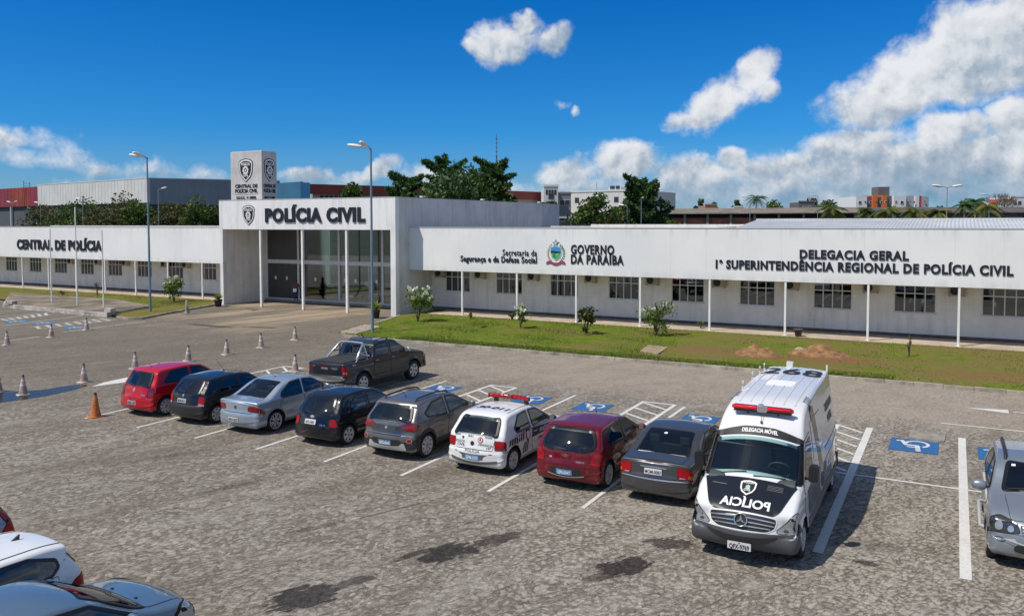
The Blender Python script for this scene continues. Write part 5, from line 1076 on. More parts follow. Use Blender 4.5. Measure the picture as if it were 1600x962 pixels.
c.plate(c.rear(), .44, 'QFS-0047', 'plate_blue', u=.02); c.emblem(c.rear(), 0, .82, m=mat('badge_gold', (.55, .38, .12), .25, 1), bar=.08)
c.text('model_lettering', c.rear(), 'ONIX LT', -.36, .685, .035, M['chrome'], flip=(-1, 1)); c.text('model_lettering', c.rear(), '1.0', .40, .74, .04, M['whiteink'], flip=(-1, 1))
c.wheel_set(7, .76, style='y'); c.mirrors(.80, .97); c.antenna(.1, 0, .2, -.1)
c.finish()
# 8 dark grey saloon
c = Car('parked_car', 'dark grey saloon tucked in beside the white police van', 'car',
        [(-2.12, .22, 0), (-2.22, .34, .06), (-2.24, .60, .08), (-2.20, .68, .05), (-2.17, .93, .08), (-2.06, .99, .08), (-1.55, 1.02, .12), (-.95, 1.34, .22), (-.45, 1.43, .4), (.05, 1.44, .5), (.50, 1.36, .4), (1.20, .95, .12), (1.90, .82, .3), (2.14, .66, .12), (2.20, .50, .08), (2.20, .32, .05), (2.08, .22, 0)],
        1.71, (-1.30, 1.32), .305, P_dgrey, (-5.76, Y0 + 2.22), N90, .95, ROW, tumb=.37)
c.glass('rear_window', 'top', [(-1.58, -.61), (-1.58, .61), (-.76, .53), (-.76, -.53)], M['tint'], .06)
common(c, None, [[(1.02, .98), (.38, 1.31), (-.06, 1.35), (-.06, .95)], [(-.16, .95), (-.16, 1.355), (-.60, 1.33), (-1.06, 1.10), (-1.10, .99), (-1.04, .96)]], [([(1.10, .30), (1.10, .92), (-.08, .92), (-.10, .30)], .04, .85), ([(-.13, .30), (-.11, .92), (-1.08, .94), (-1.14, .72), (-.95, .50), (-.90, .30)], -.92, .87)], (.32, .62), [(.52, .64), (.56, .92)], ws=[(.62, .98), (.52, 1.31)], fb=(.3, .58))
c.patch('boot_lid', c.top(), [(-2.06, -.60), (-2.06, .60), (-1.60, .64), (-1.60, -.64)], P_dgrey, off=.006, r=.04, rim=(.007, M['seam'])); c.patch('boot_trim', c.rear(), [(-.30, .845), (.30, .845), (.30, .87), (-.30, .87)], M['chrome'], off=.016, r=.008)
c.patch('bumper_trim', c.rear(), [(-1.0, .585), (1.0, .585), (1.0, .612), (-1.0, .612)], M['chrome'], off=.026, r=.008, step=.12)
c.rear_lights([(.56, .67), (.52, .92), (.72, .93), (.98, .90), (.98, .72)], M['redlens'], [([(.58, .68), (.58, .72), (.70, .725), (.70, .69)], M['clear']), ([(.76, .72), (.76, .80), (.96, .82), (.96, .73)], M['orange_lens'])])
c.plate(c.rear(), .76, 'MOM-0083', 'plate_white', u=.0); c.wheel_set(6, .76); c.mirrors(.92, .96)
c.patch('sticker', c.top(), [(-.96 + .035 * cos(k), .10 + .045 * sin(k)) for k in np.linspace(0, 2 * pi, 9)[:-1]], M['whiteink'], off=.016, r=0)
def seats(c, xs, ys, z, back, m, w=.42):
    for x in xs:
        for y in ys: pass
c.finish()
# 10 graphite pickup
c = Car('pickup_truck', 'dark grey double cab pickup with a chrome roll bar', 'pickup',
        [(-2.55, .50, 0), (-2.62, .58, .04), (-2.64, .72, .04), (-2.58, .78, .03), (-2.56, 1.18, .05), (-2.46, 1.235, .05), (-1.02, 1.245, .03), (-.93, 1.30, .05), (-.76, 1.72, .12), (-.4, 1.80, .3), (.35, 1.80, .4), (.62, 1.74, .3), (1.30, 1.26, .12), (2.20, 1.12, .3), (2.48, .98, .12), (2.58, .78, .1), (2.60, .55, .08), (2.50, .42, 0)],
        1.84, (-1.52, 1.56), .385, P_graph, (-19.85, 24.95), N90 - R(1), 1.22, None, tumb=.30, sill=.42, zs=.92, flare=.035, arch=.07, low=.42, bow=.09, rt=.07)
c.glass('rear_window', 'rear', [(-.62, 1.36), (.62, 1.36), (.54, 1.66), (-.54, 1.66)], M['film'], .05)
common(c, None, [[(1.16, 1.28), (.56, 1.66), (.16, 1.70), (.18, 1.26)], [(.08, 1.26), (.06, 1.70), (-.52, 1.70), (-.70, 1.62), (-.80, 1.26)]], [([(1.20, .50), (1.20, 1.22), (.14, 1.22), (.12, .50)], .26, 1.12), ([(.09, .50), (.11, 1.22), (-.84, 1.22), (-.88, .80), (-.80, .50)], -.68, 1.12)], None, [(.70, .80), (.70, 1.16)], ws=[(.66, 1.31), (.58, 1.70)], handle_m=M['chrome'], fb=(.46, .78))
c.patch('bed_cover', c.top(), [(-2.44, -.70), (-2.44, .70), (-1.08, .70), (-1.08, -.70)], mat('bed_vinyl', (.028, .028, .031), .75, bump=.3), off=.02, r=.03, step=.12)
c.patch('tailgate_handle', c.rear(), [(-.17, .985), (.17, .985), (.15, 1.06), (-.15, 1.06)], M['chrome'], off=.018, r=.02); c.patch('brake_light', c.rear(), [(-.14, 1.10), (.14, 1.10), (.14, 1.14), (-.14, 1.14)], M['darkred'], off=.016, r=.01)
c.text('model_lettering', c.rear(), 'HILUX', -.46, 1.02, .06, M['chrome'], flip=(-1, 1)); c.text('model_lettering', c.rear(), 'SRX', .54, 1.06, .045, M['chrome'], flip=(-1, 1))
c.patch('rear_bumper', c.rear(), sy([(.86, .58), (.86, .72)]), M['chrome'], off=.03, r=.02, step=.1); c.plate(c.rear(), .64, 'QFD-4160', 'plate_white')
c.rear_lights([(.78, .80), (.74, 1.16), (.84, 1.19), (1.05, 1.14), (1.08, 1.0), (.96, .82)], M['redlens'], [([(.80, .88), (.80, .96), (.94, .98), (.94, .90)], M['clear'])])
c.text('side_lettering', c.side(-1), '4x4', -2.0, 1.08, .07, M['chrome'], flip=(1, 1)); c.text('side_lettering', c.side(1), '4x4', -2.0, 1.08, .07, M['chrome'], flip=(-1, 1))
b = MB(); T_ = c.top()
for sg in (1, -1):
    b.tube([T_(-1.62, sg * .70, -.01), T_(-1.62, sg * .70, .05), (-1.12, sg * .56, 1.72), (-1.04, sg * .50, 1.76)], .042, 9); b.tube([(-1.10, sg * .57, 1.72), (-1.00, sg * .68, 1.27)], .04, 9); b.tube([(-1.46, sg * .66, 1.44), (-1.04, sg * .64, 1.45)], .03, 8)
b.tube([(-1.06, -.52, 1.76), (-1.05, 0, 1.775), (-1.06, .52, 1.76)], .042, 9); b.build('roll_bar', M['chrome'], c.root)
b = MB()
for sg in (1, -1): b.box(-.85, 1.1, sg * .80 - .05, sg * .80 + .09 * sg, .38, .43)
b.build('side_step', M['blackpl'], c.root)
c.wheel_set(6, .66, tw=.25, style='bar'); c.mirrors(1.04, 1.26, M['chrome'], 1.2); c.head_lights([(.60, .90), (.62, 1.02), (.92, 1.10), (1.02, .98)])
for sg in (1, -1): b = MB(); b.tube([T_(x, sg * .58, z) for x, z in ((-.55, .0), (-.45, .05), (.2, .05), (.32, 0))], .018, 6); b.build('roof_rail', M['blackpl'], c.root)
c.finish(zseat=.86, x0=.55)
# 11 silver suv facing the camera
c = Car('parked_suv', 'silver suv with roof bars facing the camera at the right edge', 'suv',
        [(-2.0, .26, 0), (-2.08, .38, .06), (-2.10, .70, .08), (-2.04, .80, .06), (-1.98, 1.10, .10), (-1.66, 1.52, .12), (-1.40, 1.61, .15), (-.3, 1.655, .5), (.30, 1.60, .4), (1.0, 1.14, .12), (1.72, 1.02, .35), (2.02, .84, .15), (2.12, .66, .08), (2.12, .42, .08), (1.98, .26, 0)],
        1.82, (-1.33, 1.34), .345, P_dust, (1.54, 16.75 + 2.10), -N90, 1.08, None, tumb=.33, sill=.27, zs=.78, flare=.03, bow=.19, re=.18)
common(c, [(.60, 1.12), (.54, 1.48)], [[(.84, 1.14), (.22, 1.50), (-.20, 1.53), (-.16, 1.09)], [(-.28, 1.09), (-.32, 1.53), (-.90, 1.51), (-1.24, 1.30), (-1.20, 1.10)]], [([(.92, .40), (.92, 1.05), (-.20, 1.05), (-.22, .40)], -.08, .96), ([(-.25, .40), (-.23, 1.05), (-1.14, 1.06), (-1.16, .84), (-.98, .60), (-.92, .40)], -.98, .98)], (.40, .68), [(.55, .7), (.6, 1.08)], ws=[(.66, 1.18), (.56, 1.56)], hood=[(1.06, -.62), (1.06, .62), (1.90, .56), (1.90, -.56)], fb=(.44, .70))
Fr = c.front()
c.head_lights([(.42, .74), (.46, .88), (.72, .96), (.92, .93), (.96, .80), (.70, .72)], .05, [(.56, .80, .05), (.74, .84, .06)], M['headdark'], M['clear'])
c.patch('grille', Fr, [(-.38, .70), (.38, .70), (.42, .86), (-.42, .86)], M['blackpl'], off=.014, r=.03)
for z in (.73, .78, .83): c.patch('grille_bar', Fr, [(-.38, z - .012), (.38, z - .012), (.38, z + .012), (-.38, z + .012)], M['chrome'], off=.026, r=.005)
c.emblem(Fr, 0, .785, .06); c.patch('lower_grille', Fr, [(-.52, .36), (.52, .36), (.46, .50), (-.46, .50)], M['blackpl'], off=.022, r=.04); c.patch('bumper_guard', Fr, sy([(.68, .52), (.50, .60), (.46, .54)]), M['alloy'], off=.026, r=.02)
for sg in (1, -1):
    c.patch('fog_light', Fr, [(sg * .72 + .06 * cos(k * pi / 6), .48 + .05 * sin(k * pi / 6)) for k in range(12)], M['clear'], off=.02, r=0, rim=(.025, M['blackpl']))
    b = MB(); b.tube([c.top()(x, sg * .58, z) for x, z in ((-1.30, .0), (-1.2, .07), (-.3, .085), (.1, .07), (.2, 0))], .03, 8); b.build('roof_bar', M['blackpl'], c.root)
    b = MB(); b.tube([(.86, sg * .88, .36), (.8, sg * 1.0, .36), (-.8, sg * 1.0, .36), (-.86, sg * .88, .36)], .032, 8); b.build('side_step', M['alloy'], c.root)
c.plate(Fr, .50, 'OFY-1083', 'plate_blue', flip=1, u=.0); c.wheel_set(5, .72, tw=.21); c.mirrors(.74, 1.10, None, 1.25)
c.wiper(Fr, [(-.1, 1.19), (.42, 1.22)]); c.wiper(Fr, [(-.56, 1.19), (-.06, 1.23)])
c.patch('sticker', Fr, [(-.50, 1.51), (-.42, 1.51), (-.42, 1.535), (-.50, 1.535)], M['whiteink'], off=.016, r=0)
c.finish(zseat=.66)
# 12 white hatchback, lower left
c = Car('parked_car', 'white hatchback cut off by the lower left edge, its tail towards the lot', 'car',
        [(-1.84, .2, 0), (-1.93, .30, .06), (-1.95, .58, .10), (-1.91, .70, .06), (-1.86, .98, .10), (-1.60, 1.32, .10), (-1.55, 1.40, .06), (-1.2, 1.455, .2), (-.3, 1.485, .5), (.32, 1.42, .4), (1.06, .98, .12), (1.70, .85, .3), (1.90, .68, .12), (1.95, .52, .08), (1.95, .33, .05), (1.86, .2, 0)],
        1.66, (-1.25, 1.22), .30, paint('paint_clean_white', (.76, .77, .78)), (-12.38, 7.86 - 1.95), -N90 + R(2), .95, None, tumb=.33, bow=.16, re=.16)
common(c, [(.50, 1.0), (.44, 1.33)], [[(.92, 1.0), (.22, 1.35), (-.22, 1.39), (-.18, .95)], [(-.30, .95), (-.34, 1.39), (-.90, 1.37), (-1.30, 1.24), (-1.33, 1.12), (-1.2, 1.02)]], [([(1.0, .30), (1.0, .92), (-.20, .92), (-.22, .30)], -.08, .83), ([(-.25, .30), (-.23, .92), (-1.30, 1.0), (-1.12, .70), (-.92, .48), (-.88, .30)], -1.02, .86)], (.30, .64), [(.52, .66), (.57, .97)], ws=[(.62, 1.02), (.52, 1.37)], fb=(.28, .58), handle_m=M['blackpl'])
c.rear_lights([(.56, .72), (.56, .92), (.90, 1.0), (.99, .98), (.97, .76)], M['redlens']); c.emblem(c.rear(), 0, .84, .06)
for sg in (1, -1): c.patch('roof_groove', c.top(), [(-1.5, sg * .52), (.2, sg * .53), (.2, sg * .545), (-1.5, sg * .535)], M['blackpl'], off=.008, r=0, depth=.004)
c.plate(c.rear(), .46, 'OGC-5520', 'plate_grey'); c.wheel_set(7, .74); c.mirrors(.78, .97)
b = MB(); q = c.top()(-1.12, 0, 0); b.prism([(q.x + .06, q.z - .01), (q.x - .08, q.z - .01), (q.x - .09, q.z + .07)], -.014, .014, axis='y'); b.build('antenna', M['blackpl'], c.root)
c.finish()
# 13 steel blue saloon, lower left corner
c = Car('parked_car', 'steel blue saloon in the bottom left corner, bonnet towards the lot', 'car',
        [(-2.15, .2, 0), (-2.24, .32, .06), (-2.26, .60, .08), (-2.2, .95, .08), (-1.6, 1.02, .12), (-.95, 1.36, .25), (-.35, 1.46, .4), (.15, 1.46, .5), (.60, 1.37, .4), (1.28, .98, .14), (1.95, .86, .4), (2.2, .70, .2), (2.28, .52, .08), (2.28, .34, .05), (2.16, .2, 0)],
        1.75, (-1.30, 1.33), .315, P_blue, (-10.45, 8.22 - 2.28), N90 - R(3), .97, None, tumb=.36, bow=.24, re=.22, taper=.10)
c.glass('rear_window', 'top', [(-1.56, -.54), (-1.56, .54), (-.90, .46), (-.90, -.46)], M['tint'], .06)
common(c, None, [[(1.10, 1.0), (.50, 1.33), (.02, 1.37), (.0, .97)], [(-.10, .97), (-.10, 1.375), (-.60, 1.35), (-1.06, 1.12), (-1.04, .98)]], [([(1.14, .30), (1.14, .94), (-.02, .94), (-.04, .30)], .1, .86), ([(-.07, .30), (-.05, .94), (-1.06, .95), (-1.1, .72), (-.95, .50), (-.90, .30)], -.88, .88)], (.32, .62), None, ws=[(.68, .985), (.54, 1.36)], hood=[(1.36, -.66), (1.36, .66), (2.08, .56), (2.14, .30), (2.14, -.30), (2.08, -.56)], fb=(.3, .60))
c.head_lights([(.52, .66), (.56, .80), (.80, .88), (1.04, .90), (1.0, .74), (.80, .66)], .05, [(.72, .76, .06)])
Fr = c.front(); c.patch('grille', Fr, [(-.44, .60), (.44, .60), (.46, .74), (-.46, .74)], M['blackpl'], off=.014, r=.04); c.emblem(Fr, 0, .68, .06)
c.wiper(Fr, [(.02, 1.0), (.62, 1.03)]); c.wiper(Fr, [(-.58, 1.0), (.0, 1.04)])
for y in (.26, -.3): c.patch('washer_jet', c.top(), [(1.42, y - .02), (1.42, y + .02), (1.46, y + .02), (1.46, y - .02)], M['blackpl'], off=.02, r=.008, depth=.014)
c.plate(Fr, .46, 'NQK-3142', 'plate_grey', flip=1); c.wheel_set(7, .76); c.mirrors(.95, .99)
c.finish()
# 14 pale blue hatchback mostly outside the frame
c = Car('parked_car', 'pale blue hatchback showing only its red tail lamp at the left edge', 'car',
        [(-1.84, .2, 0), (-1.93, .30, .06), (-1.95, .58, .10), (-1.91, .70, .06), (-1.84, 1.02, .12), (-1.52, 1.40, .12), (-1.2, 1.50, .2), (-.3, 1.52, .5), (.32, 1.45, .4), (1.06, 1.0, .12), (1.70, .86, .3), (1.90, .68, .12), (1.95, .52, .08), (1.95, .33, .05), (1.86, .2, 0)],
        1.70, (-1.25, 1.25), .30, P_dust, (-15.38, 8.52 - 1.95), -N90, .96, None, tumb=.34, bow=.15, re=.15)
common(c, [(.56, 1.05), (.50, 1.40)], [[(.92, 1.02), (.22, 1.38), (-.22, 1.42), (-.18, .97)], [(-.30, .97), (-.34, 1.42), (-.90, 1.40), (-1.30, 1.16), (-1.2, 1.02)]], [([(1.0, .30), (1.0, .92), (-.20, .92), (-.22, .30)], -.08, .83), ([(-.25, .30), (-.23, .92), (-1.20, .96), (-1.12, .70), (-.92, .48), (-.88, .30)], -1.02, .86)], (.30, .64), [(.52, .66), (.57, 1.0)], ws=[(.62, 1.04), (.52, 1.40)], fb=(.28, .58))
c.rear_lights([(.60, .80), (.56, 1.34), (.76, 1.40), (.86, 1.12), (1.10, 1.0), (1.08, .82)], M['redlens']); c.plate(c.rear(), .50, 'KLM-7704', 'plate_grey'); c.wheel_set(7, .74); c.mirrors(.78, .98)
c.finish()
# 9 white police van
M['screen'] = glassmat('windscreen_glass', (.56, .74, .73)); M['domered'] = glassmat('red_dome', (1.0, .05, .14), .2)
c = Car('police_van', 'white high roof police van with a black bonnet and red light bar', 'van',
        [(-3.56, .34, 0), (-3.61, .46, .05), (-3.61, 2.30, .12), (-3.54, 2.60, .12), (-3.32, 2.67, .15), (-1.2, 2.68, .8), (.35, 2.60, .6), (.86, 2.47, .4), (1.20, 2.29, .3), (1.42, 2.12, .12), (2.08, 1.42, .10), (2.20, 1.34, .10), (2.64, 1.10, .25), (2.87, .96, .10), (2.92, .74, .06), (2.96, .58, .08), (2.93, .42, .10), (2.76, .31, 0)],
        1.96, (-2.36, 1.96), .345, paint('paint_van_white', (.69, .695, .71)), (-3.34, 14.72 + 2.96), -N90 + R(.5), 1.42, None, tumb=.125, sill=.32, zs=.95, flare=.015, bow=.24, re=.17, rt=.10, crown=.03, taper=.07, shoulder=.01)
Fr, T_ = c.front(), c.top()
wso = c.glass('windscreen', 'front', [(-.90, 1.46), (.90, 1.46), (.85, 2.045), (-.85, 2.045)], M['screen'], .06, (.03, .08))
# cab behind the glass
b = MB(); b.box(.2, .24, -.80, .80, .5, 2.5, 0); b.box(.24, 2.0, -.80, .80, .5, .54, 0)
for sg in (1, -1): b.box(.24, 1.9, sg * .80, sg * .83, .54, 1.35, 0)
b.build('cab_lining', M['cab'], c.root)
b = MB(); b.prism(shade_poly([(1.62, 1.0), (2.12, 1.0), (2.12, 1.36), (1.98, 1.42), (1.66, 1.36)], .05), -.80, .80, axis='y'); b.build('dashboard', mat('dash', (.05, .058, .06), .6), c.root, bevel=.02)
for y in (.42, -.10, -.48):
    b = MB(); b.box(.85, 1.35, y - .2, y + .2, .85, 1.0); b.prism([(.62, .95), (.80, .95), (.66, 1.62), (.52, 1.62)], y - .21, y + .21, axis='y'); b.prism(shade_poly([(.50, 1.66), (.62, 1.66), (.60, 1.88), (.50, 1.88)], .03), y - .13, y + .13, axis='y')
    b.build('seat', M['seatcloth'], c.root, bevel=.03)
b = MB(); Mw = Matrix.Translation((1.45, .42, 1.44)) @ Matrix.Rotation(R(-55), 4, 'Y')
b.tube([Mw @ Vector((.21 * cos(k * pi / 12), .21 * sin(k * pi / 12), 0)) for k in range(25)], .017, 7)
for a in (.3, pi - .3, -pi / 2): b.tube([Mw @ Vector((0, 0, -.02)), Mw @ Vector((.2 * cos(a), .2 * sin(a), 0))], .02, 6)
b.lathe([(0, .02), (.06, .015), (.075, -.02)], 12, 0, Mw); b.build('steering_wheel', mat('wheel_rim_grip', (.10, .12, .12), .5), c.root)
c.wiper(Fr, [(-.66, 1.445), (-.1, 1.49)], wso); c.wiper(Fr, [(.04, 1.435), (.62, 1.485)], wso)
# bonnet, shield, lettering
bon = c.patch('bonnet', Fr, [(-.52, .985), (.52, .985), (.64, 1.04), (.86, 1.395), (-.86, 1.395), (-.64, 1.04)], mat('bonnet_black', (.010, .010, .012), .25, coat=1), off=.016, r=.05, step=.05)
# the word is painted in mirror writing, to be read in a driver's mirror
c.text('mirror_lettering', Fr, 'POLÍCIA', .02, 1.035, .095, M['whiteink'], .028, sx=1.75, flip=(-1, 1.0), off=.024, parent=bon)
def shield(mbs, put, cx, cz, h, mi=(0, 1, 0), w=.78):
    base = [(-.5, .34), (-.36, .44), (0, .5), (.36, .44), (.5, .34), (.47, -.05), (.34, -.28), (0, -.5), (-.34, -.28), (-.47, -.05)]
    for k, sc in enumerate((1, .90, .72)):
        poly = shade_poly([(cx + x * h * w * sc, cz + y * h * sc) for x, y in base], h * .03); put(poly, k, mi[k])
    return mbs
def shield_patch(c, fn, cx, cz, h, flip, first=1, w=.78):
    o = None
    for k, sc in enumerate((1, .90, .72)):
        base = [(-.5, .34), (-.36, .44), (0, .5), (.36, .44), (.5, .34), (.47, -.05), (.34, -.28), (0, -.5), (-.34, -.28), (-.47, -.05)]
        p = c.patch('emblem', fn, [(cx + x * h * w * sc, cz + y * h * sc) for x, y in base], M['whiteink'] if (k + first) % 2 else M['ink'], off=.024 + .004 * k, r=h * .03, step=.06, parent=o, depth=.006); o = o or p
    c.text('emblem_lettering', fn, 'POLÍCIA', cx, cz + h * .22, h * .13, M['whiteink'], .02, sx=.75 * w, flip=(flip, 1), off=.040, parent=o); c.text('emblem_lettering', fn, 'CIVIL', cx, cz - h * .22, h * .14, M['whiteink'], .02, sx=.8 * w, flip=(flip, 1), off=.040, parent=o)
    c.patch('emblem', fn, [(cx + h * .12 * w * cos(k * pi / 6) * (1 + .15 * (k % 2)), cz + h * .02 + h * .12 * sin(k * pi / 6) * (1 + .15 * (k % 2))) for k in range(12)], mat('emblem_green', (.35, .55, .45), .5), off=.037, r=0, step=.04, parent=o, depth=.004)
shield_patch(c, Fr, .0, 1.265, .205, 1, 0, 1.6)
for k in range(4): c.patch('vent_slot', Fr, [(.34, 1.335 - k * .018), (.62, 1.335 - k * .018), (.62, 1.328 - k * .018), (.34, 1.328 - k * .018)], M['greypl'], off=.021, r=0)
c.patch('vent_slot', Fr, [(-.68, 1.30), (-.40, 1.285), (-.40, 1.275), (-.68, 1.29)], M['greypl'], off=.021, r=0)
# grille
gp = c.patch('grille', Fr, [(-.44, .69), (.44, .69), (.56, .78), (.60, .962), (-.60, .962), (-.56, .78)], M['blackpl'], off=.012, r=.05, step=.07, rim=(.022, M['whiteink']))
for z, w_ in ((.765, .50), (.835, .56), (.905, .58)): c.patch('grille_bar', Fr, [(-w_, z - .011), (w_, z - .011), (w_, z + .011), (-w_, z + .011)], M['chrome'], off=.026, r=.006, step=.1, parent=gp)
b = MB(); ce = Fr(0, .855, .05); nx = (Fr(0, .855, .1) - Fr(0, .855, .0)).normalized(); Mx = Matrix.Translation(ce) @ nx.to_track_quat('Z', 'Y').to_matrix().to_4x4()
ringp = [Mx @ Vector((.112 * cos(k * pi / 16), .112 * sin(k * pi / 16), 0)) for k in range(33)]; b.tube(ringp, .011, 8)
b.lathe([(0, -.02), (.112, -.02)], 24, 1, Mx)
upv = Mx.inverted().to_3x3() @ Vector((0, 0, 1)); a0 = atan2(upv.y, upv.x)
for k in range(3):
    a = a0 + k * 2 * pi / 3; e1 = Vector((cos(a), sin(a), 0)); e2 = Vector((-sin(a), cos(a), 0))
    b.add([Mx @ (e1 * .108), Mx @ (e2 * .022), Mx @ (-e2 * .022), Mx @ Vector((0, 0, .02))], [(0, 1, 3), (0, 3, 2)], 0)
b.build('star_badge', [M['chrome'], M['blackpl']], gp)
c.head_lights([(.62, .69), (.61, .77), (.74, .93), (.95, 1.11), (1.05, 1.10), (1.03, .82), (.88, .69)], .05, [(.76, .79, .045), (.90, .89, .04)])
# bumper
bp = c.patch('front_bumper', Fr, sy([(1.22, .33), (1.22, .64), (.66, .655), (.44, .655)]), mat('bumper_grey', (.062, .064, .07), .5, var=.1), off=.032, r=.04, step=.045, depth=.05)
c.patch('lower_grille', Fr, sy([(.44, .46), (.60, .50), (.64, .60), (.52, .58)]), M['blackpl'], off=.036, r=.03, step=.08, parent=bp)
for sg in (1, -1): c.patch('fog_light', Fr, [(sg * .86 + .075 * cos(k * pi / 7), .50 + .05 * sin(k * pi / 7)) for k in range(14)], M['clear'], off=.042, r=0, step=.05, rim=(.02, M['blackpl']), parent=bp)
xp = Fr(0, .47, .034).x + .012
flatp = lambda u, v, o: Vector((xp + o, u, v))
pl = c.patch('license_plate', flatp, [(-.22, .335), (.20, .335), (.20, .475), (-.22, .475)], M['plate_white'], off=.02, r=.012, rim=(.006, M['blackpl']))
c.text('plate_lettering', flatp, 'QFX-9769', -.01, .352, .078, M['ink'], .015, sx=.72, flip=(1, 1), off=.026, parent=pl); c.text('plate_lettering', flatp, 'PB', -.01, .446, .02, M['ink'], 0, flip=(1, 1), off=.026, parent=pl)
# visor band and light bar
vb = c.patch('visor_band', Fr, sy([(.86, 2.075), (.85, 2.14), (.3, 2.20)]), M['ink'], off=.020, r=.02, step=.03)
c.text('visor_lettering', Fr, 'DELEGACIA MÓVEL', 0.02, 2.11, .055, M['whiteink'], .03, sx=.98, flip=(1, 1), off=.027, parent=vb)
b = MB(); ctr = Fr(0, 2.36, 0); lx, lz = ctr.x - .02, ctr.z + .15
for sg in (1, -1): b.tube([(lx - .12, sg * .30, ctr.z - .02), (lx, sg * .30, lz - .05)], .02, 7)
b.box(lx - .06, lx + .06, -.56, .56, lz - .075, lz - .05); b.box(lx - .07, lx + .075, -.09, .09, lz - .06, lz + .055, 1); b.tube([(lx, -.03, lz + .05), (lx, -.03, lz + .09)], [.06, .05], 12, 1); lb = b.build('light_bar', [M['blackpl'], M['chrome']], c.root)
for sg in (1, -1): b = MB(); b.tube([(lx, sg * .10, lz), (lx, sg * .54, lz), (lx - .012, sg * .60, lz)], [.062, .062, .03], 14); b.tube([(lx, sg * .12, lz), (lx, sg * .56, lz)], .045, 8, 1); b.build('light_dome', [M['domered'], mat('red_reflector', (.75, .015, .05), .3) if sg == 1 else bpy.data.materials['red_reflector']], lb)
b = MB(); b.tube([Fr(0.02, 2.26, 0), Fr(.02, 2.26, .05)], .022, 8); b.tube([Fr(.02, 2.26, .045), Fr(.0, 2.36, .10)], .005, 5); b.build('antenna', M['blackpl'], c.root)
# roof ribs, number, aerials
Pv = c.paint
for y in (-.55, -.33, -.11, .11, .33, .55):
    for (xa, xb) in ((-3.25, -2.2), (-2.1, -1.1), (-1.0, .60)): c.patch('roof_rib', T_, [(xa, y - .012), (xb, y - .012), (xb, y + .012), (xa, y + .012)], mat('rib_shadow', (.55, .56, .57), .5) if 'ribm' not in M else M['ribm'], off=.010, r=.006, step=.3, depth=.008)
roof_text(c, '268', -2.15, .74, .85, back=True, bold=.012)
c.patch('roof_patch', T_, [(-1.3, -.30), (-1.3, .30), (-.8, .30), (-.8, -.30)], M['whiteink'], off=.011, r=.08, step=.2)
for x in (-2.75, -2.2, -1.35, -.35):
    b = MB(); y = -.70; z = T_(x, y, 0).z; b.tube([(x, y, z - .01), (x, y, z + .10)], .016, 6); b.tube([(x - .06, y, z + .17), (x - .03, y, z + .09), (x + .03, y, z + .09), (x + .06, y, z + .17)], .013, 6); b.tube([(x + .0, y, z + .03), (x + .04, y + .16, z + .02)], .014, 6); b.build('aerial_bracket', M['plate_white'], c.root)
b = MB(); z = T_(-3.25, .1, 0).z; b.box(-3.31, -3.19, -.25, -.10, z - .01, z + .13); b.build('rear_lamp', M['plate_white'], c.root); b = MB(); b.box(-3.34, -3.28, .66, .70, z - .06, z + .10); b.build('rear_aerial', M['plate_white'], c.root)
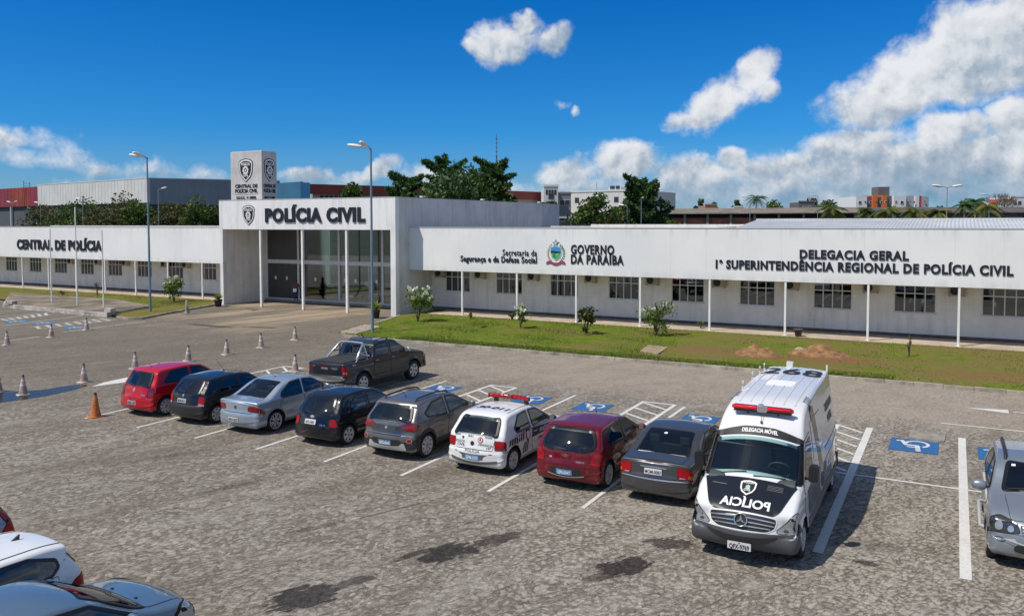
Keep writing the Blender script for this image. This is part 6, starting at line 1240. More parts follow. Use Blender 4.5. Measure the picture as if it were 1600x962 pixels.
# sides
for sg in (1, -1):
    fs_ = c.side(sg)
    dr = c.patch('door', fs_, [(1.78, .50), (1.88, 1.30), (1.30, 2.02), (.62, 2.06), (.60, .50)], Pv, off=.007, r=.08, step=.12, rim=(.009, M['seam']))
    c.patch('side_window', fs_, [(1.72, 1.40), (1.26, 1.96), (.70, 1.98), (.70, 1.34)], M['glass'], off=.012, r=.06, rim=(.02, M['blackpl'])); c.handle(dr, sg, .76, 1.18, M['blackpl'])
    c.patch('rub_strip', fs_, [(1.62, .46), (1.62, .62), (-3.45, .62), (-3.45, .46)], M['greypl'], off=.016, r=.02, step=.3)
    c.patch('side_door', fs_, [(.46, .70), (.46, 2.2), (-.90, 2.2), (-.90, .70)], Pv, off=.007, r=.06, step=.2, rim=(.009, M['seam'])); c.patch('panel_seam', fs_, [(-1.0, 1.34), (-3.4, 1.34), (-3.4, 1.35), (-1.0, 1.35)], M['greypl'], off=.008, r=0, step=.4)
    for k in range(4):
        x0 = .30 - k * .115
        c.patch('side_stripe', fs_, [(x0, 2.42), (x0 - .07, 2.42), (x0 - .16, 2.15), (x0 - .42, 1.25), (x0 - .66, .70), (x0 - .58, .70), (x0 - .35, 1.25), (x0 - .09, 2.15)], mat('stripe_dark', (.045, .042, .038), .3, coat=1) if k == 0 else bpy.data.materials['stripe_dark'], off=.014, r=.0, step=.15)
        c.patch('side_stripe', T_, [(x0, sg * .66), (x0 - .07, sg * .66), (x0 - .07, sg * .80), (x0, sg * .80)], bpy.data.materials['stripe_dark'], off=.012, r=0, step=.1)
    c.patch('side_panel', fs_, [(-.4, .66), (-.2, 1.1), (-3.45, 1.2), (-3.45, .66)], mat('panel_dark', (.08, .08, .085), .3, coat=1), off=.010, r=.02, step=.2)
    c.patch('side_panel', fs_, [(1.45, .66), (1.62, 1.16), (.2, 1.30), (-.1, .66)], mat('panel_dark', (.08, .08, .085), .3, coat=1), off=.013, r=.02, step=.15)
    c.text('side_lettering', fs_, 'DELEGACIA', -2.3, 1.98, .16, M['greypl'], .02, flip=(-sg, 1), off=.012); c.text('side_lettering', fs_, 'MÓVEL', -2.3, 1.70, .16, M['greypl'], .02, flip=(-sg, 1), off=.012)
    c.text('side_lettering', fs_, 'POLÍCIA', -1.6, .84, .2, M['whiteink'], .03, flip=(-sg, 1), off=.016)
    b = MB(); y = sg * c.Wd(1.68, 1.5)   # big upright mirrors
    b.tube([(1.64, y, 1.40), (1.70, y + sg * .14, 1.42)], .028, 7); b.prism(shade_poly([(y + sg * .08, 1.38), (y + sg * .26, 1.38), (y + sg * .27, 1.68), (y + sg * .10, 1.70)], .06), 1.63, 1.78, axis='x'); b.build('wing_mirror', M['ink'], c.root, bevel=.02)
    c.patch('rear_door', c.rear(), [(sg * .02, .50), (sg * .82, .50), (sg * .76, 2.2), (sg * .02, 2.2)], Pv, off=.007, r=.06, step=.2, rim=(.009, M['seam'])); c.patch('rear_window', c.rear(), [(sg * .10, 1.45), (sg * .66, 1.45), (sg * .62, 2.1), (sg * .10, 2.1)], M['glass'], off=.012, r=.06, step=.2)
c.rear_lights([(.84, .70), (.84, 1.25), (.95, 1.25), (.95, .70)], M['redlens']); c.patch('rear_bumper', c.rear(), sy([(1.1, .34), (1.1, .48)]), M['greypl'], off=.04, r=.03, step=.15)
c.wheel_set(6, .62, tw=.23)
c.finish(seats=False)
# ------------------------------------------------------------------ cones, posts, lamps
CW = mat('cone_white', (.58, .55, .52), .6, var=.2, vscale=6); CO = mat('cone_faded', (.42, .30, .25), .7, var=.35, vscale=7); CO2 = mat('cone_orange', (.50, .17, .045), .7, var=.3, vscale=7); CK = mat('cone_tip', (.05, .045, .045), .8)
cone_txt = [((11, 539), 'faded traffic cone far left, front one of the three near the old accessible bays'), ((80, 527), 'faded traffic cone, middle one of the three near the old accessible bays'), ((135, 516), 'faded traffic cone closest to the flagpole plinth'), ((-3, 612), 'traffic cone cut by the left edge beside the puddle'),
 ((36, 617), 'traffic cone standing in the blue puddle'), ((131, 597), 'traffic cone at the far end of the puddle beside the painted arrow'), ((211, 576), 'traffic cone just behind the red hatchback roof'), ((294, 564), 'traffic cone behind the red car, second in the line towards the entrance'),
 ((354, 554), 'traffic cone in the line towards the entrance, third from the red car'), ((408, 543), 'traffic cone in front of the sandy drive, second from its end'), ((461, 531), 'last traffic cone of the line, on the sandy drive before the entrance'), ((461, 580), 'traffic cone just left of the dark pickup tailgate'), ((149, 651), 'orange traffic cone standing alone left of the red hatchback')]
for i, (q, lab) in enumerate(cone_txt):
    p = G(*q); k = 1.0 if i < 12 else 1.08
    t_ = thing('traffic_cone', lab, 'traffic cone', (p.x, p.y, 0), rng.uniform(-.4, .4), 'traffic cones on the paving')
    t_.rotation_euler = (R(rng.uniform(-2, 2)), R(rng.uniform(-2, 2)), t_.rotation_euler[2])
    b = MB(); b.prism(shade_poly([(-.2, -.2), (.2, -.2), (.2, .2), (-.2, .2)], .05), 0, .035); b.build('base', CW if i < 12 else CO2, t_)
    def rad(z): return .155 - (.155 - .032) * z / .70
    def seg(b, z0, z1, mi): b.lathe([(rad(z0) * k + .001 * mi, z0 * k + .035), (rad(z1) * k + .001 * mi, z1 * k + .035)], 18, mi)
    b = MB(); 
    for z0, z1, mi in ((0, .30, 0), (.30, .41, 1), (.41, .47, 0), (.47, .55, 1), (.55, .63, 0), (.63, .70, 2)): seg(b, z0, z1, mi)
    b.lathe([(rad(.7) * k, .7 * k + .035), (.0, .71 * k + .035)], 18, 2); b.build('body', [CO if i < 12 else CO2, CW if i < 12 else CO2, CK], t_)
STEEL = mat('galvanised', (.30, .34, .37), .45, .4, var=.15, vscale=2); STEELB = mat('pole_blue_grey', (.17, .25, .32), .5, .2, var=.15); LAMPW = mat('lamp_white', (.72, .72, .70), .4); LENS = mat('lamp_lens', (.45, .47, .48), .2, .2)
def cobra(b, base, az, l=1.0, s=1.0):
    d_ = Vector((cos(az), sin(az), 0)); p = Vector(base); b.tube([p, p + d_ * .25 * l + Vector((0, 0, .10)), p + d_ * .55 * l + Vector((0, 0, .16))], .03, 7, 0)
    c0 = p + d_ * .5 * l + Vector((0, 0, .15)); up_ = Vector((0, 0, 1)); sd = d_.cross(up_)
    prof = [(0, .05, .05), (.12, .10, .08), (.35, .15, .10), (.6, .15, .08), (.75, .08, .05)]; vs = []
    for x, w, h in prof:
        c1 = c0 + d_ * x * s + up_ * x * .18
        vs += [c1 + (sd * cos(a) * w + up_ * sin(a) * h) * s for a in [k * pi / 5 for k in range(10)]]
    fs = [(i * 10 + k, i * 10 + (k + 1) % 10, (i + 1) * 10 + (k + 1) % 10, (i + 1) * 10 + k) for i in range(4) for k in range(10)] + [tuple(range(10))[::-1], tuple(range(40, 50))]
    b.add(vs, fs, 1, True)
def lamp(label, pb, ptop_y, azs, r=.075, m=None, s=1.0, group='street lamps', D=None, zb=0, arm=1.0):
    if D is not None: D = max(D, 68.5 / ray(pb[0], 348).y)
    p = G(*pb) if D is None else None
    if D is not None: q = AT(pb[0], ptop_y, D); loc = (q.x, q.y, zb); h = q.z - zb
    else: d_ = ray(pb[0], ptop_y); loc = (p.x, p.y, .1); h = CAMH + d_.z * (p.y / d_.y) - .1
    t_ = thing('street_lamp', label, 'street lamp', loc, 0, group); b = MB(); b.tube([(0, 0, 0), (0, 0, h * .5), (0, 0, h)], [r, r * .8, r * .6], 10); b.lathe([(r * 2.2, 0), (r * 2.2, .03), (r * 1.2, .04)], 12); b.build('pole', m or STEEL, t_)
    for a in azs: b = MB(); cobra(b, (0, 0, h - .05), a, arm, s); b.build('lamp_head', [m or STEEL, LAMPW], t_)
    return t_
lamp('tall blue grey street lamp on the left lawn before the left wing', (235, 490), 246, (R(195), R(-75)), .085, STEELB, 1.15)
lamp('tall blue grey street lamp at the lawn corner in front of the entrance hall', (582, 523), 232, (R(195), R(-75)), .085, STEELB, 1.15)
# lamps and poles behind the station: (px, top py, distance, heads, radius)
for (px_, py_, D, azs, s_, lab) in [(247, 296, 78, (R(10),), 1.1, 'thin white street lamp behind the left wing roof in front of the grey warehouse'), (129, 312, 95, (R(0), R(180)), 1.2, 'double headed lamp rising from the bushes behind the left wing'), (19, 317, 100, (R(0), R(180)), 1.0, 'double headed lamp in front of the red shed'), (63, 318, 92, (R(180),), 1.1, 'lamp beside the end of the red shed wall'),
   (1002, 312, 95, (R(-60),), .9, 'thin white lamp in front of the big dark tree'), (980, 322, 100, (R(160),), 1.3, 'leaning white lamp left of the big dark tree'), (1480, 293, 80, (R(28), R(208)), 1.3, 'tall double headed lamp above the right wing roof'), (1278, 307, 110, (R(200),), .7, 'thin lamp beside the palms left of the orange flats'), (1399, 318, 110, (), 1, 'slender grey pole in front of the orange flats'), (1546, 305, 120, (R(190),), 1.0, 'thin lamp beside the right hand palms'), (1172, 309, 120, (R(190),), 1.0, 'thin lamp in front of the long brick shed'), (685, 312, 76, (R(15),), .6, 'small lamp peeping over the entrance hall roof')][:11]:
    lamp(lab, (px_, 0), py_, azs, .06, STEEL, s_, 'lamps and poles behind the station', D)
for i, ((x, y), yt, zb) in enumerate([((81, 473), 358, .3), ((121, 477), 325, .3), ((162, 480), 360, .3)]):
    p = G(x, y, .3); d_ = ray(x - 2, yt); h = CAMH + d_.z * (p.y / d_.y) - .3
    b = MB(); b.tube([(0, 0, 0), (0, 0, h * .5)], .055, 8); b.tube([(0, 0, h * .5), (0, 0, h)], .04, 8); b.lathe([(.0, h + .05), (.05, h + .03), (.05, h), (.04, h - .02)], 8); o = b.build('flagpole', POST, loc=(p.x, p.y, .3)); tag(o, ['left flagpole of the three on the concrete plinth, bare', 'tallest flagpole, the middle one on the concrete plinth', 'right flagpole of the three on the concrete plinth, bare'][i], 'flagpole', 'bare flagpoles')
def post(label, q, h, w=.16):
    p = G(*q); b = MB(); b.prism(shade_poly([(-w, -w), (w, -w), (w, w), (-w, w)], .04), 0, h * .12); b.lathe([(w * .75, h * .12), (w * .6, h * .9), (w * .35, h), (0, h)], 12); o = b.build('concrete_post', wallw, loc=(p.x, p.y, .1)); tag(o, label, 'post')
post('short whitish concrete post on the left lawn edge near the potted plant', (292, 491), .85)
b = MB(); p = G(172, 488, .31); b.box(-.35, .35, -.2, .2, 0, .30); o = b.build('plaque_block', wallw, loc=(p.x, p.y, .31), bevel=.03); tag(o, 'pale block on the right end of the flagpole plinth', 'block')
b = MB(); p = G(19, 475, .31); b.box(-.3, .3, -.2, .2, 0, .26); o = b.build('plaque_block', wallw, loc=(p.x, p.y, .31), bevel=.03); tag(o, 'pale block on the left end of the flagpole plinth', 'block')

# ------------------------------------------------------------------ leaves
def leaf_mesh(name, cen, size, mats, mi, parent=None, elong=1.6, normals=None, droop=0.0):
    n = len(cen); cen = np.asarray(cen, np.float32)
    a = rng.normal(size=(n, 3)); a /= np.linalg.norm(a, axis=1, keepdims=True)
    if normals is not None: a = normals + a * .45; a /= np.linalg.norm(a, axis=1, keepdims=True)
    a[:, 2] -= droop
    b_ = np.cross(a, rng.normal(size=(n, 3))); b_ /= np.linalg.norm(b_, axis=1, keepdims=True) + 1e-9
    s_ = (np.asarray(size) * rng.uniform(.6, 1.35, n))[:, None]
    u = a * s_ * elong * .5; v = b_ * s_ * .5
    V = np.empty((n * 4, 3), np.float32); V[0::4] = cen - u; V[1::4] = cen + v * .8 ; V[2::4] = cen + u; V[3::4] = cen - v * .8
    me = bpy.data.meshes.new(name); me.vertices.add(n * 4); me.loops.add(n * 4); me.polygons.add(n)
    me.vertices.foreach_set('co', V.ravel()); me.loops.foreach_set('vertex_index', np.arange(n * 4, dtype=np.int32)); me.polygons.foreach_set('loop_start', np.arange(0, n * 4, 4, dtype=np.int32)); me.polygons.foreach_set('loop_total', np.full(n, 4, np.int32))
    for q in mats: me.materials.append(q)
    me.polygons.foreach_set('material_index', np.asarray(mi, np.int32)); me.update(); me.validate()
    o = bpy.data.objects.new(name, me); COL.objects.link(o)
    if parent: o.parent = parent
    return o
def leafmat(name, col, tr=.25, rough=.55):
    m = bpy.data.materials.new(name); m.use_nodes = True; T = NT(m.node_tree); b = m.node_tree.nodes['Principled BSDF']; out = m.node_tree.nodes['Material Output']
    pos = T.n('NewGeometry').outputs['Position']; c = T.mix(T.noise(pos, 1.3, 3), tuple(x * .75 for x in col), tuple(x * 1.3 for x in col)); T.set(b, 'Base Color', c); T.set(b, 'Roughness', rough); T.set(b, 'Specular IOR Level', .3)
    tl = T.n('BsdfTranslucent', None, Color=T.mix(1.0, c, (1.2, 1.3, .5), 'MULTIPLY')); mx = T.n('MixShader', None, Fac=tr); T.L.new(b.outputs[0], mx.inputs[1]); T.L.new(tl.outputs[0], mx.inputs[2]); T.L.new(mx.outputs[0], out.inputs[0]); return m
GR = {'dark': [leafmat('leaf_dark_a', (.030, .075, .026)), leafmat('leaf_dark_b', (.055, .110, .033)), leafmat('leaf_dark_c', (.095, .150, .044))],
      'mid': [leafmat('leaf_mid_a', (.042, .080, .018)), leafmat('leaf_mid_b', (.075, .12, .026)), leafmat('leaf_mid_c', (.115, .15, .034))],
      'olive': [leafmat('leaf_olive_a', (.050, .060, .018)), leafmat('leaf_olive_b', (.075, .088, .022)), leafmat('leaf_olive_c', (.105, .090, .034))],
      'shrub': [leafmat('leaf_shrub_a', (.055, .10, .018)), leafmat('leaf_shrub_b', (.10, .165, .028)), leafmat('leaf_shrub_c', (.17, .23, .045))],
      'palm': [leafmat('leaf_palm_a', (.040, .070, .016)), leafmat('leaf_palm_b', (.085, .110, .022)), leafmat('leaf_palm_c', (.20, .17, .035))]}
BARK = mat('bark', (.10, .08, .06), .95, var=.35, vscale=4, bump=.6, bscale=12); BARKP = mat('bark_pale', (.20, .17, .14), .95, var=.3, vscale=5)
def tree(label, base, h, rad_, kind='mid', cat='tree', group='trees behind the station', n=5200, leaf=.30, clumps=46, style='round', crown_lo=.3, name='leafy_tree', seed=0, squash=1.0, elong=1.6):
    """tapered trunk, limbs that reach each leaf clump, leaf-sized faces spread through the crown"""
    r_ = np.random.default_rng(seed + 11); t_ = thing(name, label, cat, base, 0, group)
    tr = MB(); top = h * (.62 if style == 'round' else .8); lean = r_.normal(0, .03 * h, 2)
    tr.tube([(0, 0, -.3), (lean[0] * .3, lean[1] * .3, top * .5), (lean[0], lean[1], top)], [h * .030 + .05, h * .022 + .04, h * .008 + .02], 8)
    cs = []; SP = []
    if style == 'round':
        while len(cs) < clumps:
            q = r_.uniform(-1, 1, 3)
            if .25 < np.linalg.norm(q) < 1: cs.append(np.array([q[0] * rad_, q[1] * rad_ * squash, h * (crown_lo + (1 - crown_lo) * (q[2] * .5 + .5))]))
    else:                                              # boughs reaching outward and up
        for k in range(clumps):
            a = r_.uniform(0, 2 * pi); f_ = r_.uniform(0, 1) ** .8; z0 = h * (crown_lo + (.92 - crown_lo) * f_); L_ = rad_ * (1.40 - .70 * f_) * r_.uniform(.6, 1.15); up_ = r_.uniform(.0, .45) + .45 * f_
            for s_ in np.linspace(.2, 1, 9): SP.append(rad_ * .125 * (1.18 - s_)); cs.append(np.array([cos(a) * L_ * s_, sin(a) * L_ * s_ * squash, z0 + L_ * up_ * s_ - .05 * L_ * s_ * s_]))
            tr.tube([(lean[0] * .5, lean[1] * .5, z0 - .3 * L_ * .4), (cos(a) * L_ * .5, sin(a) * L_ * .5 * squash, z0 + L_ * up_ * .5), tuple(cs[-1])], [.10, .06, .02], 5)
    if style == 'round':
        for c_ in cs[::2]:
            st_ = Vector((lean[0] * .6, lean[1] * .6, min(top, max(h * .2, c_[2] * .62)))); e_ = Vector(c_); mid_ = st_.lerp(e_, .55) + Vector((0, 0, -.04 * h)); tr.tube([st_, mid_, e_], [h * .012 + .02, h * .007 + .015, .015], 5)
    tr.build('trunk', BARK, t_)
    C, MI = [], []; per = n // len(cs)
    for ci, c_ in enumerate(cs):
        if style == 'round': sp = rad_ * r_.uniform(.16, .30); sc = np.array([1, 1, .75]) * sp
        else: sp = SP[ci]; sc = np.array([1, 1, .8]) * sp
        g_ = r_.normal(size=(per, 3)); g_ /= np.maximum(1, np.linalg.norm(g_, axis=1, keepdims=True) * .62); C.append(c_ + g_ * sc)
        tone = r_.choice(3, p=[.36, .40, .24]); mi = np.full(per, tone); fl = r_.random(per) < .3; mi[fl] = r_.integers(0, 3, fl.sum()); MI.append(mi)
    leaf_mesh('crown', np.concatenate(C), leaf, GR[kind], np.concatenate(MI), t_, elong)
    return t_
def behind(px_, Y): return Y / ray(px_, 348).y
def base_at(px_, D): q = AT(px_, 348, D); return (q.x, q.y, 0)
def top_h(px_, py_, D): return AT(px_, py_, D).z
def tree_px(label, x0, x1, ytop, D, **k):
    xc = (x0 + x1) / 2; D = max(D, behind(xc, 71 + (D - 74) * .35)); return tree(label, base_at(xc, D), top_h(xc, ytop, D), (x1 - x0) / 2 / F_PX * D, **k)
# bushes and trees behind the left wing
for i, (x0, x1, yt, D, kd, lab) in enumerate([(45, 120, 322, 78, 'olive', 'olive green bushy tree at the left behind the left wing, below the red shed'), (95, 165, 316, 80, 'mid', 'bushy tree behind the left wing, below the pale warehouse wall'), (140, 215, 305, 76, 'olive', 'tallest olive tree over the letters of the left wing'), (190, 245, 312, 79, 'mid', 'green tree behind the blue grey lamp on the left'), (235, 300, 316, 77, 'olive', 'reddish olive tree in front of the grey warehouse side'), (285, 345, 306, 75, 'mid', 'green tree tight against the entrance hall, left of the tower'), (60, 150, 335, 74, 'mid', 'low green bush just over the left wing parapet'), (320, 365, 318, 82, 'dark', 'dark tree half hidden behind the sign tower')]):
    tree_px(lab, x0, x1, yt, D, kind=kd, seed=i, crown_lo=.25, n=4200, leaf=.26, clumps=44)
# trees behind the hall
for i, (x0, x1, yt, D, kd, lab) in enumerate([(602, 665, 268, 98, 'dark', 'dark conifer with a long bough pointing left above the hall roof'), (655, 735, 247, 102, 'dark', 'tall dark conifer in the middle of the clump above the hall roof'), (730, 812, 251, 100, 'dark', 'dark conifer at the right of the clump above the hall roof')]):
    tree_px(lab, x0, x1, yt, D, kind=kd, seed=20 + i, style='bough', clumps=34, n=10500, leaf=.27, crown_lo=.30, elong=3.0, name='conifer_tree')
tree_px('dark rounded tree filling the middle of the clump above the hall roof', 632, 800, 268, 97, kind='dark', seed=31, crown_lo=.3, n=8000, leaf=.34, clumps=60)
tree_px('small round dark tree in front of the red shopfront roof', 533, 576, 283, 88, kind='mid', seed=40, crown_lo=.4, n=3000, leaf=.26, clumps=30)
tree_px('big dark tree with wild upright boughs left of the brick shed', 955, 1050, 280, 112, kind='dark', seed=41, style='bough', clumps=36, n=11000, leaf=.36, crown_lo=.12, elong=2.4, name='conifer_tree'); tree_px('broad tree in front of the white apartment block', 893, 965, 306, 104, kind='mid', seed=42, crown_lo=.3, n=5200, leaf=.3, clumps=44)
tree_px('light green bush beside the broad tree before the white apartments', 945, 985, 328, 96, kind='olive', seed=43, crown_lo=.2, n=2400, leaf=.26, clumps=24)
tree_px('small green tree just over the right wing parapet left of the shed', 1040, 1072, 337, 75, kind='mid', seed=44, crown_lo=.4, n=1600, leaf=.24, clumps=18); tree_px('dark round tree over the parapet at the hall end', 843, 870, 305, 110, kind='dark', seed=45, n=2000, clumps=20)
tree_px('rounded dark tree inside the wild upright boughs left of the brick shed', 968, 1042, 296, 113, kind='dark', seed=46, crown_lo=.15, n=6000, leaf=.34, clumps=50)
# far trees on the skyline at the right
for i, (x0, x1, yt, D, kd, st_, lab) in enumerate([(1083, 1105, 312, 210, 'dark', 'round', 'small dark tree on the skyline right of the conifer'), (1104, 1128, 316, 230, 'mid', 'round', 'low tree on the skyline above the shed roof'), (1142, 1162, 313, 220, 'dark', 'round', 'round dark tree on the skyline, left of the tall palm'), (1190, 1235, 318, 215, 'mid', 'round', 'broad tree on the skyline behind the tall palm'), (1228, 1285, 311, 230, 'olive', 'round', 'wide olive tree on the skyline behind the shed'), (1275, 1320, 316, 225, 'mid', 'round', 'low wide tree on the skyline left of the flats'), (1318, 1340, 315, 215, 'dark', 'round', 'dark tree touching the left side of the orange flats'), (1497, 1545, 314, 160, 'dark', 'round', 'dark tree right of the tall double lamp'), (1448, 1476, 324, 230, 'mid', 'round', 'low tree at the right end of the orange flats')]):
    tree_px(lab, x0, x1, yt, D, kind=kd, seed=60 + i, crown_lo=.15, n=2600, leaf=.55, clumps=26, group='trees on the skyline')
b = MB(); tb = thing('bare_tree', 'leafless tree with fanning twigs at the right of the skyline', 'tree', base_at(1556, 190), 0, 'trees on the skyline')
r_ = random.Random(4)
def twig(p, d_, l, r0, k):
    q = p + d_ * l; b.tube([p, q], [r0, r0 * .65], 5, caps=False)
    if k:
        for _ in range(4): twig(q, (d_ + Vector((r_.gauss(0, .5), r_.gauss(0, .5), r_.uniform(-.05, .35)))).normalized(), l * .66, r0 * .6, k - 1)
twig(Vector((0, 0, 0)), Vector((0, 0, 1)), 5.2, .28, 4); b.build('trunk', BARKP, tb)
# palms
def palm(label, base, h, rr, seed, nf=20, leafc='palm', group='palm trees beyond the right wing'):
    r_ = np.random.default_rng(seed); t_ = thing('palm_tree', label, 'palm tree', base, 0, group); b = MB(); b.tube([(0, 0, -.2), (.1, 0, h * .5), (.15, .1, h)], [.22, .17, .13], 8); b.build('trunk', BARKP, t_)
    for k in range(nf):
        a = 2 * pi * k / nf * 2.4 + r_.normal(0, .2); el_ = r_.uniform(-.25, 1.15); L_ = rr * r_.uniform(.85, 1.15); b = MB(); sp = []
        for s_ in np.linspace(0, 1, 9): sp.append(Vector((.15 + cos(a) * L_ * s_ * cos(el_ * (1 - .5 * s_)), .1 + sin(a) * L_ * s_ * cos(el_ * (1 - .5 * s_)), h + L_ * (sin(el_) * s_ - .75 * s_ * s_))))
        b.tube(sp, [.035 * (1 - i / 10) for i in range(9)], 4, 0, caps=False)
        sd = Vector((-sin(a), cos(a), 0))
        for i in range(26):
            f_ = .12 + .88 * i / 25; j = min(7, int(f_ * 8)); p = sp[j].lerp(sp[j + 1], f_ * 8 - j); d_ = (sp[j + 1] - sp[j]).normalized(); w = L_ * .30 * sin(pi * min(1, f_ * .85 + .15)) + .1
            for sg in (1, -1): e_ = p + (sd * sg * .75 + d_ * .5 + Vector((0, 0, -.45))).normalized() * w; b.add([p - d_ * .05, p + d_ * .05, e_], [(0, 1, 2)], 0)
        b.build('frond', GR[leafc][int(r_.choice(3, p=[.4, .4, .2])) if el_ > .1 else int(r_.choice(3, p=[.2, .3, .5]))], t_, fix=False)
for i, (px_, yc, D, rr, lab) in enumerate([(1297, 326, 95, 2.4, 'coconut palm at the left of the palm row, right of the brick shed'), (1352, 329, 100, 2.2, 'palm directly below the orange flats, the left one'), (1384, 328, 92, 2.3, 'yellowing palm below the orange flats, the right one'), (1424, 329, 94, 2.5, 'spreading palm with yellow fronds below the white part of the flats'), (1463, 331, 98, 2.1, 'palm just left of the tall double lamp'), (1538, 322, 96, 2.6, 'tall ragged palm right of the tall double lamp'), (1522, 314, 130, 2.3, 'dark palm crown behind the ragged one'), (1180, 309, 200, 3.6, 'tall dark palm on the skyline above the brick shed'), (1505, 320, 125, 2.2, 'dark palm beside the tree right of the double lamp')]):
    h = top_h(px_, yc + 1, D); palm(lab, base_at(px_, D), h, rr * .85, 80 + i, 18, 'palm' if i < 6 else 'dark')
# one unbroken belt of woodland on the horizon
C, MI = [], []
for k in range(420):
    px_ = rng.uniform(-700, 2300); D = rng.uniform(420, 700); p = AT(px_, 348, D); h = rng.uniform(6, 11); per = 34; g_ = rng.normal(size=(per, 3)) * np.array([7, 7, h * .32]) + np.array([p.x, p.y, h * .5]); C.append(g_); MI.append(np.full(per, rng.integers(0, 3)))
o = leaf_mesh('horizon_trees', np.concatenate(C), 3.2, GR['mid'], np.concatenate(MI)); tag(o, 'belt of distant trees along the horizon', 'woodland', None, 'stuff')

# ------------------------------------------------------------------ shrubs beside the station
PETAL = leafmat('white_petal', (.74, .74, .70), .2, .6)
def shrub(label, q, h, rad_, n=420, flowers=26, kind='shrub', seed=0, leaf=.10, name='flowering_shrub', cat='shrub', z=.18, sparse=False):
    p = G(*q); r_ = np.random.default_rng(seed); t_ = thing(name, label, cat, (p.x, p.y, z), 0); b = MB(); tips = []
    for k in range(9 if not sparse else 6):
        a = r_.uniform(0, 2 * pi); e_ = Vector((cos(a) * rad_ * r_.uniform(.25, .85), sin(a) * rad_ * r_.uniform(.25, .85), h * r_.uniform(.62, .97))); m_ = Vector((e_.x * .35, e_.y * .35, e_.z * .45)); b.tube([(0, 0, -.1), m_, e_], [.03, .022, .010], 5)
        for _ in range(3): f_ = m_.lerp(e_, r_.uniform(.2, .9)) + Vector(r_.normal(0, .26 * rad_, 3)); b.tube([m_.lerp(e_, .4), f_], [.014, .006], 4); tips.append(f_)
        tips.append(e_)
    b.build('stem', BARK, t_)
    T_ = np.array([tuple(v) for v in tips]); idx = r_.integers(0, len(T_), n); C = T_[idx] + r_.normal(0, 1, (n, 3)) * np.array([.20, .20, .17]) * rad_ * (1.0 if not sparse else .6)
    C[:, 2] = np.maximum(C[:, 2], .1); leaf_mesh('foliage', C, leaf, GR[kind], r_.integers(0, 3, n), t_, 2.4)
    if flowers:
        idx = np.argsort(-T_[:, 2])[:max(6, len(T_) // 2)]; cc = T_[r_.choice(idx, flowers)] + r_.normal(0, .06, (flowers, 3)) + np.array([0, 0, .14]); C = np.repeat(cc, 9, 0) + r_.normal(0, .06, (flowers * 9, 3)); leaf_mesh('blossom', C, .14, [PETAL], np.zeros(len(C)), t_, 1.1)
    return t_
shrub('white flowering shrub on the left lawn near the entrance hall', (272, 474), 1.75, .72, 900, 26, seed=1); shrub('large white flowering shrub at the right corner of the entrance hall', (653, 506), 2.35, .95, 800, 34, seed=2)
shrub('small shrub with few white flowers, first along the right walkway', (813, 517), 1.2, .52, 240, 10, seed=3, sparse=True); shrub('spiky shrub with long leaves between two posts of the right wing', (915, 526), 1.5, .62, 220, 0, seed=4, leaf=.16, sparse=True, kind='olive'); shrub('round green shrub with a few white flowers in the middle of the right lawn', (1025, 528), 1.75, .85, 560, 12, seed=5)
shrub('thin leafless looking sapling on the left lawn before the left wing', (152, 465), 1.3, .3, 26, 0, seed=6, sparse=True, name='sapling'); shrub('thin sapling on the right lawn near the edge of the frame', (1420, 562), .9, .12, 10, 0, seed=7, sparse=True, name='sapling', kind='olive')
for i, (px_, py_) in enumerate([(98, 464), (735, 502), (800, 503), (1095, 516)]): shrub('low weed tuft at the walkway edge, %s from the left' % ords[i], (px_, py_), .34, .26, 70, 0, seed=30 + i, name='weed', cat='weed', leaf=.08, sparse=True)
def potted(label, q, h, seed):
    p = G(*q); r_ = np.random.default_rng(seed); t_ = thing('potted_plant', label, 'potted plant', (p.x, p.y, .02), 0, 'potted plants flanking the entrance'); b = MB(); b.lathe([(0, 0), (.21, 0), (.29, .44), (.32, .46), (.31, .52), (.26, .52), (.25, .46), (0, .45)], 18); b.build('pot', mat('pot_black', (.03, .03, .032), .5) if 'pot' not in M else M['pot'], t_)
    for mi in (0, 1):
        b = MB()
        for k in range(24):
            a = r_.uniform(0, 2 * pi); L_ = r_.uniform(.55, 1.0) * h; el_ = r_.uniform(.5, 1.4); sd = Vector((-sin(a), cos(a), 0)); pts = [Vector((cos(a) * L_ * s_ * cos(el_), sin(a) * L_ * s_ * cos(el_), .48 + L_ * (sin(el_) * s_ - .35 * s_ * s_))) for s_ in (0, .35, .7, 1)]; w = (.025, .055, .04, .004); vs = []
            for q2, ww in zip(pts, w): vs += [q2 - sd * ww, q2 + sd * ww]
            b.add(vs, [(0, 1, 3, 2), (2, 3, 5, 4), (4, 5, 7, 6)], 0, True)
        b.build('leaves', leafmat('pot_leaf_%d' % mi, ((.10, .15, .02), (.30, .27, .035))[mi], .3), t_, fix=False)
M['pot'] = mat('pot_black', (.03, .03, .032), .5)
potted('potted yellow green dracaena at the left pillar of the entrance', (341, 479), 1.0, 1); potted('potted yellow green plant at the right pillar of the entrance, behind the lamp post', (587, 497), 1.15, 2)
p = G(1247, 529); b = MB(); b.lathe([(0, 0), (.15, 0), (.22, .34), (.25, .36), (.24, .40), (.19, .39), (.18, .34), (0, .33)], 16); o = b.build('plant_pot', mat('pot_clay', (.09, .07, .06), .8, var=.3), loc=(p.x, p.y, .13)); tag(o, 'empty dark clay pot on the right walkway edge', 'pot')

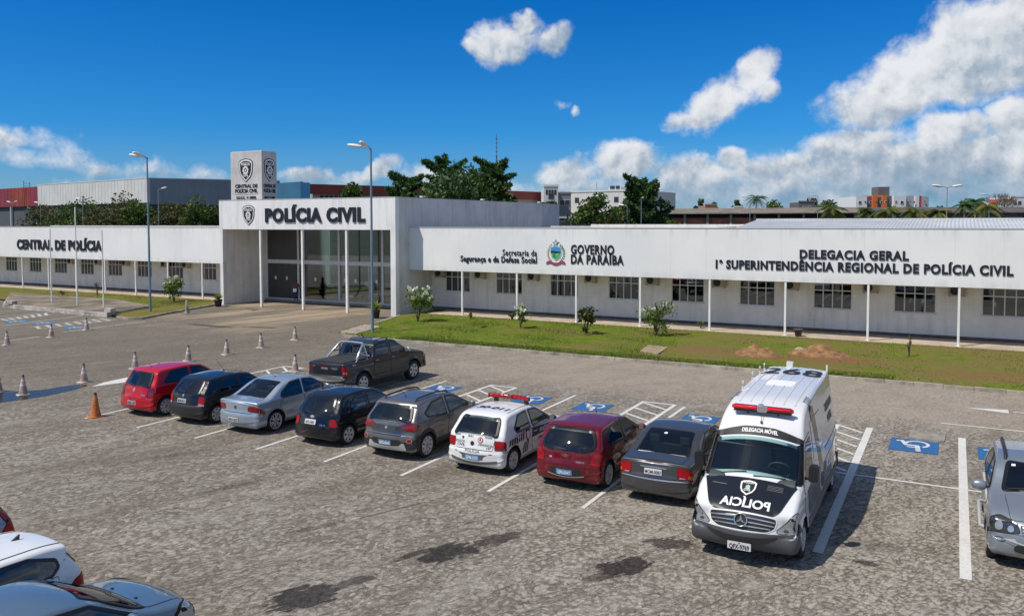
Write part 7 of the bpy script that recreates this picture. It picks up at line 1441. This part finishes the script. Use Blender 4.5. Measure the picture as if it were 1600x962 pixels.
# ------------------------------------------------------------------ person at the glass doors
def person(label, q, z=.15, rz=R(200)):
    p = G(*q, z); root = thing('person', label, 'person', (p.x, p.y, z), rz)
    J = {'pel': ((0, 0, .92), .15), 'wai': ((0, .01, 1.08), .135), 'che': ((0, .02, 1.28), .155), 'nek': ((0, .0, 1.45), .065), 'hd1': ((0, -.02, 1.54), .085), 'hd2': ((0, -.02, 1.66), .088),
         'shl': ((.18, .02, 1.38), .068), 'ell': ((.25, .03, 1.10), .048), 'wrl': ((.20, -.16, .95), .036), 'hnl': ((.17, -.24, .93), .035), 'shr': ((-.18, .02, 1.38), .068), 'elr': ((-.24, .02, 1.10), .048), 'wrr': ((-.12, -.20, 1.08), .036), 'hnr': ((-.05, -.25, 1.10), .035),
         'hpl': ((.09, 0, .86), .11), 'knl': ((.10, -.02, .48), .068), 'anl': ((.10, .02, .09), .045), 'tol': ((.11, -.14, .035), .035), 'hpr': ((-.09, 0, .86), .11), 'knr': ((-.11, -.03, .48), .068), 'anr': ((-.13, .03, .09), .045), 'tor': ((-.15, -.13, .035), .035)}
    E_ = [('pel', 'wai'), ('wai', 'che'), ('che', 'nek'), ('nek', 'hd1'), ('hd1', 'hd2'), ('che', 'shl'), ('shl', 'ell'), ('ell', 'wrl'), ('wrl', 'hnl'), ('che', 'shr'), ('shr', 'elr'), ('elr', 'wrr'), ('wrr', 'hnr'), ('pel', 'hpl'), ('hpl', 'knl'), ('knl', 'anl'), ('anl', 'tol'), ('pel', 'hpr'), ('hpr', 'knr'), ('knr', 'anr'), ('anr', 'tor')]
    ks = list(J); me = bpy.data.meshes.new('body'); me.from_pydata([J[k][0] for k in ks], [(ks.index(a), ks.index(b_)) for a, b_ in E_], [])
    o = bpy.data.objects.new('body', me); COL.objects.link(o); o.parent = root; sk_ = o.modifiers.new('skin', 'SKIN'); o.modifiers.new('sub', 'SUBSURF').levels = 2; o.modifiers['sub'].render_levels = 2
    for i, k in enumerate(ks): me.skin_vertices[0].data[i].radius = (J[k][1],) * 2; me.skin_vertices[0].data[i].use_root = k == 'pel'
    # one skin, coloured where the clothes lie
    m = bpy.data.materials.new('skin_and_clothes'); m.use_nodes = True; T = NT(m.node_tree); z_ = T.xyz(T.n('TexCoord').outputs['Object'])[2]; x_ = T.m('ABSOLUTE', T.xyz(T.n('TexCoord').outputs['Object'])[0])
    c = T.mix(T.m('GREATER_THAN', z_, .97), (.022, .035, .085), (.13, .05, .06)); c = T.mix(T.m('GREATER_THAN', z_, 1.44), c, (.26, .15, .10)); c = T.mix(T.m('LESS_THAN', z_, .085), c, (.02, .02, .02)); arm = T.m('MULTIPLY', T.m('GREATER_THAN', x_, .20), T.m('LESS_THAN', z_, 1.22)); c = T.mix(arm, c, (.26, .15, .10)); T.set(m.node_tree.nodes['Principled BSDF'], 'Base Color', c); T.set(m.node_tree.nodes['Principled BSDF'], 'Roughness', .8); me.materials.append(m)
    b = MB(); b.lathe([(.0, .13), (.06, .115), (.10, .05), (.105, -.03), (.09, -.12), (.07, -.20), (.0, -.22)], 12, 0, Matrix.Translation((0, .015, 1.63))); b.build('hair', mat('hair_dark', (.015, .011, .009), .6), root)
    b = MB(); b.lathe([(0, .012), (.018, 0), (0, -.02)], 8, 0, Matrix.Translation((0, -.112, 1.60))); 
    for sg in (1, -1): b.lathe([(0, .008), (.012, 0), (0, -.008)], 8, 1, Matrix.Translation((sg * .033, -.10, 1.635)))
    b.box(-.025, .025, -.107, -.098, 1.555, 1.565, 2); b.build('face', [mat('skin', (.26, .15, .10), .6), M['ink'], mat('lips', (.22, .07, .06), .5)], root)
    b = MB(); b.prism(shade_poly([(-.14, .82), (.10, .82), (.12, 1.08), (-.16, 1.08)], .03), -.30, -.27, axis='y'); o = b.build('held_folder', M['whiteink']); o.matrix_world = Matrix.Translation(root.location) @ Matrix.Rotation(rz, 4, 'Z'); tag(o, 'pale folder held in front by the person at the glass doors', 'folder')
person('woman with long dark hair in a reddish top and dark trousers at the entrance glass', (463, 472), .15, R(25))

# ------------------------------------------------------------------ buildings beyond
def frame_on(px_, D, az):
    """local frame standing at a photo column and distance; az = heading of its x axis"""
    p = AT(px_, 348, D); return p, az
def bld(name, label, cat, px_, D, az, group=None): p = AT(px_, 348, D); return thing(name, label, cat, (p.x, p.y, 0), az, group)
def box_part(name, m, root, *boxes, bevel=0):
    b = MB()
    for q in boxes: b.box(*q)
    return b.build(name, m, root, bevel=bevel)
def ribbed(name, m, root, x0, x1, y, z0, z1, pitch=.6, d_=.06, axis='x'):
    b = MB(); n = max(1, int(abs(x1 - x0) / pitch)); pts = []
    for i in range(n):
        a = x0 + (x1 - x0) * i / n; w = (x1 - x0) / n; pts += [(a, 0), (a + w * .62, 0), (a + w * .68, d_), (a + w * .94, d_)]
    pts.append((x1, 0)); v = []
    for z in (z0, z1): v += [((p[0], y - p[1], z) if axis == 'x' else (y + p[1], p[0], z)) for p in pts]
    k = len(pts); b.add(v, [(i, i + 1, k + i + 1, k + i) for i in range(k - 1)]); return b.build(name, m, root)
AZ1 = YAW + math.atan((-124 - 800) / F_PX) * -1          # heading (from +y) of the direction whose vanishing point is px -124
def dir_to(px_): d_ = ray(px_, 348); return atan2(d_.y, d_.x)
# pale metal warehouse: corner at px 231
D = 134; a1 = dir_to(-900); a2 = dir_to(3200); zt = top_h(231, 279, D)
wh = bld('warehouse', 'large warehouse with pale ribbed cladding on one face and grey on the other', 'warehouse', 231, D, 0)
u1, u2 = Vector((cos(a1), sin(a1), 0)), Vector((cos(a2), sin(a2), 0))
PALE = mat('pale_cladding', (.60, .60, .585), .6, var=.08, vscale=.3, streak=.5); GREY = mat('grey_cladding', (.21, .245, .28), .6, var=.1, vscale=.2); DKB = mat('dark_wall', (.05, .058, .068), .8)
def wall_strip(name, m, root, p0, p1, z0, z1, out, th=.3, ribs=0):
    b = MB(); p0, p1 = Vector(p0), Vector(p1); n = out.normalized()
    q = [p0, p1, p1 - n * th, p0 - n * th]; b.add([(v.x, v.y, z) for z in (z0, z1) for v in q], [(0, 1, 5, 4), (1, 2, 6, 5), (2, 3, 7, 6), (3, 0, 4, 7), (4, 5, 6, 7), (3, 2, 1, 0)])
    if ribs:
        L_ = (p1 - p0).length; d_ = (p1 - p0).normalized(); k = int(L_ / ribs)
        for i in range(k): a = p0 + d_ * (i + .5) * L_ / k; q = [a, a + d_ * .14, a + d_ * .14 + n * .03, a + n * .03]; b.add([(v.x, v.y, z) for z in (z0 + .003, z1 - .003) for v in q], [(0, 1, 5, 4), (1, 2, 6, 5), (2, 3, 7, 6), (3, 0, 4, 7)])
    return b.build(name, m, root)
def along(px_, ang, D0, px0):
    """distance along a heading from the corner (px0, D0) to where it crosses photo column px_"""
    p = AT(px0, 348, D0); d_ = ray(px_, 348); u = Vector((cos(ang), sin(ang), 0)); det = u.x * d_.y - u.y * d_.x; return (-(p.x * d_.y - p.y * d_.x)) / det
L1 = along(60, a1, D, 231); L2 = along(438, a2, D, 231); L1b = along(-60, a1, D, 231)
o1 = -u2; o2 = -u1; zb = top_h(231, 316.5, D)
wall_strip('front_cladding', PALE, wh, (0, 0, 0), u1 * L1, zb, zt, o1, .4, 1.1); wall_strip('side_cladding', GREY, wh, u2 * .41, u2 * L2, zb - .3, zt, o2, .4, 1.2); wall_strip('lower_wall', DKB, wh, u1 * .5 + u2 * .5, u1 * L1 + u2 * .5, 0, zb, o1); wall_strip('lower_wall', DKB, wh, u2 * .9 + u1 * .5, u2 * L2 + u1 * .5, 0, zb - .3, o2)
wall_strip('trim', mat('trim_pale', (.6, .6, .6), .5), wh, -u1 * .05 - u2 * .05, u2 * L2 - u1 * .05, zt + .003, zt + .14, o2, .3); wall_strip('trim', bpy.data.materials['trim_pale'], wh, -u1 * .05 - u2 * .06, u1 * L1 - u2 * .06, zt + .003, zt + .14, o1, .3)
b = MB(); b.add([(0, 0, zt - .6), tuple(u1 * L1b + Vector((0, 0, zt - .6))), tuple(u1 * L1b + u2 * L2 + Vector((0, 0, zt - .6))), tuple(u2 * L2 + Vector((0, 0, zt - .6)))], [(0, 1, 2, 3)]); b.build('roof', ROOF, wh)
p0 = Vector(wh.location); rs = thing('red_shed', 'red clad shed front with a rusty red panel joining the pale warehouse', 'shed', tuple(p0 + u1 * L1), 0)
Lr = L1b - L1; RED = mat('crimson_cladding', (.22, .022, .045), .6, var=.15, vscale=.3); RUST = mat('rusty_red', (.25, .035, .02), .6, var=.3, vscale=.3)
La = along(45, a1, D, 231) - L1; Lb = along(16, a1, D, 231) - L1
zr = zt - .25
wall_strip('cladding', RED, rs, u1 * .1, u1 * La, zb, zr, o1, .4, 1.6); wall_strip('rusty_panel', RUST, rs, u1 * (La + .02), u1 * Lb - u2 * .0, zb, zr, o1, .4, 1.6); wall_strip('cladding', RED, rs, u1 * (Lb + .02), u1 * Lr, zb, zr, o1, .4, 1.6); wall_strip('lower_wall', mat('slate_wall', (.075, .085, .105), .8, var=.2), rs, u1 * .1 + u2 * .6, u1 * Lr + u2 * .6, 0, zb, o1)
for f_ in (.02, .33, .66, .98): q = u1 * (Lr * f_ + .3) + u2 * .25; b = MB(); b.tube([(q.x, q.y, 0), (q.x, q.y, zb)], .2, 8); b.build('column', PALE, rs)
b = MB(); q = u1 * (La + 1) - u2 * .3; b.tube([(q.x, q.y, zb), (q.x, q.y, zr + 1.3)], .05, 6); b.tube([(q.x + 1, q.y + .6, zb), (q.x + 1, q.y + .6, zr + 1.0)], .05, 6)
for k in range(9): z = zb + (zr + .8 - zb) * k / 8; b.tube([(q.x, q.y, z), (q.x + 1, q.y + .6, z)], .04, 5)
b.build('ladder', mat('ladder_dark', (.06, .03, .035), .6), rs)
# blue and red shopping front behind the hall
sf = thing('shop_building', 'long low shop building with a rust red roof band and a blue corner', 'shop building', (0, 0, 0), 0)
ptsx = [(433, 284), (470, 283), (485, 286), (620, 289), (860, 297)]
P_ = [AT(x, 348, D_) for x, D_ in ((425, 128), (470, 122), (485, 123), (600, 130), (880, 160))]
Z = top_h(470, 284, 122); TEAL = mat('teal_blue', (.035, .14, .24), .6, var=.15, vscale=.3); SKYB = mat('light_blue', (.10, .36, .60), .6); RR = mat('rust_red', (.24, .042, .026), .6, var=.12, vscale=.2); BE = mat('shop_wall', (.36, .33, .31), .8)
nrm = Vector((-_f.x, -_f.y, 0))
def ws_(name, m, a, c_, z0, z1, th=.5): d_ = (c_ - a); n = Vector((d_.y, -d_.x, 0)); n = n if n.dot(nrm) > 0 else -n; return wall_strip(name, m, sf, (a.x, a.y, 0), (c_.x, c_.y, 0), z0, z1, n, th)
ws_('blue_front', TEAL, P_[0], P_[1], 0, Z); ws_('blue_pylon', SKYB, P_[1], P_[2], 0, Z - .1)
zl = top_h(540, 304, 126)
zR = top_h(870, 298, 150)
ws_('red_band', RR, P_[2], P_[3], zl, Z - .3); ws_('red_band', RR, P_[3], P_[4], zl, Z - .32); ws_('lower_wall', BE, P_[2].lerp(P_[3], .02) + _f * .6, P_[3] + _f * .6, 0, zl); ws_('lower_wall', BE, P_[3] + _f * .6, P_[4] + _f * .6, 0, zl)
for i in range(14):
    a = P_[2].lerp(P_[3], .12 + i * .062) + _f * .55; c_ = P_[2].lerp(P_[3], .12 + i * .062 + .045) + _f * .55; ws_('window', DKB, a, c_, zl - 1.3, zl - .2, .05)
# lattice mast
b = MB(); mt = thing('radio_mast', 'thin red and grey radio mast on the skyline behind the conifers', 'mast', base_at(776, 260), 0); h = top_h(776, 211, 260)
b.tube([(0, 0, 0), (0, 0, h * .8)], .22, 5); b.tube([(0, 0, h * .8), (0, 0, h)], .1, 5); b.build('pole', mat('mast_grey', (.12, .12, .15), .6), mt); b = MB()
for k in range(8): z = h * (.68 + .04 * k); b.box(-.35, .35, -.35, .35, z, z + .12)
b.build('crossbars', bpy.data.materials['mast_grey'], mt)
# white apartment block with roof boxes
APW = mat('apartment_white', (.66, .65, .62), .8, var=.08, vscale=.2, streak=.4); APG = mat('apartment_grey', (.22, .23, .26), .8, var=.1); WIN = mat('far_window', (.035, .042, .05), .3)
def apt(name, label, px0, px1, ytop, D, m, wins, extra=None, cat='apartment block', depth=14, rows=4, turn=0.0):
    az = YAW + turn; p = AT(px0, 348, D); w = (px1 - px0) / F_PX * D / cos(turn) * (1 - .10 * (turn != 0)); h = top_h((px0 + px1) / 2, ytop, D); t_ = thing(name, label, cat, (p.x, p.y, 0), az)
    box_part('wall', m, t_, (0, w, 0, depth, 0, h)); box_part('parapet', m, t_, (-.1, w + .1, -.1, .25, h, h + .35))
    for i in range(rows):
        for f_ in wins:
            z = h - 2.0 - i * 2.8
            if z < .5: continue
            wd = box_part('window', APW if m is not APW else APG, t_, (w * f_ - .5, w * f_ + .5, -.06, -.003, z - .1, z + 1.0)); box_part('pane', WIN, wd, (w * f_ - .4, w * f_ + .4, -.09, -.063, z, z + .9))
    return t_, w, h
t_, w, h = apt('apartment_block', 'white apartment block behind the broad tree with a water tank box on its roof', 890, 1010, 301, 165, APW, (.10, .30, .62, .86), turn=-R(34)); zt_ = top_h(950, 289, 152); 
box_part('tank_house', APW, t_, (w * .46, w * .62, 2, 6, h + .35, zt_)); box_part('tank_opening', WIN, t_, (w * .48, w * .54, 1.9, 1.995, h + .6, h + 1.2), (w * .555, w * .605, 1.9, 1.995, h + .6, h + 1.2))
b = MB(); b.tube([(w * .3, 2, h), (w * .3, 2, h + 2)], .05, 5); b.build('aerial', APG, t_)
t_, w, h = apt('apartment_block', 'narrow white stair tower at the end of the hall wall with a slotted top', 850, 872, 292, 140, APW, (.5,), rows=3); t2, w2, h2 = apt('apartment_block', 'grey shaded apartment wing between the white stair tower and the white block', 872, 892, 303, 146, APG, (.32, .72), rows=4)
box_part('slots', WIN, t_, *[(w * f_, w * (f_ + .14), -.06, -.003, h - 1.3, h - .5) for f_ in (.12, .32, .52, .72)])
b = MB(); cp = thing('carport', 'white canopy roof beside the end of the hall wall', 'canopy', base_at(872, 112), YAW); zc = top_h(885, 341, 112); box_part('roof', PALE, cp, (0, 2.6, 0, 4, zc, zc + .25)); box_part('post', PALE, cp, (2.3, 2.5, 3.7, 3.9, 0, zc))
# long brick shed
D = 128; p = AT(1035, 348, D); sh_ = thing('brick_shed', 'long low brick shed with concrete columns and a weathered grey roof', 'shed', (p.x, p.y, 0), YAW - R(22)); w = 252 / F_PX * D * 1.10; zt_ = top_h(1150, 331, D); ze = top_h(1150, 336, D)
BRK = mat('brick_red', (.34, .125, .07), .9, var=.3, vscale=1.0); RF = mat('asbestos_roof', (.20, .17, .135), .9, var=.3, vscale=.5, streak=.4)
zf, zk = top_h(1150, 334.5, D), top_h(1150, 327.5, D + 8)
b = MB(); b.add([(-.6, -.8, zf), (w + .6, -.8, zf), (w + .6, 7, zk), (-.6, 7, zk), (-.6, -.8, zf + .14), (w + .6, -.8, zf + .14), (w + .6, 7, zk + .14), (-.6, 7, zk + .14)], [(0, 1, 5, 4), (1, 2, 6, 5), (2, 3, 7, 6), (3, 0, 4, 7), (4, 5, 6, 7), (3, 2, 1, 0)]); b.build('roof', RF, sh_)
zb_ = top_h(1150, 341, D); box_part('brick_wall', BRK, sh_, (0, w, .3, 1.5, 0, zb_)); box_part('eaves_shade', DKB, sh_, (0, w, 1.25, 1.45, zb_ + .01, zf + .2)); box_part('sill_beam', concrete, sh_, (-.3, w, -.2, .29, 0, top_h(1150, 350.5, D)))  # dark strip above the brick stands in for the shade under the eaves
for k in range(9): x = w * k / 8; box_part('column', concrete, sh_, (x - .16, x + .16, -.1, .25, 0, zf - .003))
# second long roof to the right
D = 150; p = AT(1330, 348, D); s2 = thing('long_roofed_shed', 'long dark roofed shed behind the palms at the right', 'shed', (p.x, p.y, 0), YAW); w = 42; zt_ = top_h(1480, 324, D); ze = top_h(1480, 333, D)
b = MB(); b.add([(-4, 0, ze), (w, 0, ze), (w, 9, zt_), (-4, 9, zt_), (-4, 0, ze + .2), (w, 0, ze + .2), (w, 9, zt_ + .2), (-4, 9, zt_ + .2)], [(0, 1, 5, 4), (1, 2, 6, 5), (2, 3, 7, 6), (3, 0, 4, 7), (4, 5, 6, 7), (3, 2, 1, 0)]); b.build('roof', mat('dark_tiles', (.10, .085, .08), .9, var=.3, vscale=.5), s2); box_part('wall', mat('old_wall', (.115, .105, .105), .9, var=.4, vscale=.4), s2, (-3.5, w - .5, 1, 1.3, 0, ze + .1))
for k in range(8): box_part('window', mat('old_window', (.20, .20, .21), .7), s2, (k * 5 - 1, k * 5 + 2, .94, .997, ze - 2.2, ze - .6))
D = 138; p = AT(1302, 348, D); s3 = thing('gable_shed', 'small gabled shed between the brick shed and the flats', 'shed', (p.x, p.y, 0), YAW); zt_ = top_h(1335, 327, D); ze = top_h(1335, 331, D)
b = MB(); b.prism([(0, 0), (8.5, 0), (8.5, ze), (4.2, zt_), (0, ze)], 0, 6, axis='y'); b.build('wall', bpy.data.materials['old_wall'], s3); b = MB(); b.prism([(-.5, ze - .2), (4.2, zt_ + .05), (9, ze - .2), (9, ze + .05), (4.2, zt_ + .35), (-.5, ze + .05)], -.4, 6.4, axis='y'); b.build('roof', RF, s3)
# orange, white and grey flats
D = 210; k_ = D / F_PX; ap = bld('apartment_block', 'white and grey flats with two orange panels and a dark water tower', 'apartment block', 1337, D, YAW); OR = mat('orange_panel', (.62, .16, .03), .7); DG = mat('flat_dark_grey', (.12, .12, .13), .8); LG = mat('flat_light_grey', (.36, .37, .40), .8); FW = mat('flat_white', (.68, .69, .71), .8); RD = mat('flat_red', (.42, .06, .05), .7)
def hpx(y): return top_h(1390, y, D)
z0 = 0
for (xa, xb, yt, m_, dy_, nm) in [(0, 17, 307, FW, 0, 'wall'), (17.02, 27.5, 307, DG, 1.2, 'wall'), (27.52, 35, 305, OR, .6, 'orange_panel'), (35.02, 43, 307, DG, 1.2, 'wall'), (43.02, 50, 305, OR, .6, 'orange_panel'), (50.02, 59, 306, DG, 1.2, 'wall'), (59.02, 78, 306, FW, 0, 'wall'), (78.02, 93, 306, LG, .8, 'wall'), (93.02, 99, 306, FW, .2, 'wall'), (99.02, 103, 306, RD, .3, 'red_panel'), (103.02, 114, 307, LG, .2, 'wall')]: box_part(nm, m_, ap, (xa * k_, xb * k_, dy_, 12, 0, hpx(yt)))
box_part('water_tower', DG, ap, (45 * k_, 63 * k_, 4, 8, hpx(306) + .02, hpx(291))); 
for (x, y, s_) in [(5.5, 316, 3.4), (14, 315, 1.6), (22, 316, 3), (31, 316, 2.4), (39, 316, 3), (46.5, 315.5, 3), (54, 316, 2.5), (62, 315, 1.8), (71, 316, 3.6), (84, 315, 1.6), (90, 316, 2.2), (107, 315, 1.4)]:
    wd = box_part('window', FW if s_ > 2.9 else LG, ap, ((x - s_ / 2 - .4) * k_, (x + s_ / 2 + .4) * k_, -.1, -.003, hpx(y + s_ / 2 + .4), hpx(y - s_ / 2 - .4))); box_part('pane', WIN, wd, ((x - s_ / 2) * k_, (x + s_ / 2) * k_, -.16, -.103, hpx(y + s_ / 2), hpx(y - s_ / 2)))
b = MB(); D = 230; wb_ = apt('apartment_block', 'white flats at the extreme right edge of the skyline', 1580, 1640, 308, 220, FW, (.08, .2, .35), depth=10, rows=2); wc = apt('house', 'small white house with a dark red roof left of the far right flats', 1562, 1581, 318, 215, FW, (.4,), depth=8, rows=1, cat='house'); box_part('roof', RD, wc[0], (wc[1] * .3, wc[1] + .2, -.2, 8, wc[2] + .36, wc[2] + 1.2))
# small houses on the skyline above the brick shed
for i, (x0, x1, yt, m_, lab) in enumerate([(1102, 1119, 321, mat('terracotta', (.36, .20, .14), .9), 'small terracotta house on the skyline above the brick shed'), (1054, 1070, 330, APW, 'small white house at the left end of the brick shed'), (1147, 1160, 324, FW, 'tiny white gabled house on the skyline below a round tree'), (1248, 1272, 316, DG, 'dark flat roofed house among the skyline trees')]): apt('house', lab, x0, x1, yt, 180 + 8 * i, m_, (.35, .7), depth=7, rows=1, cat='house')
# boundary wall behind the wing
D = 100; p = AT(1020, 348, D); bw = thing('boundary_wall', 'grey boundary wall behind the right wing below the big dark tree', 'wall', (p.x, p.y, 0), YAW); box_part('wall', concrete, bw, (-12, 20, 0, .25, 0, top_h(1020, 353, D))); box_part('coping', DKB, bw, (-12, 20, -.05, .3, top_h(1020, 353, D) + .004, top_h(1020, 352, D) + .06))
